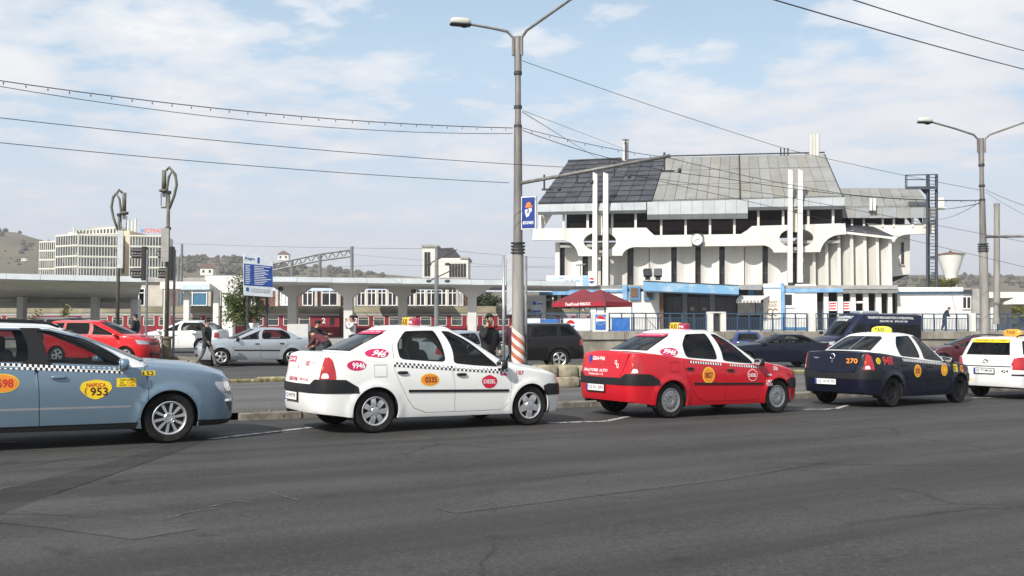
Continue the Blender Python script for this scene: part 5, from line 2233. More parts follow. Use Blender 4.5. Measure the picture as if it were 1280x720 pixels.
lampA, xA, zbA, ztA = street_lamp(647.5, 27, 46, 'tall concrete street lamp with red and white striped foot in the middle', .37, [(-1, -.25, .12, 1.25), (.80, -.60, 1.1, 3.2)], 'tall double-armed street lamps', True)
lampB, xB, zbB, ztB = street_lamp(1230.5, 37, 173, 'tall street lamp with two arms near the right edge', .36, [(-1, -.2, .42, 2.0), (.9, -.2, .9, 3.0)], 'tall double-armed street lamps', False)
M('sign_blue', (.008, .035, .22), .5)
M('sign_face_orange', (.75, .22, .04), .5)
# blue pole sign with orange and white emblem
mb = MB()
a, b = at(651.5, 246, 26.9), at(669.5, 245, 26.7)
a2, b2 = at(651.5, 287, 26.9), at(669.5, 286, 26.7)
fv = Vector((.04, .05, 0))
mb.prism([a2, b2, b, a], fv, 0)
sg = obj('pole_sign', mb, MATS['white_print'], label='blue sign with orange and white emblem fixed to the middle lamp post', cat='sign')
ux = (b - a).normalized()
uz = Vector((0, 0, 1))
nn = ux.cross(uz)
cen = (a + b + a2 + b2) / 4 + nn * .004
w_, h_ = (b - a).length, (a - a2).length
mb = MB()
mb.add([cen + ux * sx * w_ * .45 + uz * sz * h_ * .47 + nn * .003 for sx, sz in ((-1, -1), (1, -1), (1, 1), (-1, 1))], [(0, 1, 2, 3)], 0)
pf = obj('sign_face', mb, [MATS['sign_blue']], sg)


def flat(mb, pts, mi, off=.006):
    mb.add([cen + ux * x * w_ + uz * y * h_ + nn * off for x, y in pts], [tuple(range(len(pts)))], mi)


mb = MB()
flat(mb, [(-.22, .16), (.26, .16), (.30, .20), (.22, .22), (.16, .30), (.02, .33), (-.12, .29), (-.18, .2)], 0)
flat(mb, [(.0, .14), (.22, .14), (.24, .05), (.10, .0), (.06, -.08), (-.02, -.12), (-.04, -.05), (.06, .02)], 1)
flat(mb, [(-.24, .08), (-.06, .12), (-.04, .02), (-.2, -.02)], 1)
flat(mb, [(-.22, -.02), (-.06, .0), (-.02, -.1), (-.12, -.14)], 1)
text_on(mb, 'BERGENBIER', cen + uz * (-.30 * h_), ux, uz, w_ * .74, h_ * .09, .006, .04, 1)
obj('emblem', mb, [MATS['sign_face_orange'], MATS['white_print']], sg)

# bracket arm carrying the trolley wires
def bracket(a, b, label, hang):
    mb = MB()
    root = thing('wire_bracket', a, label, 'bracket', 'trolley wire bracket arms')
    mb.tube([a, b], .05, 8)
    obj('arm', mb, MATS['pole_metal'], root, smooth=True)
    for f, l in hang:
        p = Vector(a).lerp(Vector(b), f)
        mb = MB()
        mb.tube([p + Vector((0, 0, .12)), p - Vector((0, 0, l))], .03, 6)
        mb.box(p - Vector((-.1, 0, l)), (.34, .06, .05))
        obj('hanger', mb, MATS['steel_dark'], root)
        mb = MB()
        mb.blob(p - Vector((-.42, 0, l - .02)), (.11, .11, .14), .8, 8, 6)
        obj('insulator', mb, MATS['wire_black'], root, smooth=True)
    return root


bracket(at(651, 229, 26.9), at(838, 194.5, 26.2), 'long grey bracket arm with hangers on the middle lamp post', [(.16, .30), (.38, .28), (.63, .30), (.96, .40)])
bracket(at(1232, 296, 37), at(1292, 295, 35), 'bracket arm at the right edge on the right lamp post', [(.9, .1)])


def cable(name, pts, r_, label, sag=.0, beads=None, group='overhead wires', n=14):
    out = []
    pts = [Vector(p) for p in pts]
    edge = lambda p: abs((p.x / p.y) * 1200) > 640
    if edge(pts[0]):          # run on past the edge of the view to the next pole
        out.append(pts[0] + (pts[0] - pts[1]).normalized() * 25)
    tail = [pts[-1] + (pts[-1] - pts[-2]).normalized() * 25] if edge(pts[-1]) else []
    for a, b in zip(pts[:-1], pts[1:]):
        for i in range(n):
            f = i / n
            p = a.lerp(b, f)
            p.z -= sag * 4 * f * (1 - f)
            out.append(p)
    out += [Vector(pts[-1])]
    span = out
    out = out + tail
    mb = MB()
    mb.tube(out, r_ * .55, 5)
    o = obj(name, mb, MATS['wire_black'], label=label, cat='wire', group=group)
    if beads:
        m2 = MB()
        out = span
        tot = len(out) - 1
        for i in range(beads):
            f = (i + .5) / beads * tot
            k = int(f)
            p = out[k].lerp(out[k + 1], f - k)
            m2.box(p + Vector((0, 0, -.05)), (.02, .02, .05))
        obj('clips', m2, MATS['wire_black'], o, kind='stuff')
    return o


cable('overhead_wire', [at(-90, 87, 20.5), at(641, 160, 26.9)], .022, 'thick festooned wire from the left edge to the middle lamp post', .25, 34)
cable('overhead_wire', [at(-90, 92, 20.5), at(641, 167, 26.9)], .016, 'wire just beneath the festooned wire on the left', .35)
cable('overhead_wire', [at(-90, 137, 19), at(706, 209, 26.6)], .016, 'third wire from the top left running behind the middle lamp post', .12)
cable('overhead_wire', [at(-90, 169, 19.6), at(636, 228.5, 26.2)], .016, 'fourth wire from the top left ending near the bracket arm', .1)
cable('overhead_wire', [at(653, 76, 27), at(985, 187, 33), at(1228, 238, 37)], .016, 'wire from high on the middle lamp post down to the right lamp post', .05)
cable('overhead_wire', [at(653, 160, 27), at(835, 197, 30), at(1060, 243, 33.5), at(1228, 250, 37)], .018, 'festooned wire passing in front of the metal roof', .08, 26)
cable('overhead_wire', [at(653, 163, 27), at(900, 222, 31), at(1228, 251, 37)], .02, 'wire with no clips just below the festooned wire in front of the roof', .22)
cable('overhead_wire', [at(653, 138, 27), at(790, 190, 60)], .014, 'thin guy wire from the middle lamp post towards the roof ridge', .0)
cable('overhead_wire', [at(653, 140, 27), at(752, 201, 86)], .02, 'lower thin guy wire from the middle lamp post to the dark roof', .0)
cable('overhead_wire', [at(727, 211, 26.7), at(960, 242, 30), at(1290, 304, 36)], .014, 'trolley wire crossing the white band of the station hall', .0)
cable('overhead_wire', [at(783, 217, 26.5), at(980, 262, 30), at(1290, 336, 36)], .014, 'lower trolley wire crossing the station hall', .0)
cable('overhead_wire', [at(955, -4, 14), at(1290, 89, 22)], .02, 'thick wire across the top right corner', .03)
cable('overhead_wire', [at(1058, -3, 14), at(1290, 66, 22)], .018, 'thinner wire above the other in the top right corner', .03)
cable('overhead_wire', [at(1232, 237, 37), at(1300, 263, 30)], .016, 'wire from the right lamp post to the right edge', .05)
cable('overhead_wire', [at(1232, 240, 37), at(1300, 278, 30)], .012, 'thin wire below it from the right lamp post to the right edge', .05)
cable('overhead_wire', [at(1162, 262, 84), at(1226, 254, 37)], .03, 'thick cable from the ladder tower to the right lamp post', .1)
cable('overhead_wire', [at(1166, 273, 84), at(1226, 252, 37)], .022, 'slanting cable from the ladder tower foot rail up to the right lamp post', .3)

# plain thin pole right of the right lamp, and the white flag pole beside the middle lamp
mb = MB()
mb.tube([at(1246, 405, 44), at(1246, 257, 44)], [.15, .12], 12)
mb.blob(at(1246, 256, 44), (.26, .26, .2), .7, 10, 6)
obj('plain_pole', mb, MATS['pole_concrete'], label='plain concrete pole without lamps just right of the right lamp post', cat='pole', smooth=40)
root = thing('sign_board', (at(634, 440, 28.6).x, 28.6, gz(0, 28.6)), 'tall white framed board on thin poles behind the middle lamp post', 'board')
for px in (629.5, 657.5):
    p = at(px, 380, 28.6)
    mb = MB()
    mb.tube([(p.x, p.y, gz(p.x, p.y)), (p.x, p.y, at(px, 320, 28.6).z)], .04, 8)
    obj('pole', mb, MATS['alloy'] if px < 640 else MATS['steel_grey'], root, smooth=True)
mb = MB()
a, b = at(633, 393, 28.7), at(655, 318, 28.7)
mb.box2((a.x, 28.68, a.z), (b.x, 28.74, b.z))
obj('board', mb, M('board_grey', (.50, .52, .53), .6), root)
# ---------------- the station hall ----------------
FA, FB = at(672, 410, 87), at(1050, 410, 82)
FA.z = FB.z = 0
fd = (FB - FA).normalized()
fn = Vector((fd.y, -fd.x, 0))


def FP(px, py, d=0.0):
    """point on the hall's front plane, d metres in front of it"""
    r = ray(px, py)
    o = FA + fn * d
    e = Vector((0, 0, EYE))
    k = (o - e).dot(fn) / r.dot(fn)
    return e + r * k


def fslab(mb, poly, d, th_, mi=0, holes=()):
    """panel outlined in the plane of the front, th_ thick towards the back"""
    mb.prism([FP(x, y, d) for x, y in poly], -fn * th_, mi, [[FP(x, y, d) for x, y in h] for h in holes])


def frect(mb, x0, y0, x1, y1, d, th_, mi=0):
    fslab(mb, [(x0, y1), (x1, y1), (x1, y0), (x0, y0)], d, th_, mi)


M('hall_white', (.70, .685, .64), .85, scale=.5, col2=(.44, .42, .36), bump=.15, coord='Position', streak=(1.6, 1.6, .16), fac=(.46, .82))
M('hall_panel', (.63, .62, .585), .85, scale=.45, col2=(.36, .345, .29), bump=.15, coord='Position', streak=(1.6, 1.6, .16), fac=(.46, .84))
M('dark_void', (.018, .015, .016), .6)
M('dark_window', (.035, .032, .036), .15, var=.4, scale=.6, coord='Position')
M('maroon_panel', (.10, .075, .08), .7)
M('roof_slate', (.050, .052, .063), .45, var=.35, scale=.5, coord='Position', spec=.6)
M('roof_slate_b', (.058, .060, .072), .42, var=.3, scale=.6, coord='Position', spec=.6)
M('roof_slate_c', (.042, .044, .053), .5, var=.3, scale=.5, coord='Position', spec=.6)
M('roof_zinc', (.30, .305, .29), .6, .15, scale=.5, coord='Position', col2=(.23, .225, .20))
M('roof_zinc_b', (.32, .325, .315), .6, .15, scale=.5, coord='Position', col2=(.26, .26, .24))
M('roof_zinc_c', (.295, .29, .27), .7, .1, scale=.4, coord='Position', col2=(.24, .23, .20))
M('fascia_metal', (.34, .365, .38), .55, .1, scale=.7, coord='Position', col2=(.27, .295, .305))
M('fascia_edge', (.28, .29, .30), .6, .1, var=.2, coord='Position')
M('trim_blue', (.13, .30, .52), .7, scale=1.6, coord='Position', col2=(.30, .45, .60), fac=(.45, .7))
M('canopy_blue', (.17, .36, .55), .75, scale=.9, coord='Position', col2=(.42, .52, .58), fac=(.48, .68))
M('frame_blue', (.06, .22, .42), .6)
M('entrance_dark', (.012, .012, .016), .25)
M('entrance_pillar', (.16, .17, .18), .8)
M('tent_red', (.17, .02, .028), .8, var=.15, scale=1)
M('awning_white', (.66, .65, .62), .8)

hall = thing('station_hall', FP(865, 412, 0), 'white concrete station hall with steep metal roof, twin fins and round openings', 'station')


def hpart(nm, mat, fnc, parent=None, smooth=False, kind=None):
    mb = MB()
    fnc(mb)
    return obj(nm, mb, mat if isinstance(mat, list) else MATS[mat], parent or hall, smooth=smooth, kind=kind)


# body behind the front
def body(mb):
    a, b = FP(700, 312, -.9), FP(1004, 312, -.9)
    z = a.z
    q = -fn * 15
    mb.prism([(a.x, a.y, .6), (b.x, b.y, .6), (b.x, b.y, z), (a.x, a.y, z)], q)
hwall = hpart('wall', 'hall_white', body)
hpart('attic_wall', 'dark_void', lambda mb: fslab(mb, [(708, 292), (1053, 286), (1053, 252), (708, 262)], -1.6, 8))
hpart('attic_sill', 'maroon_panel', lambda mb: fslab(mb, [(712, 291), (1040, 286), (1040, 274), (712, 279)], -1.4, .1))
# tall wall panels and window slits on the upper floor
r8 = random.Random(8)
pan = [(694, 699.5, .5), (706, 728, .1), (735, 741, .2), (744, 751, .2), (762, 784, .05), (792, 811, .15), (812, 839, .3), (846, 869, .3), (876, 899, .3), (906, 930, .3), (931, 953, .15), (960, 985, .05)]
for x0, x1, d in pan:
    def pn(mb, x0=x0, x1=x1, d=d):
        # gently bowed vertical panel
        n = 6
        fr, bk = [], []
        for i in range(n + 1):
            f = i / n
            x = x0 + (x1 - x0) * f
            bow = (.35 if x1 - x0 > 15 else .0) * (1 - 4 * (f - .5) ** 2)
            fr.append((x, d - bow))
        lo = [FP(x, 357.5, dd) for x, dd in fr]
        hi = [FP(x, 303, dd) for x, dd in fr]
        for v in lo:
            v.z = lo[0].z
        vs = lo + hi + [p - fn * .35 for p in lo] + [p - fn * .35 for p in hi]
        m = n + 1
        fs = [(i, i + 1, m + i + 1, m + i) for i in range(n)] + [(0, m, 3 * m, 2 * m), (m - 1, 3 * m - 1, 4 * m - 1, 2 * m - 1)]
        mb.add(vs, fs)
    hpart('wall_panel', 'hall_panel', pn)
for x0, x1 in ((699.5, 706), (728, 735), (741, 744), (751, 762), (784, 792), (839, 846), (869, 876), (899, 906), (953, 960), (985, 1004)):
    w_ = hpart('window_slit', 'dark_window', lambda mb: frect(mb, x0, 303, x1, 357, -.35, .2))
    for yy in (324, 341):
        hpart('transom', 'maroon_panel', lambda mb: frect(mb, x0, yy, x1, yy + .8, -.25, .1), w_)
# saw-tooth fins on the right
fx = [1004, 1020, 1036, 1051.5, 1067.5, 1084, 1099.5, 1115.5]
for i in range(7):
    def fin(mb, i=i):
        a, b = FP(fx[i] + .3, 363, -.15), FP(fx[i + 1], 363, .75)
        zt = FP(fx[i], 287 + max(0, i - 2) * 2.1, 0).z
        z0 = FP(1050, 363, 0).z
        mb.prism([(a.x, a.y, z0), (b.x, b.y, z0), (b.x, b.y, zt), (a.x, a.y, zt)], -fn * .3)
        c = FP(fx[i + 1], 363, -.6)
        mb.prism([(b.x, b.y, z0), (c.x, c.y, z0), (c.x, c.y, zt), (b.x, b.y, zt)], -fd * .25)
    hpart('fin', 'hall_panel', fin)
hpart('side_block', 'hall_white', lambda mb: fslab(mb, [(1003, 363), (1115, 363), (1115, 300), (1003, 292)], -.7, 9))
hpart('thin_canopy', 'hall_white', lambda mb: mb.prism([FP(1040, 287.5, 1.2), FP(1118, 296.5, 1.2), FP(1118, 294.5, -3), FP(1040, 285.5, -3)], (0, 0, -.18)))
hpart('low_roof', 'roof_slate', lambda mb: mb.prism([FP(1052, 287, .9), FP(1116, 294.5, .9), FP(1087, 281, -4.5), FP(1052, 280, -4.5)], (0, 0, -.1)))
# the big white band with arches and round openings


def arc(cx, cy, rx, ry, a0, a1, n=10):
    return [(cx + rx * math.cos(R(a0 + (a1 - a0) * i / n)), cy - ry * math.sin(R(a0 + (a1 - a0) * i / n))) for i in range(n + 1)]


el1 = arc(749.8, 301.9, 20.6, 11.9, 0, 345, 23)
el2 = arc(995.6, 297.5, 21.4, 12.2, 0, 345, 23)
left = [(667, 285.5), (665, 300)] + arc(702, 320.5, 20.5, 20.2, 90, 6, 9) + [(723.5, 320), (777, 319.5)] + arc(795, 321, 17.5, 12.5, 175, 90, 8) + [(812, 308.6), (812, 289), (808, 284.6)]
mid = [(812.1, 308.6), (935, 306.9), (935, 287), (926, 292.6), (818, 294), (812.1, 289)]
right = [(935.1, 306.9), (955, 306.6)] + arc(954, 320, 14, 13.5, 88, 20, 7) + [(968.5, 315.6), (1024, 314.8)] + arc(1052, 319, 27, 26, 170, 92, 9) + [(1058, 292.6), (1056.5, 279), (940, 282.5), (935.1, 286.8)]
hpart('band_left', 'hall_white', lambda mb: fslab(mb, left, 1.7, .6, 0, [el1]))
hpart('band_middle', 'hall_white', lambda mb: fslab(mb, mid, 1.68, .6))
hpart('band_right', 'hall_white', lambda mb: fslab(mb, right, 1.7, .6, 0, [el2]))
hpart('walkway', 'concrete', lambda mb: mb.prism([FP(700, 306, 1.2), FP(1050, 300, 1.2), FP(1050, 300, -.6), FP(700, 306, -.6)], (0, 0, -.25)))
for s0 in (0, 1):
    xs = ((740, 746.2), (753, 760)) if s0 == 0 else ((984.6, 990.8), (997, 1003.4))
    yt, yb = (215, 357) if s0 == 0 else (211, 353)
    for x0, x1 in xs:
        hpart('pylon', 'hall_white', lambda mb: fslab(mb, [(x0, yb), (x1, yb), (x1, yt + 2.5), (x0 + 1, yt)], 2.5, .75))
    for yy in ((262, 266), (313, 316)) if s0 == 0 else ((257, 262), (309, 313)):
        hpart('pylon_tie', 'concrete', lambda mb: frect(mb, xs[0][1], yy[0], xs[1][0], yy[1], 2.1, .3))
    hpart('pylon_back', 'hall_panel', lambda mb: frect(mb, xs[0][1] + .2, 264 if s0 == 0 else 260, xs[1][0] - .2, yb - 63, 1.75, .1))
# clerestory posts
for px, y0, y1 in ((675, 267, 287), (704.5, 267, 287), (734.5, 267, 286), (765, 266, 286), (794.5, 266, 286), (826.5, 273, 295), (857, 273, 294.5), (887.5, 273, 294), (918, 273, 293.5), (948, 262, 284), (979, 261, 283), (1010.5, 261, 282), (1041.5, 260, 281)):
    hpart('post', 'hall_white', lambda mb: fslab(mb, [(px - 1.4, y1), (px + 1.4, y1), (px + 1.4, y0), (px - 1.4, y0)], 1.35, .35))
hpart('strut', 'hall_panel', lambda mb: fslab(mb, [(678, 286), (690, 268), (676, 268)], .8, .25))
# eaves: metal fascia in separate sheets


def fascia(x0, x1, yt0, yt1, yb0, yb1, n):
    for i in range(n):
        f0, f1 = i / n, (i + 1) / n
        a, b = x0 + (x1 - x0) * f0, x0 + (x1 - x0) * f1 - .25
        lt = lambda f: yt0 + (yt1 - yt0) * f
        lb = lambda f: yb0 + (yb1 - yb0) * f
        def sh(mb):
            k = .72
            mb.prism([FP(a, lt(f0) + (lb(f0) - lt(f0)) * k, 2.2), FP(b, lt(f1) + (lb(f1) - lt(f1)) * k, 2.2), FP(b, lt(f1), 1.9), FP(a, lt(f0), 1.9)], -fn * .25)
            mb.prism([FP(a, lb(f0), 1.95), FP(b, lb(f1), 1.95), FP(b, lt(f1) + (lb(f1) - lt(f1)) * k, 2.26), FP(a, lt(f0) + (lb(f0) - lt(f0)) * k, 2.26)], -fn * .25)
        hpart('fascia_sheet', 'fascia_metal', sh)


fascia(672.5, 808, 255.5, 252.8, 268.5, 266, 9)
fascia(809, 935, 252.5, 249.5, 274.2, 273, 9)
fascia(935.5, 1056, 249.3, 246.6, 262.6, 261, 8)


def roof(BL, BR, TL, TR, d0, d1, nc, nr, mats, name, base, gap=.012, th_=.09, seed=1):
    r = random.Random(seed)
    P = [FP(*BL, d0), FP(*BR, d0), FP(*TR, d1), FP(*TL, d1)]
    n = (P[1] - P[0]).cross(P[3] - P[0]).normalized()
    bl = lambda u, v: (P[0] * (1 - u) + P[1] * u) * (1 - v) + (P[3] * (1 - u) + P[2] * u) * v
    hpart('roof_deck', base, lambda mb: mb.prism(P, -n * .3))
    for i in range(nc):
        for j in range(nr):
            u0, u1 = (i + gap) / nc, (i + 1 - gap) / nc
            v0, v1 = (j + gap * 1.2) / nr, (j + 1 - gap) / nr
            mb = MB()
            lift = [r.uniform(.02, .06) for _ in range(4)]
            low = .05 if nr > 4 else .0
            vs = [bl(u0, v0) + n * (th_ + lift[0] + low), bl(u1, v0) + n * (th_ + lift[1] + low), bl(u1, v1) + n * (th_ + lift[2]), bl(u0, v1) + n * (th_ + lift[3])]
            vs += [bl(u0, v0) + n * .004, bl(u1, v0) + n * .004, bl(u1, v1) + n * .004, bl(u0, v1) + n * .004]
            mb.add(vs, [(0, 1, 2, 3), (0, 4, 5, 1), (1, 5, 6, 2), (2, 6, 7, 3), (3, 7, 4, 0)])
            obj(name, mb, MATS[r.choice(mats) if nr > 4 else mats[(i * 7 // 5 + (r.random() < .12)) % len(mats)]], hall)
    return P, bl, n


roof((672.5, 255), (815, 252), (710, 203), (832, 197.5), 1.8, -8.5, 9, 9, ['roof_slate', 'roof_slate', 'roof_slate_b', 'roof_slate_c'], 'roof_panel', 'roof_slate_c', .02, .06, seed=3)
zP, zb_, zn = roof((815.5, 252), (1053, 246.5), (832.5, 197.5), (1030, 193.5), 1.8, -8.5, 17, 3, ['roof_zinc', 'roof_zinc', 'roof_zinc_b', 'roof_zinc_c'], 'roof_sheet', 'fascia_edge', .02, .04, seed=4)
# back slope and gable so the roof is solid
def back(mb):
    a, b = FP(710, 203, -8.5), FP(1030, 193.5, -8.5)
    a2, b2 = FP(690, 262, -18), FP(1056, 256, -18)
    mb.prism([b, a, a2, b2], (0, 0, -.3))
    e = FP(1053, 246.5, 1.6)
    mb.prism([e, b2, b], (-.2, 0, 0))
hpart('roof_back', 'roof_zinc', back)
for i in range(18):
    p = zb_(i / 17, 0) + zn * .14
    q = zb_(i / 17, 1) + zn * .14
    if i == 8:
        hpart('seam', 'steel_dark', lambda mb: mb.tube([p, q], .07, 5))
hpart('ridge_rail', 'steel_dark', lambda mb: (mb.tube([FP(832, 197, -8.5) + Vector((0, 0, .15)), FP(1031, 192.5, -8.5) + Vector((0, 0, .15))], .07, 5), mb.tube([FP(710, 202.5, -8.5) + Vector((0, 0, .1)), FP(777, 199.5, -8.5) + Vector((0, 0, .1))], .12, 5)))
hpart('snow_guard', 'steel_dark', lambda mb: (mb.tube([FP(815, 250.5, 1.7), FP(1056, 245, 1.7)], .04, 5), [mb.tube([FP(x, 252.6 - (x - 815) * .0228, 1.7), FP(x, 249.5 - (x - 815) * .0228, 1.7)], .035, 4) for x in range(818, 1054, 15)]), kind='stuff')
hpart('gable_edge', 'steel_dark', lambda mb: mb.tube([FP(1030.5, 193.5, -8.4), FP(1053, 246, 1.6)], .09, 5))
hpart('chimney', 'hall_panel', lambda mb: [mb.tube([FP(1014 + 4 * i, 196, -8.2), FP(1014 + 4 * i, 168, -8.2)], .17, 10) for i in range(3)])
hpart('flue', 'hall_panel', lambda mb: (mb.tube([FP(782, 203, -8.2), FP(782, 175, -8.2)], .3, 10),))
hpart('flue_mast', 'steel_dark', lambda mb: (mb.tube([FP(782, 200, -7.6), FP(782, 174, -7.6)], .08, 6), mb.tube([FP(778, 175, -7.6), FP(786, 175, -7.6)], .06, 5)))
hpart('roof_pegs', 'steel_dark', lambda mb: [mb.tube([FP(x, 196, -8.3), FP(x, 185, -8.3)], .07, 5) for x in (976, 980.5, 985)], kind='stuff')
# right wing, set back
roof((1051, 259), (1163, 258.5), (1050, 236), (1147, 236), -3.2, -10, 8, 2, ['roof_zinc', 'roof_zinc_b', 'roof_zinc'], 'roof_sheet', 'fascia_edge', .02, .04, seed=6)
for i in range(7):
    a, b = 1052 + i * 17.2, 1052 + (i + 1) * 17.2 - .3
    hpart('fascia_sheet', 'fascia_metal' if i % 2 else 'roof_zinc_b', lambda mb: fslab(mb, [(a, 272.5), (b, 272.2), (b, 259.5), (a, 259.8)], -2.9, .3))
wb = [(1083, 279), (1095, 290)] + [(1112, 304), (1117.5, 304)] + arc(1136, 304, 18, 11.2, 176, 92, 8) + [(1172, 292), (1170.5, 277.5), (1140, 280), (1110, 281)]
hpart('wing_band', 'hall_white', lambda mb: fslab(mb, wb, -3.6, .5))
for px in (1065, 1080, 1103.5, 1117.5, 1141, 1156):
    hpart('post', 'hall_white', lambda mb: frect(mb, px - 1.3, 271.5, px + 1.3, 284, -3.5, .3))
for px in (1133, 1147):
    hpart('strut', 'dark_void', lambda mb: fslab(mb, [(px, 272), (px + 6, 272), (px + 6, 280)], -3.8, .2))
hpart('wing_attic', 'dark_void', lambda mb: fslab(mb, [(1053, 286), (1131, 286), (1131, 262), (1053, 262)], -4.6, 5))
hpart('wing_wall', 'hall_panel', lambda mb: (fslab(mb, [(1115, 346), (1137.5, 342.5), (1137.5, 291), (1115, 291)], -5.2, 6)))
ws = hpart('window_slit', 'dark_window', lambda mb: frect(mb, 1126.5, 303, 1130, 331, -5.1, .12))
hpart('sill', 'concrete', lambda mb: frect(mb, 1124.5, 330.5, 1131, 331.8, -5.0, .25), ws)
hpart('soffit', 'dark_void', lambda mb: fslab(mb, [(1115, 353), (1136, 343.5), (1115, 343.5)], -5.6, 5))
for x0, x1 in ((1087, 1090.2), (1091.6, 1094.8)):
    hpart('small_fin', 'hall_white', lambda mb: frect(mb, x0, 248, x1, 263, -2.4, .4))
# station clock
ck = hpart('clock', 'steel_dark', lambda mb: frect(mb, 865, 292, 878.5, 308, 2.02, .32))
cc = FP(871.3, 299.6, 2.03)
hpart('clock_rim', 'steel_grey', lambda mb: mb.tube([cc, cc + fn * .10], .52, 24), ck)
hpart('clock_face', 'white_print', lambda mb: mb.tube([cc, cc + fn * .115], .46, 24), ck)


def cmark(mb):
    c2 = cc + fn * .122
    up = Vector((0, 0, 1))
    for i in range(12):
        a = i * math.pi / 6
        q = fd * math.sin(a) + up * math.cos(a)
        s_ = fd * math.cos(a) - up * math.sin(a)
        mb.add([c2 + q * .34 - s_ * .02, c2 + q * .34 + s_ * .02, c2 + q * .43 + s_ * .02, c2 + q * .43 - s_ * .02], [(0, 1, 2, 3)])
    for a, l, w2 in ((R(76), .25, .03), (R(238), .38, .022)):
        q = fd * math.sin(a) + up * math.cos(a)
        s_ = fd * math.cos(a) - up * math.sin(a)
        mb.add([c2 - q * .05 - s_ * w2, c2 - q * .05 + s_ * w2, c2 + q * l + s_ * w2, c2 + q * l - s_ * w2], [(0, 1, 2, 3)])
hpart('clock_hands', 'black_print', cmark, ck)

# ---------- ground floor of the hall ----------
ZB = PLAT
def gbox(mb, x0, y0, x1, d, th_, mi=0, y1=None):
    """wall piece from row y0 down to the forecourt"""
    a, b = FP(x0, y0, d), FP(x1, y0, d)
    z1 = ZB if y1 is None else FP((x0 + x1) / 2, y1, d).z
    mb.prism([(a.x, a.y, z1), (b.x, b.y, z1), b, a], -fn * th_, mi)


G1 = 3.0
hpart('ground_floor_roof', 'concrete', lambda mb: mb.prism([FP(650, 357.5, G1), FP(1122, 357.5, G1), FP(1122, 356, -.8), FP(650, 356, -.8)], (0, 0, -.25)))
hpart('shop_wall', 'white_plaster', lambda mb: gbox(mb, 652, 369, 682, G1 - .1, .3))
hpart('shop_parapet', 'white_plaster', lambda mb: gbox(mb, 700, 357.5, 779, G1, .3, 0, 364))
hpart('shop_fascia', 'trim_blue', lambda mb: gbox(mb, 674, 362.5, 748, G1 + .6, .5, 0, 368.5))
hpart('shop_fascia', 'trim_blue', lambda mb: gbox(mb, 755, 362, 779, G1 + .12, .2, 0, 365))
hpart('shop_wall', 'white_plaster', lambda mb: gbox(mb, 762, 364.5, 824, G1 - .05, .3))
hpart('shop_recess', 'dark_window', lambda mb: gbox(mb, 681, 368, 763, G1 - 1.2, .2))
for x0, x1 in ((690, 692), (697, 701), (714, 718), (727, 730), (738, 745), (756, 763)):
    hpart('shop_pillar', 'white_plaster', lambda mb: gbox(mb, x0, 369, x1, G1 - .9, .2))
for x0, x1, mt in ((682, 689, 'dark_window'), (702, 713, 'dark_window'), (719, 726, 'banner_white'), (731, 737, 'lamp_clear'), (746, 755, 'banner_white')):
    w_ = hpart('shop_window', mt, lambda mb: gbox(mb, x0, 372, x1, G1 - 1.0, .1, 0, 404))
hpart('shop_poster', [MATS['banner_white'], MATS['banner_blue']], lambda mb: (gbox(mb, 664, 376, 679, G1, .06, 0, 391), gbox(mb, 665.5, 377, 670, G1 + .03, .02, 1, 381), gbox(mb, 672, 379, 678, G1 + .03, .02, 1, 380.4), gbox(mb, 666, 388, 676, G1 + .03, .02, 1, 390)))
hpart('pilaster', 'trim_blue', lambda mb: gbox(mb, 778, 356, 784, G1 + .25, .5, 0, 375))
for x0, x1 in ((786.5, 800), (804.5, 817)):
    fr = hpart('display_case', 'frame_blue', lambda mb: frect(mb, x0, 358 + (x0 > 800) * 4, x1, 374.5, G1 + .25, .3))
    hpart('display_board', 'rust', lambda mb: frect(mb, x0 + 2, 360 + (x0 > 800) * 4, x1 - 2, 372, G1 + .27, .06), fr)
# entrance
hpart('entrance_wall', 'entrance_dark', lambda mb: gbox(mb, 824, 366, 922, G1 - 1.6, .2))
for x0, x1 in ((853, 859), (887, 893.5)):
    hpart('entrance_pillar', 'entrance_pillar', lambda mb: gbox(mb, x0, 366, x1, G1 + .2, .45))
for x0, x1 in ((830, 840), (841, 852), (860, 873), (874, 886), (894, 907), (908, 920)):
    dr = hpart('door', 'dark_window', lambda mb: gbox(mb, x0, 371, x1, G1 - 1.45, .08))
    hpart('door_frame', 'steel_dark', lambda mb: gbox(mb, x0 - .4, 390, x1, G1 - 1.4, .08, 0, 391))
for x in (863, 878):
    hpart('door_notice', 'concrete', lambda mb: frect(mb, x, 384, x + 5, 388.5, G1 - 1.38, .03))
hpart('brown_column', 'rust', lambda mb: gbox(mb, 824, 366, 829, G1 + 2.2, .4))
def can(mb):
    a, b = FP(804, 351.5, G1 + 4.2), FP(923.5, 356.8, G1 + 2.6)
    a2, b2 = FP(804, 363.2, G1 + 4.2), FP(923.5, 368, G1 + 2.6)
    mb.prism([a2, b2, b, a], -fn * 4.0)
cn = hpart('entrance_canopy', 'canopy_blue', can)
hpart('canopy_edge', 'steel_dark', lambda mb: mb.prism([FP(804, 351.6, G1 + 4.25), FP(923.5, 356.9, G1 + 2.65), FP(923.5, 356.1, G1 + 2.65), FP(804, 350.6, G1 + 4.25)], -fn * 4.05), cn)
for i, x in enumerate((809.5, 822.5)):
    def fl(mb):
        p = FP(x, 341, G1 + 3.4)
        mb.box(p, (.62, .4, .62), .2 - i * .5, tilt=Matrix.Rotation(R(-18), 3, 'X'))
        mb.box(p + Vector((0, 0, -.45)), (.4, .1, .3))
    mb = MB()
    fl(mb)
    f_ = obj('floodlight', mb, MATS['steel_dark'], label=('left' if i == 0 else 'right') + ' black floodlight standing on the blue entrance canopy', cat='floodlight', group='floodlights on the entrance canopy')
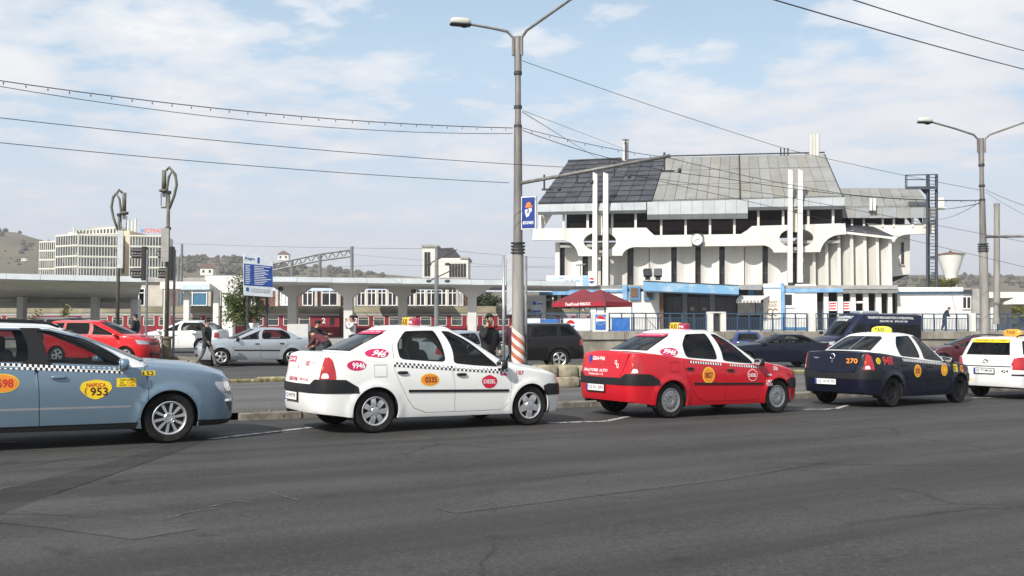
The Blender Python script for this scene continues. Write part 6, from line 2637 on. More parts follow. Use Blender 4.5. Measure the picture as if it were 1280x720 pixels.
# kiosk with awning
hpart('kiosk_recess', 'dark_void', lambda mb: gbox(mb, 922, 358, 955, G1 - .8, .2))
hpart('kiosk_panel', 'maroon_panel', lambda mb: gbox(mb, 944, 360, 954, G1 - .3, .1, 0, 370))
hpart('kiosk_panel', 'frame_blue', lambda mb: gbox(mb, 935, 363, 943, G1 - .4, .1, 0, 370))
hpart('kiosk_counter', 'concrete', lambda mb: gbox(mb, 922, 378, 944, G1 - .2, .1, 0, 394))
hpart('kiosk_shutter', 'steel_grey', lambda mb: gbox(mb, 945, 378, 957, G1 - .1, .1, 0, 394))
hpart('kiosk_hood', 'fascia_edge', lambda mb: mb.prism([FP(925, 360.5, G1 + 1), FP(952, 361, G1 + 1), FP(954, 355.5, G1), FP(925, 356, G1)], (0, 0, -.1)))
aw = thing('awning', FP(938, 372, G1 + 1.4), 'white scalloped awning over the kiosk counter', 'awning')
mb = MB()
mb.prism([FP(920, 375, G1 + 1.9), FP(951, 375, G1 + 1.9), FP(962, 369, G1 + .3), FP(925, 369, G1 + .3)], (0, 0, -.04))
obj('awning_sheet', mb, MATS['awning_white'], aw)
for i in range(14):
    a = 920 + 31 * i / 14
    b = 920 + 31 * (i + 1) / 14
    mb = MB()
    mb.prism([FP(a, 375, G1 + 1.92), FP(a + .3, 377.8, G1 + 1.92), FP((a + b) / 2, 379, G1 + 1.92), FP(b - .3, 377.8, G1 + 1.92), FP(b, 375, G1 + 1.92)], -fn * .03)
    obj('scallop', mb, MATS['awning_white' if i % 2 else 'concrete'], aw)
hpart('corner_wall', 'white_plaster', lambda mb: gbox(mb, 954, 354.5, 977, G1 + .15, .5))
hpart('corner_trim', 'trim_blue', lambda mb: gbox(mb, 954, 359.2, 977, G1 + .2, .2, 0, 360.6))
hpart('corner_pilaster', 'trim_blue', lambda mb: gbox(mb, 976, 354, 980.5, G1 + .4, .6))
ps = thing('snack_sign', FP(966, 392, G1 + .2), 'white sign reading PUNCT CALD on the corner of the kiosk', 'sign')
mb = MB()
frect(mb, 957, 370, 974, 399, G1 + .22, .05)
obj('sign_board', mb, M('sign_cream', (.70, .67, .60), .7), ps)
mb = MB()
text_on(mb, 'PUNCT', FP(966, 377.5, G1 + .25), fd, (0, 0, 1), .75, .20, .006, .04)
text_on(mb, 'CALD', FP(966, 381.6, G1 + .25), fd, (0, 0, 1), .60, .20, .006, .04)
obj('lettering', mb, M('sign_brown', (.30, .17, .08), .6), ps)
mb = MB()
for k_, (x, y) in enumerate(((963, 390), (969, 390))):
    c = FP(x, y, G1 + .25)
    mb.tube([c + fd * (.22 * math.cos(t)) + Vector((0, 0, .28 * math.sin(t))) for t in np.linspace(.6, 5.2, 10)], .05, 5)
obj('picture', mb, MATS['sign_brown'], ps)
hpart('office_wall', 'white_plaster', lambda mb: gbox(mb, 980.5, 360, 1021, G1, .3))
hpart('office_trim', 'trim_blue', lambda mb: gbox(mb, 980.5, 360.5, 1054, G1 + .12, .2, 0, 365.5))
hpart('office_parapet', 'white_plaster', lambda mb: gbox(mb, 994, 355, 1020, G1 - .1, .3, 0, 360.3))
wf = hpart('window', 'white_print', lambda mb: frect(mb, 980.5, 366.5, 993.5, 384.5, G1 + .12, .2))
hpart('pane', 'dark_window', lambda mb: frect(mb, 981.5, 368, 990, 381.5, G1 + .14, .05), wf)
hpart('office_base', 'frame_blue', lambda mb: gbox(mb, 980.5, 409, 1021, G1 + .06, .1))
hpart('arcade_back', 'dark_void', lambda mb: gbox(mb, 1020, 364, 1122, G1 - 2.2, .2))
for x0, x1 in ((1029.5, 1035.5), (1047, 1053.5), (1063, 1069.5), (1079, 1085.5), (1094.5, 1101.5), (1110, 1115)):
    hpart('arcade_pillar', 'white_plaster', lambda mb: gbox(mb, x0, 364, x1, G1 - .3, .6))
hpart('arcade_beam', 'steel_grey', lambda mb: gbox(mb, 1054, 362, 1122, G1 + .1, .6, 0, 366.5))
for x0, x1 in ((1036.2, 1046), (1053.8, 1062.4)):
    sg_ = hpart('notice_board', 'white_print', lambda mb: frect(mb, x0, 377, x1, 388.5, G1 - .6, .06))
    hpart('notice_print', 'print_red', lambda mb: [frect(mb, x0 + 1, y, x1 - 1, y + 1.6, G1 - .57, .02) for y in (378.5, 381.5, 385)], sg_)
hpart('arcade_notice', 'white_print', lambda mb: frect(mb, 1069.6, 376.5, 1079, 379, G1 - .6, .06))
hpart('side_door', 'steel_grey', lambda mb: gbox(mb, 1021.5, 377, 1029, G1 - 1.6, .1))

ax = thing('annex', FP(1168, 412, 2), 'low white annex with blue line under its flat roof beside the hall', 'building')
def apart(nm, mat, fnc, parent=None):
    mb = MB()
    fnc(mb)
    return obj(nm, mb, MATS[mat], parent or ax)
apart('wall', 'white_plaster', lambda mb: gbox(mb, 1121.5, 361, 1215, 1.8, 6))
apart('roof_edge', 'white_plaster', lambda mb: gbox(mb, 1120.5, 359, 1204, 2.2, 6.5, 0, 364.5))
apart('roof_edge_dark', 'steel_dark', lambda mb: gbox(mb, 1204.2, 361.5, 1216, 2.2, 6.5, 0, 366))
apart('blue_line', 'trim_blue', lambda mb: gbox(mb, 1121, 365, 1215, 1.95, .2, 0, 367.3))
w_ = apart('window', 'white_print', lambda mb: frect(mb, 1203, 370, 1214, 386.5, 1.95, .2))
apart('pane', 'dark_window', lambda mb: (frect(mb, 1204, 371.5, 1207.8, 385, 1.98, .05), frect(mb, 1209.2, 371.5, 1213, 385, 1.98, .05)), w_)
apart('pier', 'concrete', lambda mb: gbox(mb, 1215.5, 361, 1228, 2.3, 3))
# canopy at the far right with umbrella
rc = thing('platform_shelter', FP(1290, 412, -6), 'flat white shelter roof with pillars at the far right', 'shelter')
for nm, mt, fnc in (('roof_slab', 'white_plaster', lambda mb: gbox(mb, 1228, 365, 1360, -6, 8, 0, 372)), ('back_wall', 'sign_cream', lambda mb: gbox(mb, 1228, 371, 1264, -12, .3)),
                    ('pillar', 'white_plaster', lambda mb: gbox(mb, 1238, 371, 1246, -7, .6)), ('pillar', 'white_plaster', lambda mb: gbox(mb, 1318, 371, 1324, -7, .6))):
    mb = MB()
    fnc(mb)
    obj(nm, mb, MATS[mt], rc)
up = at(1284, 414, 66)
up.z = PLAT
us = thing('sun_umbrella', up, 'white sun umbrella standing at the right edge', 'umbrella')
mb = MB()
mb.lathe([(1.55, 1.95), (.8, 2.25), (.02, 2.5)], 8, up, 'Z', 0, False)
mb.lathe([(1.55, 1.80), (1.55, 1.95)], 8, up, 'Z', 0, False)
obj('canopy', mb, MATS['awning_white'], us)
mb = MB()
mb.tube([up, up + Vector((0, 0, 2.5))], .03, 6)
obj('pole', mb, MATS['alloy'], us)
# ladder tower
M('tower_steel', (.045, .06, .085), .7, .1, var=.25, scale=5)
lt = thing('ladder_tower', FP(1164, 360, -2), 'blue steel ladder tower with railed platform at the right end of the roof', 'tower')
def lpart(nm, fnc, kind=None):
    mb = MB()
    fnc(mb)
    return obj(nm, mb, MATS['tower_steel'], lt, kind=kind)
for x, d in ((1159, -2), (1171, -2), (1161.5, -3.2), (1169.5, -3.2)):
    lpart('leg', lambda mb: mb.tube([FP(x, 362, d), FP(x, 218, d)], .10 if d == -2 else .06, 6))
for k_ in range(34):
    y = 222 + k_ * 4.1
    lpart('rung', lambda mb: mb.tube([FP(1163, y, -2), FP(1170, y, -2)], .03, 4))
for y in (234, 276, 322):
    lpart('cross_beam', lambda mb: mb.tube([FP(1158, y, -2), FP(1171.5, y, -2)], .1, 5))
lpart('platform', lambda mb: mb.prism([FP(1131.5, 234.5, -1.6), FP(1171, 234, -1.6), FP(1171, 232.6, -3.4), FP(1131.5, 233, -3.4)], (0, 0, -.16)))
lpart('railing', lambda mb: [mb.tube([FP(x0, y0, -1.7), FP(x1, y1, -1.7)], .045, 5) for x0, y0, x1, y1 in ((1131.5, 219, 1172, 218), (1131.5, 224.5, 1160, 224.5), (1131.7, 219, 1131.7, 234), (1133.5, 219, 1133.5, 234), (1160.5, 218, 1160.5, 234))])
lpart('bracket', lambda mb: mb.prism([FP(1150, 235.5, -2), FP(1160, 235.5, -2), FP(1159, 245, -2)], -fn * .15))
mb = MB()
frect(mb, 1171, 247, 1180, 258.5, -9, .5)
frect(mb, 1168, 259, 1183, 260, -8.8, 1.2, 0)
obj('roof_cabin', mb, MATS['sign_cream'], label='small beige cabin showing behind the ladder tower', cat='cabin')
# red tent
tv = [at(690, 414, 68), at(757, 414, 64.5), at(790, 414, 67.5)]
for p in tv:
    p.z = PLAT
tv.append(tv[0] + tv[2] - tv[1])
ze = at(690, 378.5, 68).z
tent = thing('market_tent', (tv[0] + tv[2]) / 2, 'dark red tent with white Fast Food MAXX lettering on its valance', 'tent')
cen = (tv[0] + tv[2]) / 2
zr = at(734, 360, 67).z
r1 = cen + (tv[0] - tv[1]).normalized() * .85
r2 = cen - (tv[0] - tv[1]).normalized() * .85
E = [Vector((p.x, p.y, ze)) for p in tv]
A1, A2 = Vector((r1.x, r1.y, zr)), Vector((r2.x, r2.y, zr - .1))
mid1 = (A1 + A2) / 2 - Vector((0, 0, .22))
for poly in ([E[0], E[1], A2, mid1, A1], [E[1], E[2], A2], [E[2], E[3], A1, mid1, A2], [E[3], E[0], A1]):
    mb = MB()
    c0 = sum(poly, Vector()) / len(poly) - Vector((0, 0, .10))
    n_ = len(poly)
    mb.add(poly + [c0], [(i, (i + 1) % n_, n_) for i in range(n_)])
    obj('roof_cloth', mb, MATS['tent_red'], tent)
M('valance_red', (.33, .012, .028), .75)
for i in range(4):
    a, b = E[i], E[(i + 1) % 4]
    mb = MB()
    mb.add([a, b, b - Vector((0, 0, .30)), a - Vector((0, 0, .30))], [(0, 1, 2, 3)])
    v_ = obj('valance', mb, MATS['valance_red'], tent)
    if i == 0:
        u = (b - a).normalized()
        mb = MB()
        text_on(mb, 'FastFood MAXX', a.lerp(b, .50) + Vector((0, 0, -.13)), u, (0, 0, 1), 2.3, .22, .012, .05)
        obj('lettering', mb, MATS['white_print'], v_)
    mb = MB()
    mb.tube([tv[i], E[i]], .035, 6)
    obj('post', mb, MATS['steel_dark'], tent)
# banner above the tent
bn = thing('shop_banner', FP(713, 350, 4), 'white and pale blue banner with a round emblem above the red tent', 'banner')
mb = MB()
frect(mb, 683, 344.5, 744, 357.5, 4.0, .1)
obj('banner_sheet', mb, MATS['banner_white'], bn)
mb = MB()
frect(mb, 728, 345, 736, 357, 4.02, .03, 0)
for i, (x, y, l, t) in enumerate(((685, 348, 14, 1.2), (690, 352, 16, 1.4), (699, 346.5, 6, 2), (706, 350, 5, 3), (713, 349, 4, 3.4), (719, 350, 6, 2.6))):
    frect(mb, x, y, x + l, y + t, 4.02, .03, 0)
obj('print', mb, M('banner_pale_blue', (.28, .45, .68), .6), bn)
c = FP(739.5, 350.5, 4.03)
mb = MB()
wd_, wn_ = wd, wn
wd, wn = fd, fn
ball(mb, c, .26, .01)
wd, wn = wd_, wn_
obj('emblem', mb, [MATS['print_red'], MATS['white_print'], MATS['plate_blue']], bn)
mb = MB()
p = FP(725.5, 357, 3.6)
mb.tube([p, FP(725.5, 331, 3.6)], .05, 6)
mb.tube([FP(720, 331.5, 3.6), FP(732, 330.5, 3.6)], .06, 5)
obj('lamp_bracket', mb, MATS['steel_grey'], label='thin T shaped lamp bracket in front of the left wall panels', cat='bracket')
# ---------------- platforms, train, far buildings, hills, greenery ----------------
M('canopy_concrete', (.60, .60, .58), .9, scale=.5, col2=(.48, .48, .46), coord='Position', streak=(1, 1, .3))
M('canopy_edge', (.52, .56, .58), .8, scale=.5, col2=(.40, .44, .46), coord='Position')
M('pale_blue_sheet', (.50, .60, .70), .6, var=.12, coord='Position')
M('train_red', (.27, .012, .03), .45, scale=.4, col2=(.20, .014, .025), coord='Position')
M('train_roof', (.26, .23, .155), .85, scale=.6, col2=(.15, .13, .085), coord='Position')
M('train_band', (.34, .38, .37), .7, var=.2, coord='Position')
M('window_frame_cream', (.62, .58, .50), .6)
M('brick_red', (.20, .10, .08), .9, scale=2, col2=(.14, .075, .06), coord='Position', bump=.3)
M('old_plaster', (.55, .52, .46), .9, scale=.6, col2=(.42, .38, .32), coord='Position')
M('office_white', (.66, .645, .58), .85, var=.1, coord='Position', scale=.2)
M('office_cream', (.62, .52, .38), .85, var=.1, coord='Position', scale=.2)
M('office_glass', (.05, .058, .062), .2, scale=.35, col2=(.16, .17, .165), coord='Position', fac=(.5, .7))
M('sign_orange_red', (.62, .10, .04), .6)
M('board_white', (.66, .72, .76), .5)
M('board_blue', (.02, .07, .30), .5)
M('old_post_metal', (.17, .165, .13), .7, .2, scale=7, col2=(.095, .09, .07))
M('old_post_base', (.20, .17, .11), .85, scale=5, col2=(.11, .095, .06), bump=.4)


def wbox(mb, px0, y0, px1, Y, th_, mi=0, y1=None, zb=.6):
    a, b = at(px0, y0, Y), at(px1, y0, Y)
    z1 = zb if y1 is None else at((px0 + px1) / 2, y1, Y).z
    mb.prism([(a.x, Y, z1), (b.x, Y, z1), (b.x, Y, a.z), (a.x, Y, a.z)], (0, th_, 0), mi)


def part(nm, mt, root, fnc, parent=None, smooth=False, kind=None):
    mb = MB()
    fnc(mb)
    return obj(nm, mb, mt if isinstance(mt, list) else MATS[mt], parent or root, smooth=smooth, kind=kind)


# left platform canopy
c1 = thing('platform_canopy', at(60, 410, 66), 'long grey platform canopy with sloping soffit at the left', 'canopy')
def roof1(mb):
    a, b = at(-160, 338.5, 60), at(178, 346, 60)
    n0, n1 = at(-160, 349, 60), at(178, 354, 60)
    f0, f1 = at(-160, 384, 76), at(168, 386, 76)
    g0, g1 = Vector((f0.x, 76, a.z + .1)), Vector((f1.x, 76, b.z))
    vs = [a, b, n1, n0, f0, f1, g1, g0]
    mb.add(vs, [(0, 3, 2, 1), (3, 4, 5, 2), (4, 7, 6, 5), (7, 0, 1, 6), (1, 2, 5, 6), (0, 7, 4, 3)])
part('roof', 'canopy_concrete', c1, roof1)
for i in range(8):
    x0, x1 = -160 + i * 42.3, -160 + (i + 1) * 42.3 - .4
    ya = lambda x: 338.2 + (x + 160) / 338 * 7.5
    part('fascia_panel', 'canopy_edge', c1, lambda mb: mb.prism([at(x0, ya(x0) + 7, 59.9), at(x1, ya(x1) + 7, 59.9), at(x1, ya(x1), 59.9), at(x0, ya(x0), 59.9)], (0, -.10, 0)))
for px, w2 in ((25, 4), (117, 3.6), (168, 4.5)):
    part('column', 'canopy_concrete', c1, lambda mb: wbox(mb, px - w2, 371 if px < 160 else 374, px + w2, 68, .6))
part('beam', 'concrete', c1, lambda mb: wbox(mb, -160, 374, 165, 69, .5, 0, 378))
# right platform canopy with forked columns
c2 = thing('platform_canopy', at(450, 410, 74), 'long platform canopy on white forked columns in front of the red train', 'canopy')
def roof2(mb):
    a, b = at(285, 345, 70), at(720, 351.5, 70)
    n0, n1 = at(285, 352, 70), at(720, 357.5, 70)
    v = Vector((0, 10, 0))
    mb.add([a, b, n1, n0, a + v, b + v, n1 + v, n0 + v], [(0, 3, 2, 1), (3, 7, 6, 2), (0, 1, 5, 4), (4, 5, 6, 7), (0, 4, 7, 3), (1, 2, 6, 5)])
part('roof', 'canopy_concrete', c2, roof2)
for i in range(10):
    x0, x1 = 285 + i * 43.5, 285 + (i + 1) * 43.5 - .4
    ya = lambda x: 345 + (x - 285) / 435 * 6.5
    part('fascia_panel', 'canopy_edge', c2, lambda mb: mb.prism([at(x0, ya(x0) + 6.4, 69.9), at(x1, ya(x1) + 6.1, 69.9), at(x1, ya(x1), 69.9), at(x0, ya(x0), 69.9)], (0, -.10, 0)))


def fork(px, wtop, ytop, wcol, Y, mat):
    def f(mb):
        y2 = ytop + 20
        pl = [(px - wtop, ytop), (px - wtop, ytop + 5), (px - wcol, y2), (px - wcol, 440), (px + wcol, 440), (px + wcol, y2), (px + wtop, ytop + 5), (px + wtop, ytop)]
        mb.prism([at(x, y, Y) for x, y in pl], (0, .7, 0))
    part('forked_column', mat, c2, f)
fork(284, 28, 344.5, 6.5, 69.2, 'white_plaster')
for px in (365, 435, 503, 590):
    fork(px, 27, 351.5, 5.5, 72 if px in (435, 590) else 76, 'canopy_concrete')
for x0, x1, y in ((288, 420, 357.5), (452, 553, 356.5), (601, 690, 358.5)):
    part('roof_sheet', 'pale_blue_sheet', c2, lambda mb: mb.prism([at(x0 + 5, y, 83.5), at(x1 - 5, y + .5, 83.5), at(x1, y + 5, 81.5), at(x0, y + 4.5, 81.5)], (0, 0, -.1)))
for px, y in ((351, 361), (517, 364)):
    part('loudspeaker', 'steel_dark', c2, lambda mb: mb.blob(at(px, y, 72), (.4, .4, .35), .8, 10, 6), smooth=True)
c3 = thing('platform_canopy', at(230, 410, 82), 'short white canopy piece between the two long platform canopies', 'canopy')
part('roof', 'white_plaster', c3, lambda mb: (wbox(mb, 200, 352, 262, 80, 6, 0, 361)))
part('fascia_panel', 'pale_blue_sheet', c3, lambda mb: (wbox(mb, 226, 356, 262, 79.8, .15, 0, 362)))
for px in (208, 233, 270):
    part('column', 'white_plaster', c3, lambda mb: wbox(mb, px - 3.4, 360, px + 3.4, 81, .5))

# train
WINM = {}
def coach(px0, px1, Y, label):
    a, b = at(px0, 410, Y), at(px1, 410, Y)
    root = thing('railway_coach', ((a.x + b.x) / 2, Y, .1), label, 'train', 'red railway coaches of the waiting train')
    x0, x1 = a.x, b.x
    zr = at(px0, 393.6, Y).z
    mb = MB()
    mb.box2((x0, Y, .5), (x1, Y + 2.8, zr))
    obj('body', mb, MATS['train_red'], root)
    mb = MB()
    pr = [(0, zr), (-.03, zr + .22), (.18, zr + .5), (.7, zr + .72), (1.4, zr + .8), (2.1, zr + .72), (2.62, zr + .5), (2.83, zr + .22), (2.8, zr)]
    mb.prism([(x0 + .02, Y + y, z) for y, z in pr], (x1 - x0 - .04, 0, 0))
    obj('roof', mb, MATS['train_roof'], root)
    mb = MB()
    mb.box2((x0, Y - .02, zr - .06), (x1, Y + .02, zr + .10))
    obj('gutter_band', mb, MATS['train_band'], root)
    n = int((x1 - x0 - 2.4) / 1.36)
    key = 'w'
    if key not in WINM:
        m1, m2 = MB(), MB()
        for z in (-.37, .37):
            m1.box((0, 0, z), (.98, .06, .06))
        for x in (-.46, .46):
            m1.box((x, 0, 0), (.06, .06, .80))
        m1.box((0, 0, .16), (.9, .05, .03))
        m2.box((0, .01, 0), (.88, .05, .70))
        WINM[key] = (finish_mesh('window', m1, MATS['window_frame_cream'], False, None), finish_mesh('pane', m2, MATS['office_glass'], False, None))
    for i in range(n):
        x = x0 + 1.7 + i * 1.36
        w_ = sharedpart('window', WINM[key][0], root, Matrix.Translation(Vector((x, Y - .02, zr - .55)) - root.location))
        sharedpart('pane', WINM[key][1], w_, Matrix())
    for x in (x0 + .6, x1 - .6):
        mb = MB()
        mb.box2((x - .36, Y - .03, .55), (x + .36, Y, zr - .12))
        dr = obj('door', mb, MATS['train_red'], root)
        mb = MB()
        mb.box2((x - .2, Y - .05, zr - .9), (x + .2, Y - .02, zr - .2))
        obj('pane', mb, MATS['dark_window'], dr)
    mb = MB()
    text_on(mb, '2', (x1 - 1.35, Y - .03, zr - .5), (1, 0, 0), (0, 0, 1), .32, .46, .02, .04)
    text_on(mb, '2', (x0 + 1.02, Y - .03, zr - .5), (1, 0, 0), (0, 0, 1), .32, .46, .02, .04)
    obj('lettering', mb, MATS['white_print'], root)
    mb = MB()
    mb.box2((x0 + 1, Y + .2, .0), (x1 - 1, Y + 2.6, .5))
    obj('undercarriage', mb, MATS['steel_dark'], root)


coach(-262, 78, 84, 'red railway coach behind the left platform canopy')
coach(84, 424, 84, 'red railway coach in the middle behind the blue notice board')
coach(430, 770, 84, 'red railway coach behind the white taxi and the station hall')

# railway building behind the train
rb = thing('railway_building', at(380, 410, 98), 'low brick railway building with white framed windows behind the train', 'building')
part('wall', 'brick_red', rb, lambda mb: wbox(mb, 160, 352, 583, 98, 8))
part('upper_band', 'old_plaster', rb, lambda mb: wbox(mb, 204, 352.6, 583, 97.85, .2, 0, 360.2))
part('end_wall', 'old_plaster', rb, lambda mb: wbox(mb, 160, 352.6, 203.5, 97.85, .2, 0, 389))
part('roof', 'concrete', rb, lambda mb: wbox(mb, 156, 347, 586, 97.5, 9, 0, 352.5))
part('sill_band', 'old_plaster', rb, lambda mb: wbox(mb, 200, 383, 583, 97.8, .3, 0, 386.5))
part('lower_band', 'old_plaster', rb, lambda mb: wbox(mb, 160, 390, 583, 97.8, .3, 0, 394))
wins = [(166, 181, 'office_glass'), (222, 259, 'glass_blue'), (268, 276, 'dark_window'), (292, 303, 'dark_window'), (306, 315, 'dark_window'), (350, 362, 'white_print'), (378, 391, 'dark_window'), (402, 422, 'dark_window')] + \
    [(446 + i * 13.0, 457 + i * 13.0, 'dark_window') for i in range(4)] + [(507 + i * 13.3, 518 + i * 13.3, 'dark_window') for i in range(5)] + [(573.4, 579, 'dark_window')]
M('glass_blue', (.06, .17, .27), .2)
for x0, x1, g in wins:
    def fr(mb):
        ks = [x0, (x0 + x1) / 2 - .5, x1 - 1]
        for k_ in ks:
            wbox(mb, k_, 360.5, k_ + 1, 97.75, .2, 0, 382)
        for y in (360.5, 365.6, 381.2):
            wbox(mb, x0 + 1.01, y, (x0 + x1) / 2 - .51, 97.74, .2, 0, y + .9)
            wbox(mb, (x0 + x1) / 2 + .51, y, x1 - 1.01, 97.74, .2, 0, y + .9)
    w_ = part('window', 'white_print', rb, fr)
    part('pane', g, rb, lambda mb: wbox(mb, x0 + .5, 361, x1 - .5, 97.85, .1, 0, 381.5), w_)
for px in (262, 281, 318, 346, 366, 395, 424, 443, 458.5, 471.5, 484.5, 498, 504, 519.5, 532.8, 546.2, 559.5, 571.5):
    part('wall_pier', 'old_plaster', rb, lambda mb: wbox(mb, px - 1.6, 358, px + 1.6, 97.65, .4, 0, 383.2))

# white block with a slanting grey roof further behind
wt = thing('signal_house', at(556, 410, 130), 'white block with slanting dark grey roof rising above the platform canopy', 'building')
part('tower', 'office_white', wt, lambda mb: wbox(mb, 528, 308, 546.5, 130, 7))
part('low_wing', 'office_white', wt, lambda mb: wbox(mb, 546.6, 322.5, 585, 130, 8))
part('roof', 'roof_slate', wt, lambda mb: mb.prism([at(547, 322, 130), at(577, 322, 130), at(566, 309.5, 130), at(547, 310.5, 130)], (0, 8, 0)))
part('parapet', 'concrete', wt, lambda mb: (wbox(mb, 526.5, 306, 548, 129.8, 7.4, 0, 308.5), wbox(mb, 575, 321, 587, 129.8, 8.2, 0, 323.2)))
for x0, x1 in ((530.5, 533.6), (534.4, 537.5)):
    part('window', 'dark_window', wt, lambda mb: wbox(mb, x0, 315, x1, 129.9, .2, 0, 345))
for i in range(6):
    part('window', 'dark_window', wt, lambda mb: wbox(mb, 561.5 + i * 3.6, 329.5, 564.3 + i * 3.6, 129.9, .2, 0, 346))

# far office block with a grid of windows
hb = thing('office_block', at(130, 410, 250), 'far white office block with gridded facade and red letters on its roof', 'building')
def facet(x0, Y0, x1, Y1, ya, yb, cols, rows, nm='facade', wallmat='office_white'):
    """gridded wall from column x0 at distance Y0 to column x1 at distance Y1; top row ya, bottom row yb at its left end"""
    A, B = at(x0, ya, Y0), at(x1, ya, Y1)
    z1, z0 = at(x0, ya, Y0).z, at(x0, yb, Y0).z
    A.z = B.z = 0
    u = (B - A)
    L = u.length
    u.normalize()
    n = Vector((u.y, -u.x, 0))
    ZV = Vector((0, 0, 1))
    mb = MB()
    mb.prism([A + ZV * -3, B + ZV * -3, B + ZV * z1, A + ZV * z1], -n * 12)
    wl = obj(nm, mb, MATS[wallmat], hb)
    ph = (z1 - z0) / rows
    pw = L / cols
    m1 = MB()
    m1.box((0, 0, 0), (pw * .72, .1, ph * .78), math.atan2(u.y, u.x))
    me = finish_mesh('pane', m1, MATS['office_glass'], False, None)
    for i in range(cols):
        for j in range(rows):
            c = A + u * pw * (i + .5) + ZV * (z0 + ph * (j + .45)) + n * .02
            sharedpart('pane', me, hb, Matrix.Translation(c - hb.location))
    for j in range(rows + 1):
        mb = MB()
        z = z0 + ph * j - ph * .04
        mb.prism([A + ZV * (z - .2) + n * .2, B + ZV * (z - .2) + n * .2, B + ZV * (z + .2) + n * .2, A + ZV * (z + .2) + n * .2], -n * .19)
        obj('floor_band', mb, MATS[wallmat], hb)
    for i in range(cols + 1):
        mb = MB()
        c = A + u * min(L - .12, max(.12, pw * i))
        mb.prism([c - u * .085 + ZV * z0 + n * .14, c + u * .085 + ZV * z0 + n * .14, c + u * .085 + ZV * z1 + n * .14, c - u * .085 + ZV * z1 + n * .14], -n * .13)
        obj('mullion', mb, MATS[wallmat], hb)
facet(49.5, 256, 70, 255, 302, 347, 8, 4)
facet(70.2, 254, 98, 250, 294.5, 347, 9, 4)
facet(98.2, 250, 149, 252.5, 293, 347, 14, 4)
facet(162, 253, 209, 255, 294, 347, 13, 4)
part('stair_tower', 'office_cream', hb, lambda mb: wbox(mb, 149.5, 288, 162, 258, 12, 0, None, -3))
part('stair_window', 'office_glass', hb, lambda mb: wbox(mb, 153.5, 295, 156, 257.8, .3, 0, 342))
part('penthouse', 'office_white', hb, lambda mb: mb.prism([at(85, 293, 262), at(148, 293, 264), at(148, 282.5, 264), at(122, 283.5, 263), at(85, 290.5, 262)], (0, 8, 0)))
for i in range(12):
    part('penthouse_window', 'office_glass', hb, lambda mb: wbox(mb, 96 + i * 4.2, 288.5 - i * .25, 98 + i * 4.2, 261.9, .2, 0, 291.5))
for px, y0, y1 in ((92, 283.5, 291), (160, 275, 289), (169, 273, 290), (165, 276, 289)):
    part('roof_mast', 'office_white', hb, lambda mb: wbox(mb, px - .8, y0, px + .8, 259, .6, 0, y1))
def letters(mb):
    c = at(192, 288.3, 255)
    text_on(mb, 'ICPIAF', c, (1, 0, 0), (0, 0, 1), 5.2, 1.15, .0, .05)
part('roof_letters', 'sign_orange_red', hb, letters)
part('roof_emblem', 'trim_blue', hb, lambda mb: mb.blob(at(177.5, 288, 255), (.9, .2, 1.2), .8, 10, 6))

# hills
M('hill_grass', (.165, .145, .10), 1.0, scale=.012, col2=(.11, .105, .07), coord='Position', detail=8, fac=(.35, .7), spec=.1)
prof = [(-900, 300), (-400, 292), (-120, 285), (0, 289), (25, 291), (45, 299), (70, 305), (140, 315), (222, 321), (300, 323), (345, 331), (400, 334), (470, 342), (530, 347), (640, 350), (800, 350), (1000, 346), (1115, 344), (1200, 343.5), (1290, 345), (1700, 347), (2300, 350)]
HY = 900
def hz_top(px):
    return at(px, np.interp(px, [p[0] for p in prof], [p[1] for p in prof]), HY).z
pxs = np.linspace(-900, 2300, 130)
mb = MB()
rows = [(430, -.6), (520, .06), (640, .30), (760, .62), (850, .88), (HY, 1.0), (1000, .95), (1300, .5), (1700, -.1)]
rh_ = random.Random(3)
for px in pxs:
    for Y, f in rows:
        x = (px - 640) / 1200 * Y
        z = hz_top(px) * f if f > 0 else f
        if 0 < f < 1:
            z *= 1 + rh_.uniform(-.06, .06)
        mb.v.append((x, Y, z))
n = len(rows)
for i in range(len(pxs) - 1):
    for j in range(n - 1):
        a = i * n + j
        mb.f.append((a, a + n, a + n + 1, a + 1))
        mb.m.append(0)
hl = obj('hills', mb, MATS['hill_grass'], kind='structure', smooth=True)
if hl.data.polygons[10].normal.z < 0:
    hl.data.flip_normals()
# far woods on the ridge: many small crowns, one mass
M('far_wood', (.10, .092, .07), 1.0, scale=.1, col2=(.075, .072, .055), coord='Position', spec=.05)
M('far_wood_autumn', (.17, .135, .05), 1.0, scale=.15, col2=(.09, .085, .03), coord='Position', spec=.05)


def crowns(name, mat, n, fx, seed, smin, smax):
    r = random.Random(seed)
    mb = MB()
    for i in range(n):
        x, Y, z = fx(r)
        s_ = r.uniform(smin, smax)
        k = len(mb.v)
        pts = []
        m = 7
        for ring, (rad, h) in enumerate(((.55, .1), (1, .45), (.85, .8), (.3, 1.05))):
            for j in range(m):
                t = 2 * math.pi * j / m + ring * .4
                q = rad * s_ * r.uniform(.75, 1.2)
                pts.append((x + q * math.cos(t), Y + q * math.sin(t), z + h * s_ * 1.5 * r.uniform(.85, 1.1)))
        fs = [(a * m + j, a * m + (j + 1) % m, (a + 1) * m + (j + 1) % m, (a + 1) * m + j) for a in range(3) for j in range(m)] + [tuple(range(3 * m, 4 * m))]
        mb.add(pts, fs)
    return obj(name, mb, MATS[mat], kind='stuff')


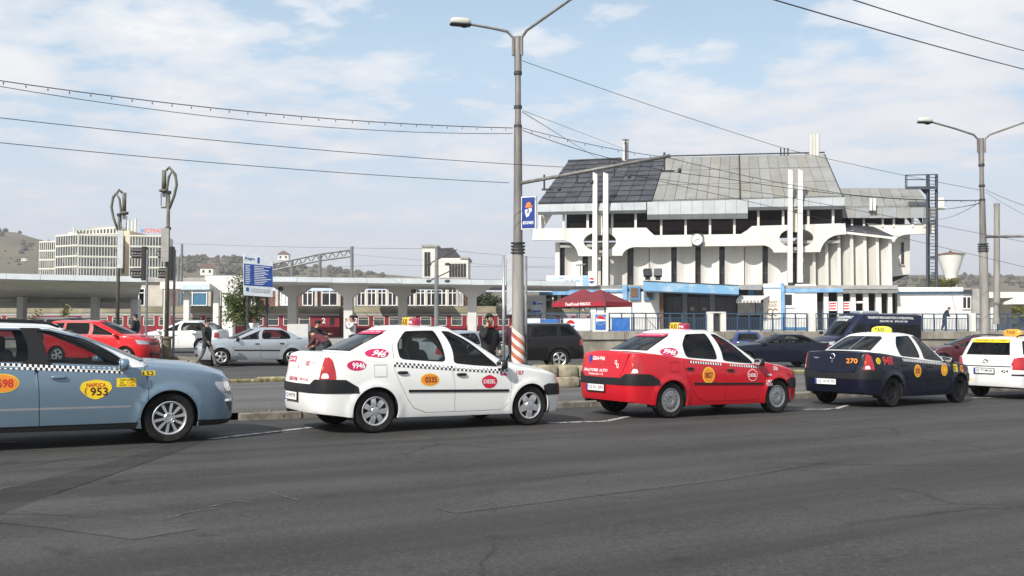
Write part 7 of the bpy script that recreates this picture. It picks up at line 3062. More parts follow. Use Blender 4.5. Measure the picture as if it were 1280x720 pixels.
def ridge(r):
    px = r.choice([r.uniform(222, 345), r.uniform(222, 480), r.uniform(1100, 1400), r.uniform(-20, 480)])
    Y = r.uniform(780, 905)
    return ((px - 640) / 1200 * Y, Y, hz_top(px) * np.interp(Y, [640, 760, 850, 900, 1000], [.30, .62, .88, 1, .95]) - 1)
crowns('far_wood', 'far_wood', 480, ridge, 5, 1.6, 3.2)
def slope(r):
    px = r.uniform(-150, 560)
    Y = r.uniform(560, 800)
    return ((px - 640) / 1200 * Y, Y, hz_top(px) * np.interp(Y, [520, 640, 760, 850], [.06, .30, .62, .88]) - 1)
crowns('hedges_on_slope', 'far_wood', 420, slope, 6, .8, 1.7)
def rightwood(r):
    px = r.uniform(1080, 1420)
    Y = r.uniform(230, 420)
    return ((px - 640) / 1200 * Y, Y, .3)
crowns('autumn_trees_beyond_rails', 'far_wood_autumn', 260, rightwood, 7, 2.2, 6.0)
crowns('autumn_trees_beyond_rails', 'far_wood', 90, lambda r: (lambda px, Y: ((px - 640) / 1200 * Y, Y, .3))(r.uniform(1080, 1420), r.uniform(300, 430)), 8, 2.5, 5.5)


def far_house(px, py, Y, wdt, label):
    p = at(px, py, Y)
    root = thing('far_house', p, label, 'house', 'far houses on the hillside')
    part('wall', 'white_plaster', root, lambda mb: mb.box(p + Vector((0, 0, wdt * .22)), (wdt, wdt * .7, wdt * .55)))
    def rf(mb):
        z = p.z + wdt * .5
        h = wdt * .35
        mb.prism([(p.x - wdt * .56, p.y - wdt * .42, z), (p.x + wdt * .56, p.y - wdt * .42, z), (p.x, p.y - wdt * .42, z + h)], (0, wdt * .84, 0))
    part('roof', 'brick_red', root, rf)
    for k_ in (-.25, .25):
        part('window', 'dark_window', root, lambda mb: mb.box(p + Vector((wdt * k_, -wdt * .36, wdt * .25)), (wdt * .16, .1, wdt * .2)))
far_house(260, 343.5, 560, 7.5, 'white far house with red roof just left of the notice board')
far_house(355, 325, 800, 9, 'small far house on the ridge right of the notice board')
far_house(31, 326, 700, 4, 'tiny pale house on the brown slope at the far left')
far_house(334, 331, 760, 5, 'tiny far house on the ridge just behind the notice board')

# water tower
wtw = thing('water_tower', at(1189, 362, 190), 'white flared water tower beyond the annex roof', 'water tower')
o = at(1189, 365, 190)
def wtb(mb):
    z = lambda y: at(1189, y, 190).z - o.z
    mb.lathe([(1.15, 0), (1.1, z(346)), (1.35, z(342)), (2.55, z(318.5))], 24, o)
M('tower_white', (.80, .79, .77), .8, var=.04, coord='Position', scale=.3)
part('tank', 'tower_white', wtw, wtb, smooth=40)
def wtr(mb):
    z = lambda y: at(1189, y, 190).z - o.z
    mb.lathe([(2.7, z(318.6)), (2.7, z(317.8)), (.3, z(315)), (.25, z(313.4)), (0, z(313.2))], 24, o)
part('cap', 'rust', wtw, wtr, smooth=30)


# railway masts and portal
def mast(px, Y, y0, label, arm=True):
    p = at(px, 410, Y)
    zt = at(px, y0, Y).z
    root = thing('catenary_mast', (p.x, Y, .7), label, 'mast', 'railway catenary masts')
    part('shaft', 'steel_grey', root, lambda mb: mb.tube([(p.x, Y, .4), (p.x, Y, zt)], [.17, .11], 8))
    if arm:
        for z0, l in ((zt - .9, 1.3), (zt - 2.0, 1.5)):
            part('arm', 'steel_dark', root, lambda mb: (mb.tube([(p.x - .6, Y, z0 - .3), (p.x + l, Y, z0 + .7)], .04, 5), mb.blob((p.x - .5, Y, z0 - .25), (.35, .15, .2), .8, 8, 5), mb.blob((p.x + .7, Y, z0 - .25), (.35, .15, .2), .8, 8, 5)))
    return root
mast(545.5, 62, 308, 'tall railway mast with dark insulators behind the roof of the white taxi')
mast(226, 92, 305, 'thin railway mast left of the notice board', False)
mast(222, 90, 322, 'shorter thin railway mast beside the big white forked column', False)
pt = thing('catenary_portal', at(395, 345, 110), 'grey lattice beam portal over the tracks above the platform canopy', 'portal')
pl = [at(336, 331, 110), at(400, 317.5, 110), at(440, 312, 110)]
pl2 = [p - Vector((0, 0, .75)) for p in pl]
part('top_chord', 'steel_grey', pt, lambda mb: mb.tube(pl, .13, 6))
part('bottom_chord', 'steel_grey', pt, lambda mb: mb.tube(pl2, .13, 6))
def lace(mb):
    for i in range(20):
        f0, f1 = i / 20, (i + 1) / 20
        g = lambda q, f: (q[0].lerp(q[1], f / .6) if f < .6 else q[1].lerp(q[2], (f - .6) / .4))
        mb.tube([g(pl, f0), g(pl2, f1)] if i % 2 else [g(pl2, f0), g(pl, f1)], .06, 4)
part('lacing', 'steel_grey', pt, lace, kind='stuff')
for px, y in ((365, 326), (400, 318), (440, 308)):
    part('leg', 'steel_grey', pt, lambda mb: mb.tube([at(px, y, 110), at(px, 412, 110)], .2, 6))
cable('railway_wire', [at(215, 304, 92), at(545, 311, 62), at(700, 323, 95)], .02, 'railway wire over the platforms passing the tall railway mast', .1, group='railway wires')
cable('railway_wire', [at(340, 334, 108), at(480, 331, 108), at(700, 333, 108)], .025, 'lower railway wire behind the railway mast', .1, group='railway wires')
cable('railway_wire', [at(440, 318, 110), at(700, 336, 100)], .02, 'slanting railway wire running right from the lattice portal', .1, group='railway wires')
cable('railway_wire', [at(1120, 356, 120), at(1230, 352, 120), at(1300, 354, 120)], .03, 'railway wire in front of the water tower stem', .05, group='railway wires')

# notice board of the region
nb = thing('notice_board', at(321, 418, 50), 'blue and white public works notice board on two black posts', 'sign')
for px in (309.5, 333.5):
    part('post', 'steel_dark', nb, lambda mb: mb.tube([at(px, 436, 50.9), at(px, 330, 50.9)], .075, 8))
q = [at(305, 369, 49.7), at(341, 371.5, 50.5), at(341, 320.5, 50.5), at(304.5, 316, 49.7)]
bu, bv = (q[1] - q[0]), (q[3] - q[0])
bn_ = bu.cross(bv).normalized()
part('panel', 'board_white', nb, lambda mb: mb.prism(q, -bn_ * .08))
bp = lambda u, v: q[0] + bu * u + bv * v + bn_ * .006
part('blue_field', 'board_blue', nb, lambda mb: mb.add([bp(.0, .235) + bn_ * .004, bp(1, .24) + bn_ * .004, bp(1, .74) + bn_ * .004, bp(.0, .75) + bn_ * .004], [(0, 1, 2, 3)]))
def blines(mb):
    r = random.Random(2)
    for i in range(11):
        v = .70 - i * .042
        mb.add([bp(.05, v) + bn_ * .008, bp(.05 + r.uniform(.12, .2), v) + bn_ * .008, bp(.2, v + .014) + bn_ * .008, bp(.05, v + .014) + bn_ * .008], [(0, 1, 2, 3)])
        l = r.uniform(.3, .58)
        mb.add([bp(.36, v) + bn_ * .008, bp(.36 + l, v) + bn_ * .008, bp(.36 + l, v + .014) + bn_ * .008, bp(.36, v + .014) + bn_ * .008], [(0, 1, 2, 3)])
    for v in (.12, .16, .09):
        mb.add([bp(.22, v) + bn_ * .008, bp(.9, v) + bn_ * .008, bp(.9, v + .012) + bn_ * .008, bp(.22, v + .012) + bn_ * .008], [(0, 1, 2, 3)], 1)
    mb.add([bp(.07, .10) + bn_ * .008, bp(.17, .10) + bn_ * .008, bp(.17, .19) + bn_ * .008, bp(.07, .19) + bn_ * .008], [(0, 1, 2, 3)], 2)
    mb.add([bp(.47, .78) + bn_ * .008, bp(.55, .78) + bn_ * .008, bp(.55, .92) + bn_ * .008, bp(.47, .92) + bn_ * .008], [(0, 1, 2, 3)], 2)
part('print_lines', [MATS['white_print'], MATS['concrete'], MATS['board_blue']], nb, blines, kind='stuff')
mb = MB()
text_on(mb, 'Regio', bp(.22, .87), bu, bv.normalized(), .52, .17, .008, .04)
obj('lettering', mb, MATS['board_blue'], nb)


# trees
def leafmat(name, c1, c2):
    m = bpy.data.materials.new(name)
    m.use_nodes = True
    n = NT(m.node_tree)
    b = n.new('ShaderNodeBsdfPrincipled')
    o_ = n.new('ShaderNodeOutputMaterial')
    n.t.links.new(b.outputs[0], o_.inputs[0])
    nz = n.noise(n.coord('Position'), 3.0, 3)
    n.put(b.inputs['Base Color'], n.mix(n.ramp(nz, [(.35, 0), (.65, 1)]), c1, c2))
    b.inputs['Roughness'].default_value = .6
    b.inputs['Specular IOR Level'].default_value = .3
    MATS[name] = m
leafmat('leaf_green', (.10, .12, .025), (.045, .075, .02))
leafmat('leaf_yellow', (.20, .17, .03), (.10, .11, .03))
leafmat('leaf_dark', (.03, .045, .018), (.018, .03, .012))
M('bark', (.10, .08, .06), .95, var=.3, scale=6, bump=.5)


def tree(px, Y, ybase, ytop, wpx, mat, label, nleaf=2600, seed=1, lsize=.11, group=None):
    r = random.Random(seed)
    b = at(px, ybase, Y)
    H = at(px, ytop, Y).z - b.z
    W = wpx / 1200 * Y / 2
    root = thing('tree', b, label, 'tree', group)
    mb = MB()
    mb.tube([b - Vector((0, 0, .3)), b + Vector((.03, 0, H * .25)), b + Vector((-.02, .04, H * .5)), b + Vector((.05, 0, H * .8))], [.09, .075, .05, .02], 8)
    tips = []
    for i in range(11):
        h = r.uniform(.22, .72) * H
        an = i * 2.4 + r.uniform(-.4, .4)
        l = W * r.uniform(.6, 1.0) * (1 - .35 * abs(h / H - .45))
        s = b + Vector((0, 0, h))
        e = s + Vector((math.cos(an) * l, math.sin(an) * l, l * r.uniform(.35, .8)))
        mid = s.lerp(e, .5) + Vector((0, 0, -.08 * l))
        mb.tube([s, mid, e], [.035, .022, .008], 5)
        tips += [mid, e, s.lerp(e, .75), e + Vector((r.uniform(-.3, .3) * W, r.uniform(-.3, .3) * W, r.uniform(.0, .25) * H))]
    for i in range(14):
        an = r.random() * 6.28
        h = r.uniform(.3, 1.0)
        rad = W * math.sqrt(max(0, 1 - ((h - .5) / .55) ** 2)) * r.uniform(.3, .95)
        tips.append(b + Vector((math.cos(an) * rad, math.sin(an) * rad, h * H)))
    obj('trunk', mb, MATS['bark'], root, smooth=True)
    lf = MB()
    for i in range(nleaf):
        c = r.choice(tips)
        p = c + Vector((r.gauss(0, W * .17), r.gauss(0, W * .17), r.gauss(0, H * .06)))
        if p.z > b.z + H * 1.03:
            continue
        u = Vector((r.gauss(0, 1), r.gauss(0, 1), r.gauss(0, .7))).normalized()
        v = u.orthogonal().normalized()
        v = Matrix.Rotation(r.random() * 6.28, 3, u) @ v
        s_ = lsize * r.uniform(.6, 1.3)
        lf.add([p - u * s_, p - v * s_ * .45, p + u * s_, p + v * s_ * .45], [(0, 1, 2, 3)])
    obj('crown', lf, MATS[mat], root, kind='stuff')


tree(305, 53, 424, 345, 54, 'leaf_green', 'small bushy green tree behind the blue notice board', 5200, 2, .085)
tree(604, 96, 404, 366, 40, 'leaf_dark', 'dark tree under the canopy left of the tall middle lamp post', 2200, 4, .16)
tree(1178, 150, 372, 349, 34, 'leaf_yellow', 'yellow leaved bush at the foot of the ladder tower', 2200, 5, .2)
tree(1262, 120, 402, 372, 46, 'leaf_yellow', 'yellowish bush under the shelter at the far right', 1800, 6, .18)
tree(84, 52, 425, 380, 26, 'leaf_yellow', 'thin yellowing sapling in front of the train at the left', 260, 7, .09)
tree(46, 52, 425, 386, 22, 'leaf_yellow', 'smaller thin sapling left of the other sapling', 160, 8, .09)

# ---------- old lamp posts, signals ----------
def old_post(px, Y, ybase, ytop, side, label):
    x = at(px, ybase, Y).x
    f = lambda dx, y: Vector((x + side * dx / 1200 * Y, Y, at(px, y, Y).z))
    z0 = gz(x, Y)
    root = thing('old_lamp_post', (x, Y, z0), label, 'lamp post', 'old lamp posts without lights')
    y = lambda k: ytop + k
    k0 = Y / 37.5
    yb = ybase - 36 / k0
    part('base', 'old_post_base', root, lambda mb: (mb.tube([(x, Y, z0 - .1), (x, Y, f(0, yb).z)], [.20, .18], 14), mb.tube([f(0, yb + 1.5), f(0, yb - 1.5)], .24, 14)), smooth=40)
    part('shaft', 'old_post_metal', root, lambda mb: mb.tube([f(0, yb), f(0, y(80)), f(0, y(30))], [.085, .07, .06], 10), smooth=True)
    # two curved bars bending over at the top
    part('hoop', 'old_post_metal', root, lambda mb: mb.tube([f(1, y(52)), f(7, y(36)), f(10, y(22)), f(8, y(9)), f(0, y(0)), f(-3, y(4))], .055, 7), smooth=True)
    part('hoop', 'old_post_metal', root, lambda mb: mb.tube([f(-1, y(40)), f(-2, y(26)), f(0, y(12)), f(4, y(5)), f(9, y(12))], .05, 7), smooth=True)
    part('socket', 'old_post_metal', root, lambda mb: (mb.tube([f(-6, y(4)), f(-6, y(27))], .09, 8), mb.tube([f(-11, y(29)), f(-1, y(29))], .06, 6), mb.blob(f(-6, y(29.5)), (.36, .36, .14), .7, 10, 6)), smooth=True)
    part('cage', 'steel_grey', root, lambda mb: ([mb.tube([f(a, y(33)), f(a + (0.6 if a < -6 else -.6), y(50))], .02, 4) for a in (-9.5, -2.5)], mb.tube([f(-9, y(50)), f(-3, y(50))], .05, 6), mb.tube([f(-6, y(31)), f(-6, y(37))], .07, 6)))
    part('collar', 'steel_dark', root, lambda mb: (mb.tube([f(0, y(78)), f(0, y(75))], .12, 8), mb.tube([f(0, y(30)), f(0, y(33))], .11, 8)))
    return root, f


op1, f1 = old_post(207.5, 37.5, 458, 209, 1, 'old lamp post with thick olive base and curved empty lantern, the nearer one')
op2, f2 = old_post(146, 42, 452, 237, -1, 'old lamp post with empty lantern farther back near the red people carrier')
for px0, px1, y0, y1, Y, po, mt in ((201.5, 211, 285, 327, 37.2, op1, 'concrete'), (147, 154, 288, 335, 41.7, op2, 'board_grey')):
    part('sign_panel', mt, po, lambda mb: wbox(mb, px0, y0, px1, Y, .06, 0, y1))


def signal(px, Y, y0, visx, label):
    p = at(px, 430, Y)
    root = thing('traffic_light', (p.x, Y, gz(p.x, Y)), label, 'traffic light', 'traffic lights seen from the side')
    part('pole', 'steel_grey', root, lambda mb: mb.tube([(p.x + .1, Y + .05, gz(p.x, Y)), (p.x + .1, Y + .05, at(px, y0 + 4, Y).z)], .05, 8))
    part('housing', 'black_plastic', root, lambda mb: wbox(mb, px - 2.2, y0, px + 2.2, Y, .32, 0, y0 + 42))
    for k_ in (5, 12, 30, 37):
        def vis(mb):
            c = at(px - 2.5, y0 + k_, Y)
            rr_ = .13
            vs = []
            n_ = 8
            for i in range(n_ + 1):
                t = math.pi * (-.15 + 1.3 * i / n_)
                vs += [(c.x, Y + .15 + rr_ * math.cos(t), c.z - .02 + rr_ * math.sin(t)), (c.x - .42, Y + .15 + rr_ * math.cos(t), c.z - .02 + rr_ * math.sin(t))]
            mb.add(vs, [(2 * i, 2 * i + 1, 2 * i + 3, 2 * i + 2) for i in range(n_)])
        part('visor', 'black_plastic', root, vis)
signal(179, 40, 308, 1, 'black traffic light with visors to the left, between the two old posts')
signal(213, 37.8, 308, 1, 'black traffic light with visors right behind the nearer old lamp post')

# ornate railing round the island
orr = thing('ornate_railing', at(165, 452, 36), 'low ornate iron railing with rings behind the red people carrier bonnet', 'railing')
for i in range(9):
    px = 112 + i * 11.3
    z = gz(at(px, 452, 36).x, 36)
    x = at(px, 452, 36).x
    part('post', 'steel_dark', orr, lambda mb: mb.tube([(x, 36, z), (x, 36, z + 1.05)], .018, 5))
    if i < 8:
        for k_, zz in enumerate((.85, .55, .28)):
            rr_ = .13 if k_ != 1 else .10
            c = Vector((x + .17, 36, z + zz))
            part('ring', 'steel_dark', orr, lambda mb: mb.tube([c + Vector((rr_ * math.cos(t), 0, rr_ * math.sin(t))) for t in np.linspace(0, 6.28, 15)], .014, 4))
xa, xb = at(112, 452, 36).x, at(112 + 8 * 11.3, 452, 36).x
part('rail', 'steel_dark', orr, lambda mb: (mb.tube([(xa, 36, gz(xa, 36) + 1.05), (xb, 36, gz(xb, 36) + 1.05)], .018, 5)))
part('rail', 'steel_dark', orr, lambda mb: (mb.tube([(xa, 36, gz(xa, 36) + .12), (xb, 36, gz(xb, 36) + .12)], .018, 5)))
# grey cabinet at a column foot
mb = MB()
wbox(mb, 359, 405, 385, 60, .8)
obj('cabinet', mb, MATS['canopy_concrete'], label='pale grey cabinet behind the boot of the silver saloon', cat='cabinet')

# thin autumn haze over the station valley
mh = bpy.data.materials.new('haze_air')
mh.use_nodes = True
nh = NT(mh.node_tree)
pv = nh.new('ShaderNodeVolumePrincipled')
pv.inputs['Color'].default_value = (.86, .87, .92, 1)
pv.inputs['Density'].default_value =   .00032
pv.inputs['Anisotropy'].default_value = .1
oh = nh.new('ShaderNodeOutputMaterial')
nh.t.links.new(pv.outputs[0], oh.inputs['Volume'])
mb = MB()
mb.box2((-3650, -3650, -7), (3650, 3650, 125))
hzo = obj('haze', mb, mh, kind='stuff')
# ---------------- people ----------------
M('jacket_green', (.022, .030, .026), .85, var=.3, scale=8)
M('jacket_black', (.012, .012, .014), .8, var=.3, scale=8)
M('jacket_maroon', (.13, .025, .035), .85, var=.3, scale=8)
M('jacket_purple', (.050, .012, .030), .85, var=.3, scale=8)
M('coat_navy', (.014, .014, .035), .9, var=.3, scale=8)
M('shirt_white', (.62, .62, .62), .85, var=.15, scale=8)
M('trouser_grey', (.13, .125, .115), .9, var=.25, scale=10)
M('trouser_jeans', (.045, .045, .09), .9, var=.3, scale=10)
M('trouser_black', (.02, .02, .022), .9, var=.25, scale=10)
M('shoe_black', (.012, .011, .011), .5)
M('hair_dark', (.012, .009, .008), .7, var=.4, scale=40)
M('hair_brown', (.06, .035, .02), .7, var=.4, scale=40)
M('eye_dark', (.02, .015, .012), .3)
M('lip', (.30, .12, .10), .6)
M('collar_red', (.38, .02, .03), .8)


def person(loc, yaw, pose, jacket, trousers, label, hair='hair_dark', scale=1.0, group=None, collar=None, hat=None, long_coat=0):
    """one continuous skinned body; local x is forward, y is left"""
    J = dict(pelvis=(0, 0, .96), waist=(0, 0, 1.08), chest=(.01, 0, 1.30), neck=(0, 0, 1.475), chin=(.025, 0, 1.545), head=(.03, 0, 1.63), crown=(.015, 0, 1.71))
    for s, n in ((1, 'l'), (-1, 'r')):
        J['hip' + n] = (0, s * .095, .92)
        J['knee' + n] = (.02, s * .10, .50)
        J['ankle' + n] = (0, s * .10, .09)
        J['toe' + n] = (.17, s * .12, .035)
        J['sh' + n] = (0, s * .185, 1.42)
        J['el' + n] = (-.03, s * .235, 1.14)
        J['wr' + n] = (.05, s * .235, .90)
        J['hd' + n] = (.07, s * .23, .815)
    J.update({k: v for k, v in pose.items() if k != 'face'})
    bones = [('pelvis', 'waist'), ('waist', 'chest'), ('chest', 'neck'), ('neck', 'chin'), ('chin', 'head'), ('head', 'crown')]
    for n in 'lr':
        bones += [('pelvis', 'hip' + n), ('hip' + n, 'knee' + n), ('knee' + n, 'ankle' + n), ('ankle' + n, 'toe' + n), ('chest', 'sh' + n), ('sh' + n, 'el' + n), ('el' + n, 'wr' + n), ('wr' + n, 'hd' + n)]
    rad = dict(pelvis=(.17, .14), waist=(.17, .14), chest=(.195, .145), neck=(.06, .06), chin=(.066, .072), head=(.078, .092), crown=(.058, .066))
    for n in 'lr':
        rad.update({'hip' + n: (.10, .10), 'knee' + n: (.066, .066), 'ankle' + n: (.046, .05), 'toe' + n: (.042, .034), 'sh' + n: (.085, .085), 'el' + n: (.062, .062), 'wr' + n: (.036, .036), 'hd' + n: (.038, .026)})
    if long_coat == 1:
        rad['pelvis'] = (.20, .17)
        for n in 'lr':
            rad['hip' + n] = (.13, .14)
            rad['knee' + n] = (.11, .12)
    names = list(J)
    me = bpy.data.meshes.new('body_skeleton')
    me.from_pydata([J[k] for k in names], [(names.index(a), names.index(b)) for a, b in bones], [])
    ob = bpy.data.objects.new('body_skeleton', me)
    COL.objects.link(ob)
    sk = ob.modifiers.new('skin', 'SKIN')
    sk.use_smooth_shade = True
    sb = ob.modifiers.new('sub', 'SUBSURF')
    sb.levels = sb.render_levels = 2
    for i, k in enumerate(names):
        v = me.skin_vertices[0].data[i]
        v.radius = rad[k]
        v.use_root = (k == 'pelvis')
    dg = bpy.context.evaluated_depsgraph_get()
    nm = bpy.data.meshes.new_from_object(ob.evaluated_get(dg))
    bpy.data.objects.remove(ob)
    bpy.data.meshes.remove(me)
    mb = MB()
    P = {k: np.array(J[k], float) for k in names}
    V = np.array([v.co[:] for v in nm.vertices])
    segs = [(a, b) for a, b in bones]
    for p in nm.polygons:
        c = V[list(p.vertices)].mean(0)
        best, bd = None, 9
        for a, b in segs:
            A, B = P[a], P[b]
            t = np.clip(np.dot(c - A, B - A) / max(1e-9, np.dot(B - A, B - A)), 0, 1)
            d = np.linalg.norm(c - A - t * (B - A))
            if d < bd:
                bd, best, bt = d, (a, b), t
        a, b = best
        if a[:2] == 'an':
            m = 3
        elif a[:2] in ('hi', 'kn') or (a == 'pelvis' and b[:2] == 'hi') or (a == 'pelvis' and bt < .35):
            m = 1 if not (long_coat and ((a[:2] == 'hi' and bt < long_coat) or a == 'pelvis')) else 0
            if a[:2] == 'kn' and bt > .93:
                m = 3
        elif a in ('neck', 'chin', 'head') or a[:2] == 'wr' or (a == 'chest' and b == 'neck' and bt > .96):
            m = 2
        else:
            m = 0
        mb.f.append(tuple(p.vertices))
        mb.m.append(m)
    mb.v = [tuple(v) for v in V]
    bpy.data.meshes.remove(nm)
    # face and hands join the same mesh
    hc = Vector(J['head'])
    upv = (Vector(J['crown']) - Vector(J['chin'])).normalized()
    fw = pose.get('face', Vector((1, 0, 0)))
    fw = (Vector(fw) - upv * Vector(fw).dot(upv)).normalized()
    sd = upv.cross(fw)
    F = lambda a, b, c: hc + fw * a + sd * b + upv * c
    mb.blob(F(.098, 0, -.012), (.04, .03, .045), 1, 8, 5, 2)
    for s in (-1, 1):
        mb.blob(F(.080, s * .032, .018), (.02, .026, .014), 1, 8, 5, 4)
        mb.blob(F(.0, s * .080, .0), (.045, .02, .065), 1, 8, 5, 2)
        mb.box(F(.086, s * .033, .036), (.012, .036, .008), math.atan2(fw.y, fw.x), 4)
    mb.blob(F(.088, 0, -.052), (.016, .05, .014), 1, 8, 4, 5)
    for n, s in (('l', 1), ('r', -1)):
        w_, h_ = Vector(J['wr' + n]), Vector(J['hd' + n])
        d = (h_ - w_).normalized()
        q = d.orthogonal().normalized()
        q2 = d.cross(q)
        for i in range(4):
            o = h_ + q2 * (i - 1.5) * .019 + d * .012
            l = (.055, .066, .062, .048)[i]
            mb.tube([o, o + d * l * .5 + q * .008, o + d * l * .8 + q * .026], [.009, .0085, .006], 5, 2)
        o = w_.lerp(h_, .45) + q2 * .03
        mb.tube([o, o + q2 * .02 + d * .025 + q * .01, o + q2 * .018 + d * .055 + q * .022], [.011, .010, .007], 5, 2)
    rz = Matrix.Translation(Vector(loc)) @ Matrix.Rotation(yaw, 4, 'Z') @ Matrix.Scale(scale, 4)
    root = thing('person', (0, 0, 0), label, 'person', group)
    bd_ = obj('body', mb, [MATS[jacket], MATS[trousers], MATS['skin'], MATS['shoe_black'], MATS['eye_dark'], MATS['lip']], root, smooth=True)
    hb_ = MB()
    # hair: shell round the back and top of the skull
    nu, nv = 18, 9
    vs = []
    for i in range(nv + 1):
        ph = math.pi * i / nv
        for j in range(nu):
            th = 2 * math.pi * j / nu
            dx, dy, dz = math.sin(ph) * math.cos(th), math.sin(ph) * math.sin(th), math.cos(ph)
            # hairline: short at the face, long at the nape
            lim = -.02 - .55 * max(0, -dx) if dx < .25 else .42
            if dz < lim:
                dz2 = lim
                k = math.sqrt(max(.0, 1 - dz2 * dz2)) / max(1e-6, math.hypot(dx, dy))
                dx, dy, dz = dx * k * .97, dy * k * .97, dz2
            vs.append(F(dx * .108 - .008, dy * .089, dz * .113 + .022))
    hb_.add(vs, [(i * nu + j, i * nu + (j + 1) % nu, (i + 1) * nu + (j + 1) % nu, (i + 1) * nu + j) for i in range(nv) for j in range(nu)])
    obj('hair', hb_, MATS[hair], root, smooth=True)
    if hat:
        m2 = MB()
        m2.blob(F(-.01, 0, .08), (.24, .21, .12), .8, 14, 7)
        m2.blob(F(.10, 0, .06), (.12, .16, .02), .8, 10, 4)
        obj('cap', m2, MATS[hat], root, smooth=True)
    if collar:
        m2 = MB()
        nk = Vector(J['neck'])
        m2.tube([nk + Vector((.09 * math.cos(t) + .01, .10 * math.sin(t), -.03 + .02 * math.cos(t))) for t in np.linspace(0, 6.28, 15)], .03, 7)
        m2.blob(nk + Vector((.02, -.15, -.07)), (.15, .16, .09), .8, 10, 6)
        m2.blob(nk + Vector((.02, .15, -.07)), (.15, .16, .09), .8, 10, 6)
        obj('collar', m2, MATS[collar], root, smooth=True)
    root.matrix_world = rz
    root.location, root.rotation_euler, root.scale = rz.to_translation(), (0, 0, yaw), (scale,) * 3
    return root


WALK = dict(hipl=(0, .095, .92), kneel=(.20, .10, .52), anklel=(.30, .10, .11), toel=(.46, .12, .07), hipr=(0, -.095, .92), kneer=(-.10, -.10, .50), ankler=(-.38, -.10, .14), toer=(-.23, -.12, .04),
            ell=(-.14, .24, 1.16), wrl=(-.10, .25, .92), hdl=(-.07, .25, .84), elr=(.02, -.25, 1.15), wrr=(.16, -.22, .96), hdr=(.21, -.20, .89))
p = gp(258, 460.5)
person(p, R(-12), WALK, 'jacket_green', 'trouser_grey', 'man in dark green jacket and grey trousers walking past the silver saloon', long_coat=.42)
p = at(169, 440, 41)
person((p.x, 41, gz(p.x, 41)), R(172), {'wrl': (.14, .16, 1.12), 'hdl': (.20, .10, 1.16)}, 'jacket_black', 'trouser_jeans', 'man in black jacket and dark jeans standing beside the red people carrier')
PHONE = dict(elr=(.17, -.27, 1.22), wrr=(.13, -.15, 1.46), hdr=(.09, -.105, 1.56), ell=(.02, .25, 1.14), wrl=(.14, .2, .95), hdl=(.18, .16, .88), head=(.04, -.005, 1.625), face=Vector((1, -.15, -.12)))
pr = person((-.50, 20.5, gz(-.5, 20.5) + .115), R(-48), PHONE, 'jacket_black', 'trouser_black', 'dark haired man in black and red jacket talking on a phone behind the white taxi', collar='collar_red')
mb = MB()
mb.blob((.075, -.092, 1.60), (.025, .022, .11), .4, 8, 6)
ph = obj('phone', mb, MATS['black_plastic'], label='small black phone held to the ear of the man behind the white taxi', cat='phone')
ph.location = (0, 0, 0)
off = WM[ph.name].to_translation()
mw = Matrix.Translation((-.50, 20.5, gz(-.5, 20.5) + .115)) @ Matrix.Rotation(R(-48), 4, 'Z') @ Matrix.Translation(off)
ph.location, ph.rotation_euler = mw.to_translation(), (0, 0, R(-48))
person(((642 - 640) / 1200 * 28.4, 28.4, gz(0, 28.4) + .115), R(60), {}, 'jacket_purple', 'trouser_black', 'person in dark purple coat half hidden by the middle lamp post', scale=.97)
BEND = dict(pelvis=(-.15, 0, .95), waist=(-.02, 0, 1.06), chest=(.18, 0, 1.17), neck=(.36, 0, 1.24), chin=(.42, 0, 1.25), head=(.50, 0, 1.28), crown=(.58, 0, 1.30), hipl=(-.16, .095, .92), hipr=(-.16, -.095, .92), kneel=(-.06, .1, .5), kneer=(-.06, -.1, .5),
            shl=(.26, .185, 1.2), shr=(.26, -.185, 1.2), ell=(.36, .22, .98), wrl=(.52, .18, .86), hdl=(.60, .16, .84), elr=(.36, -.22, .98), wrr=(.52, -.18, .86), hdr=(.6, -.16, .84), face=Vector((.5, 0, -.9)))
p = at(405, 440, 33)
person((p.x, 33, gz(p.x, 33)), R(158), BEND, 'jacket_maroon', 'trouser_black', 'person in maroon jacket bending over at the tail of the silver saloon', scale=1.0)
p = at(390, 440, 34.6)
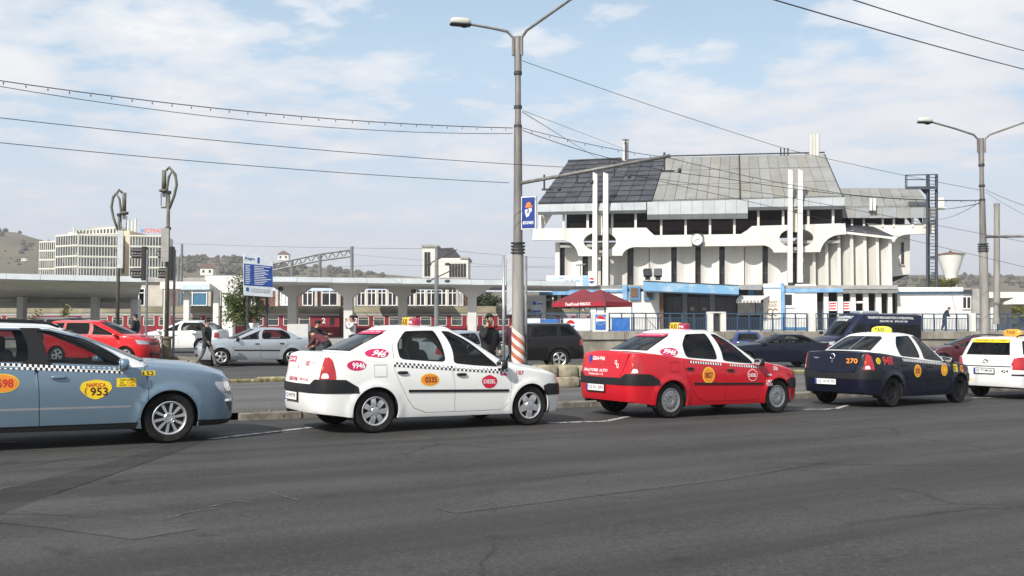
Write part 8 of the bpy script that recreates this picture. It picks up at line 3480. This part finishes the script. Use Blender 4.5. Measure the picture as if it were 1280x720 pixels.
LEAN = dict(chest=(.10, 0, 1.27), neck=(.16, 0, 1.43), chin=(.20, 0, 1.49), head=(.22, 0, 1.57), crown=(.21, 0, 1.65), shl=(.12, .185, 1.37), shr=(.12, -.185, 1.37), ell=(.33, .22, 1.25), wrl=(.55, .18, 1.20), hdl=(.64, .17, 1.20), elr=(.33, -.22, 1.2), wrr=(.5, -.1, 1.12), hdr=(.58, -.08, 1.1), face=Vector((1, 0, -.4)))
person((p.x, 34.6, gz(p.x, 34.6) + .05), R(-8), LEAN, 'jacket_black', 'trouser_black', 'person in black with a cap reaching out behind the silver saloon boot', hat='jacket_black')
CAMR = dict(ell=(.16, .24, 1.28), wrl=(.22, .08, 1.50), hdl=(.22, .05, 1.58), elr=(.16, -.24, 1.28), wrr=(.22, -.08, 1.50), hdr=(.22, -.05, 1.58))
p = at(440, 440, 35)
person((p.x, 35, gz(p.x, 35) + .2), R(200), CAMR, 'shirt_white', 'trouser_black', 'man in white shirt with raised hands behind the rear window of the white taxi')
p = at(317, 440, 41.5)
person((p.x, 41.5, gz(p.x, 41.5)), R(-80), {}, 'shirt_white', 'trouser_grey', 'person in white top whose head shows over the silver saloon roof', hair='hair_brown', scale=.96)
STOOP = dict(waist=(.03, 0, 1.07), chest=(.12, 0, 1.26), neck=(.22, 0, 1.38), chin=(.27, 0, 1.42), head=(.31, 0, 1.49), crown=(.31, 0, 1.57), shl=(.16, .18, 1.34), shr=(.16, -.18, 1.34), ell=(.2, .23, 1.08), wrl=(.3, .14, .98), hdl=(.36, .1, .98), elr=(.2, -.23, 1.08), wrr=(.3, -.14, .98), hdr=(.36, -.1, .98),
             kneel=(.08, .1, .5), kneer=(-.08, -.1, .5), anklel=(.10, .1, .09), toel=(.26, .12, .035), ankler=(-.22, -.1, .09), toer=(-.06, -.12, .035), face=Vector((1, 0, -.5)))
p = at(1181, 414, 66)
person((p.x, 66, PLAT), R(-10), STOOP, 'coat_navy', 'coat_navy', 'stooping person in long dark blue clothes walking behind the railing', long_coat=1)
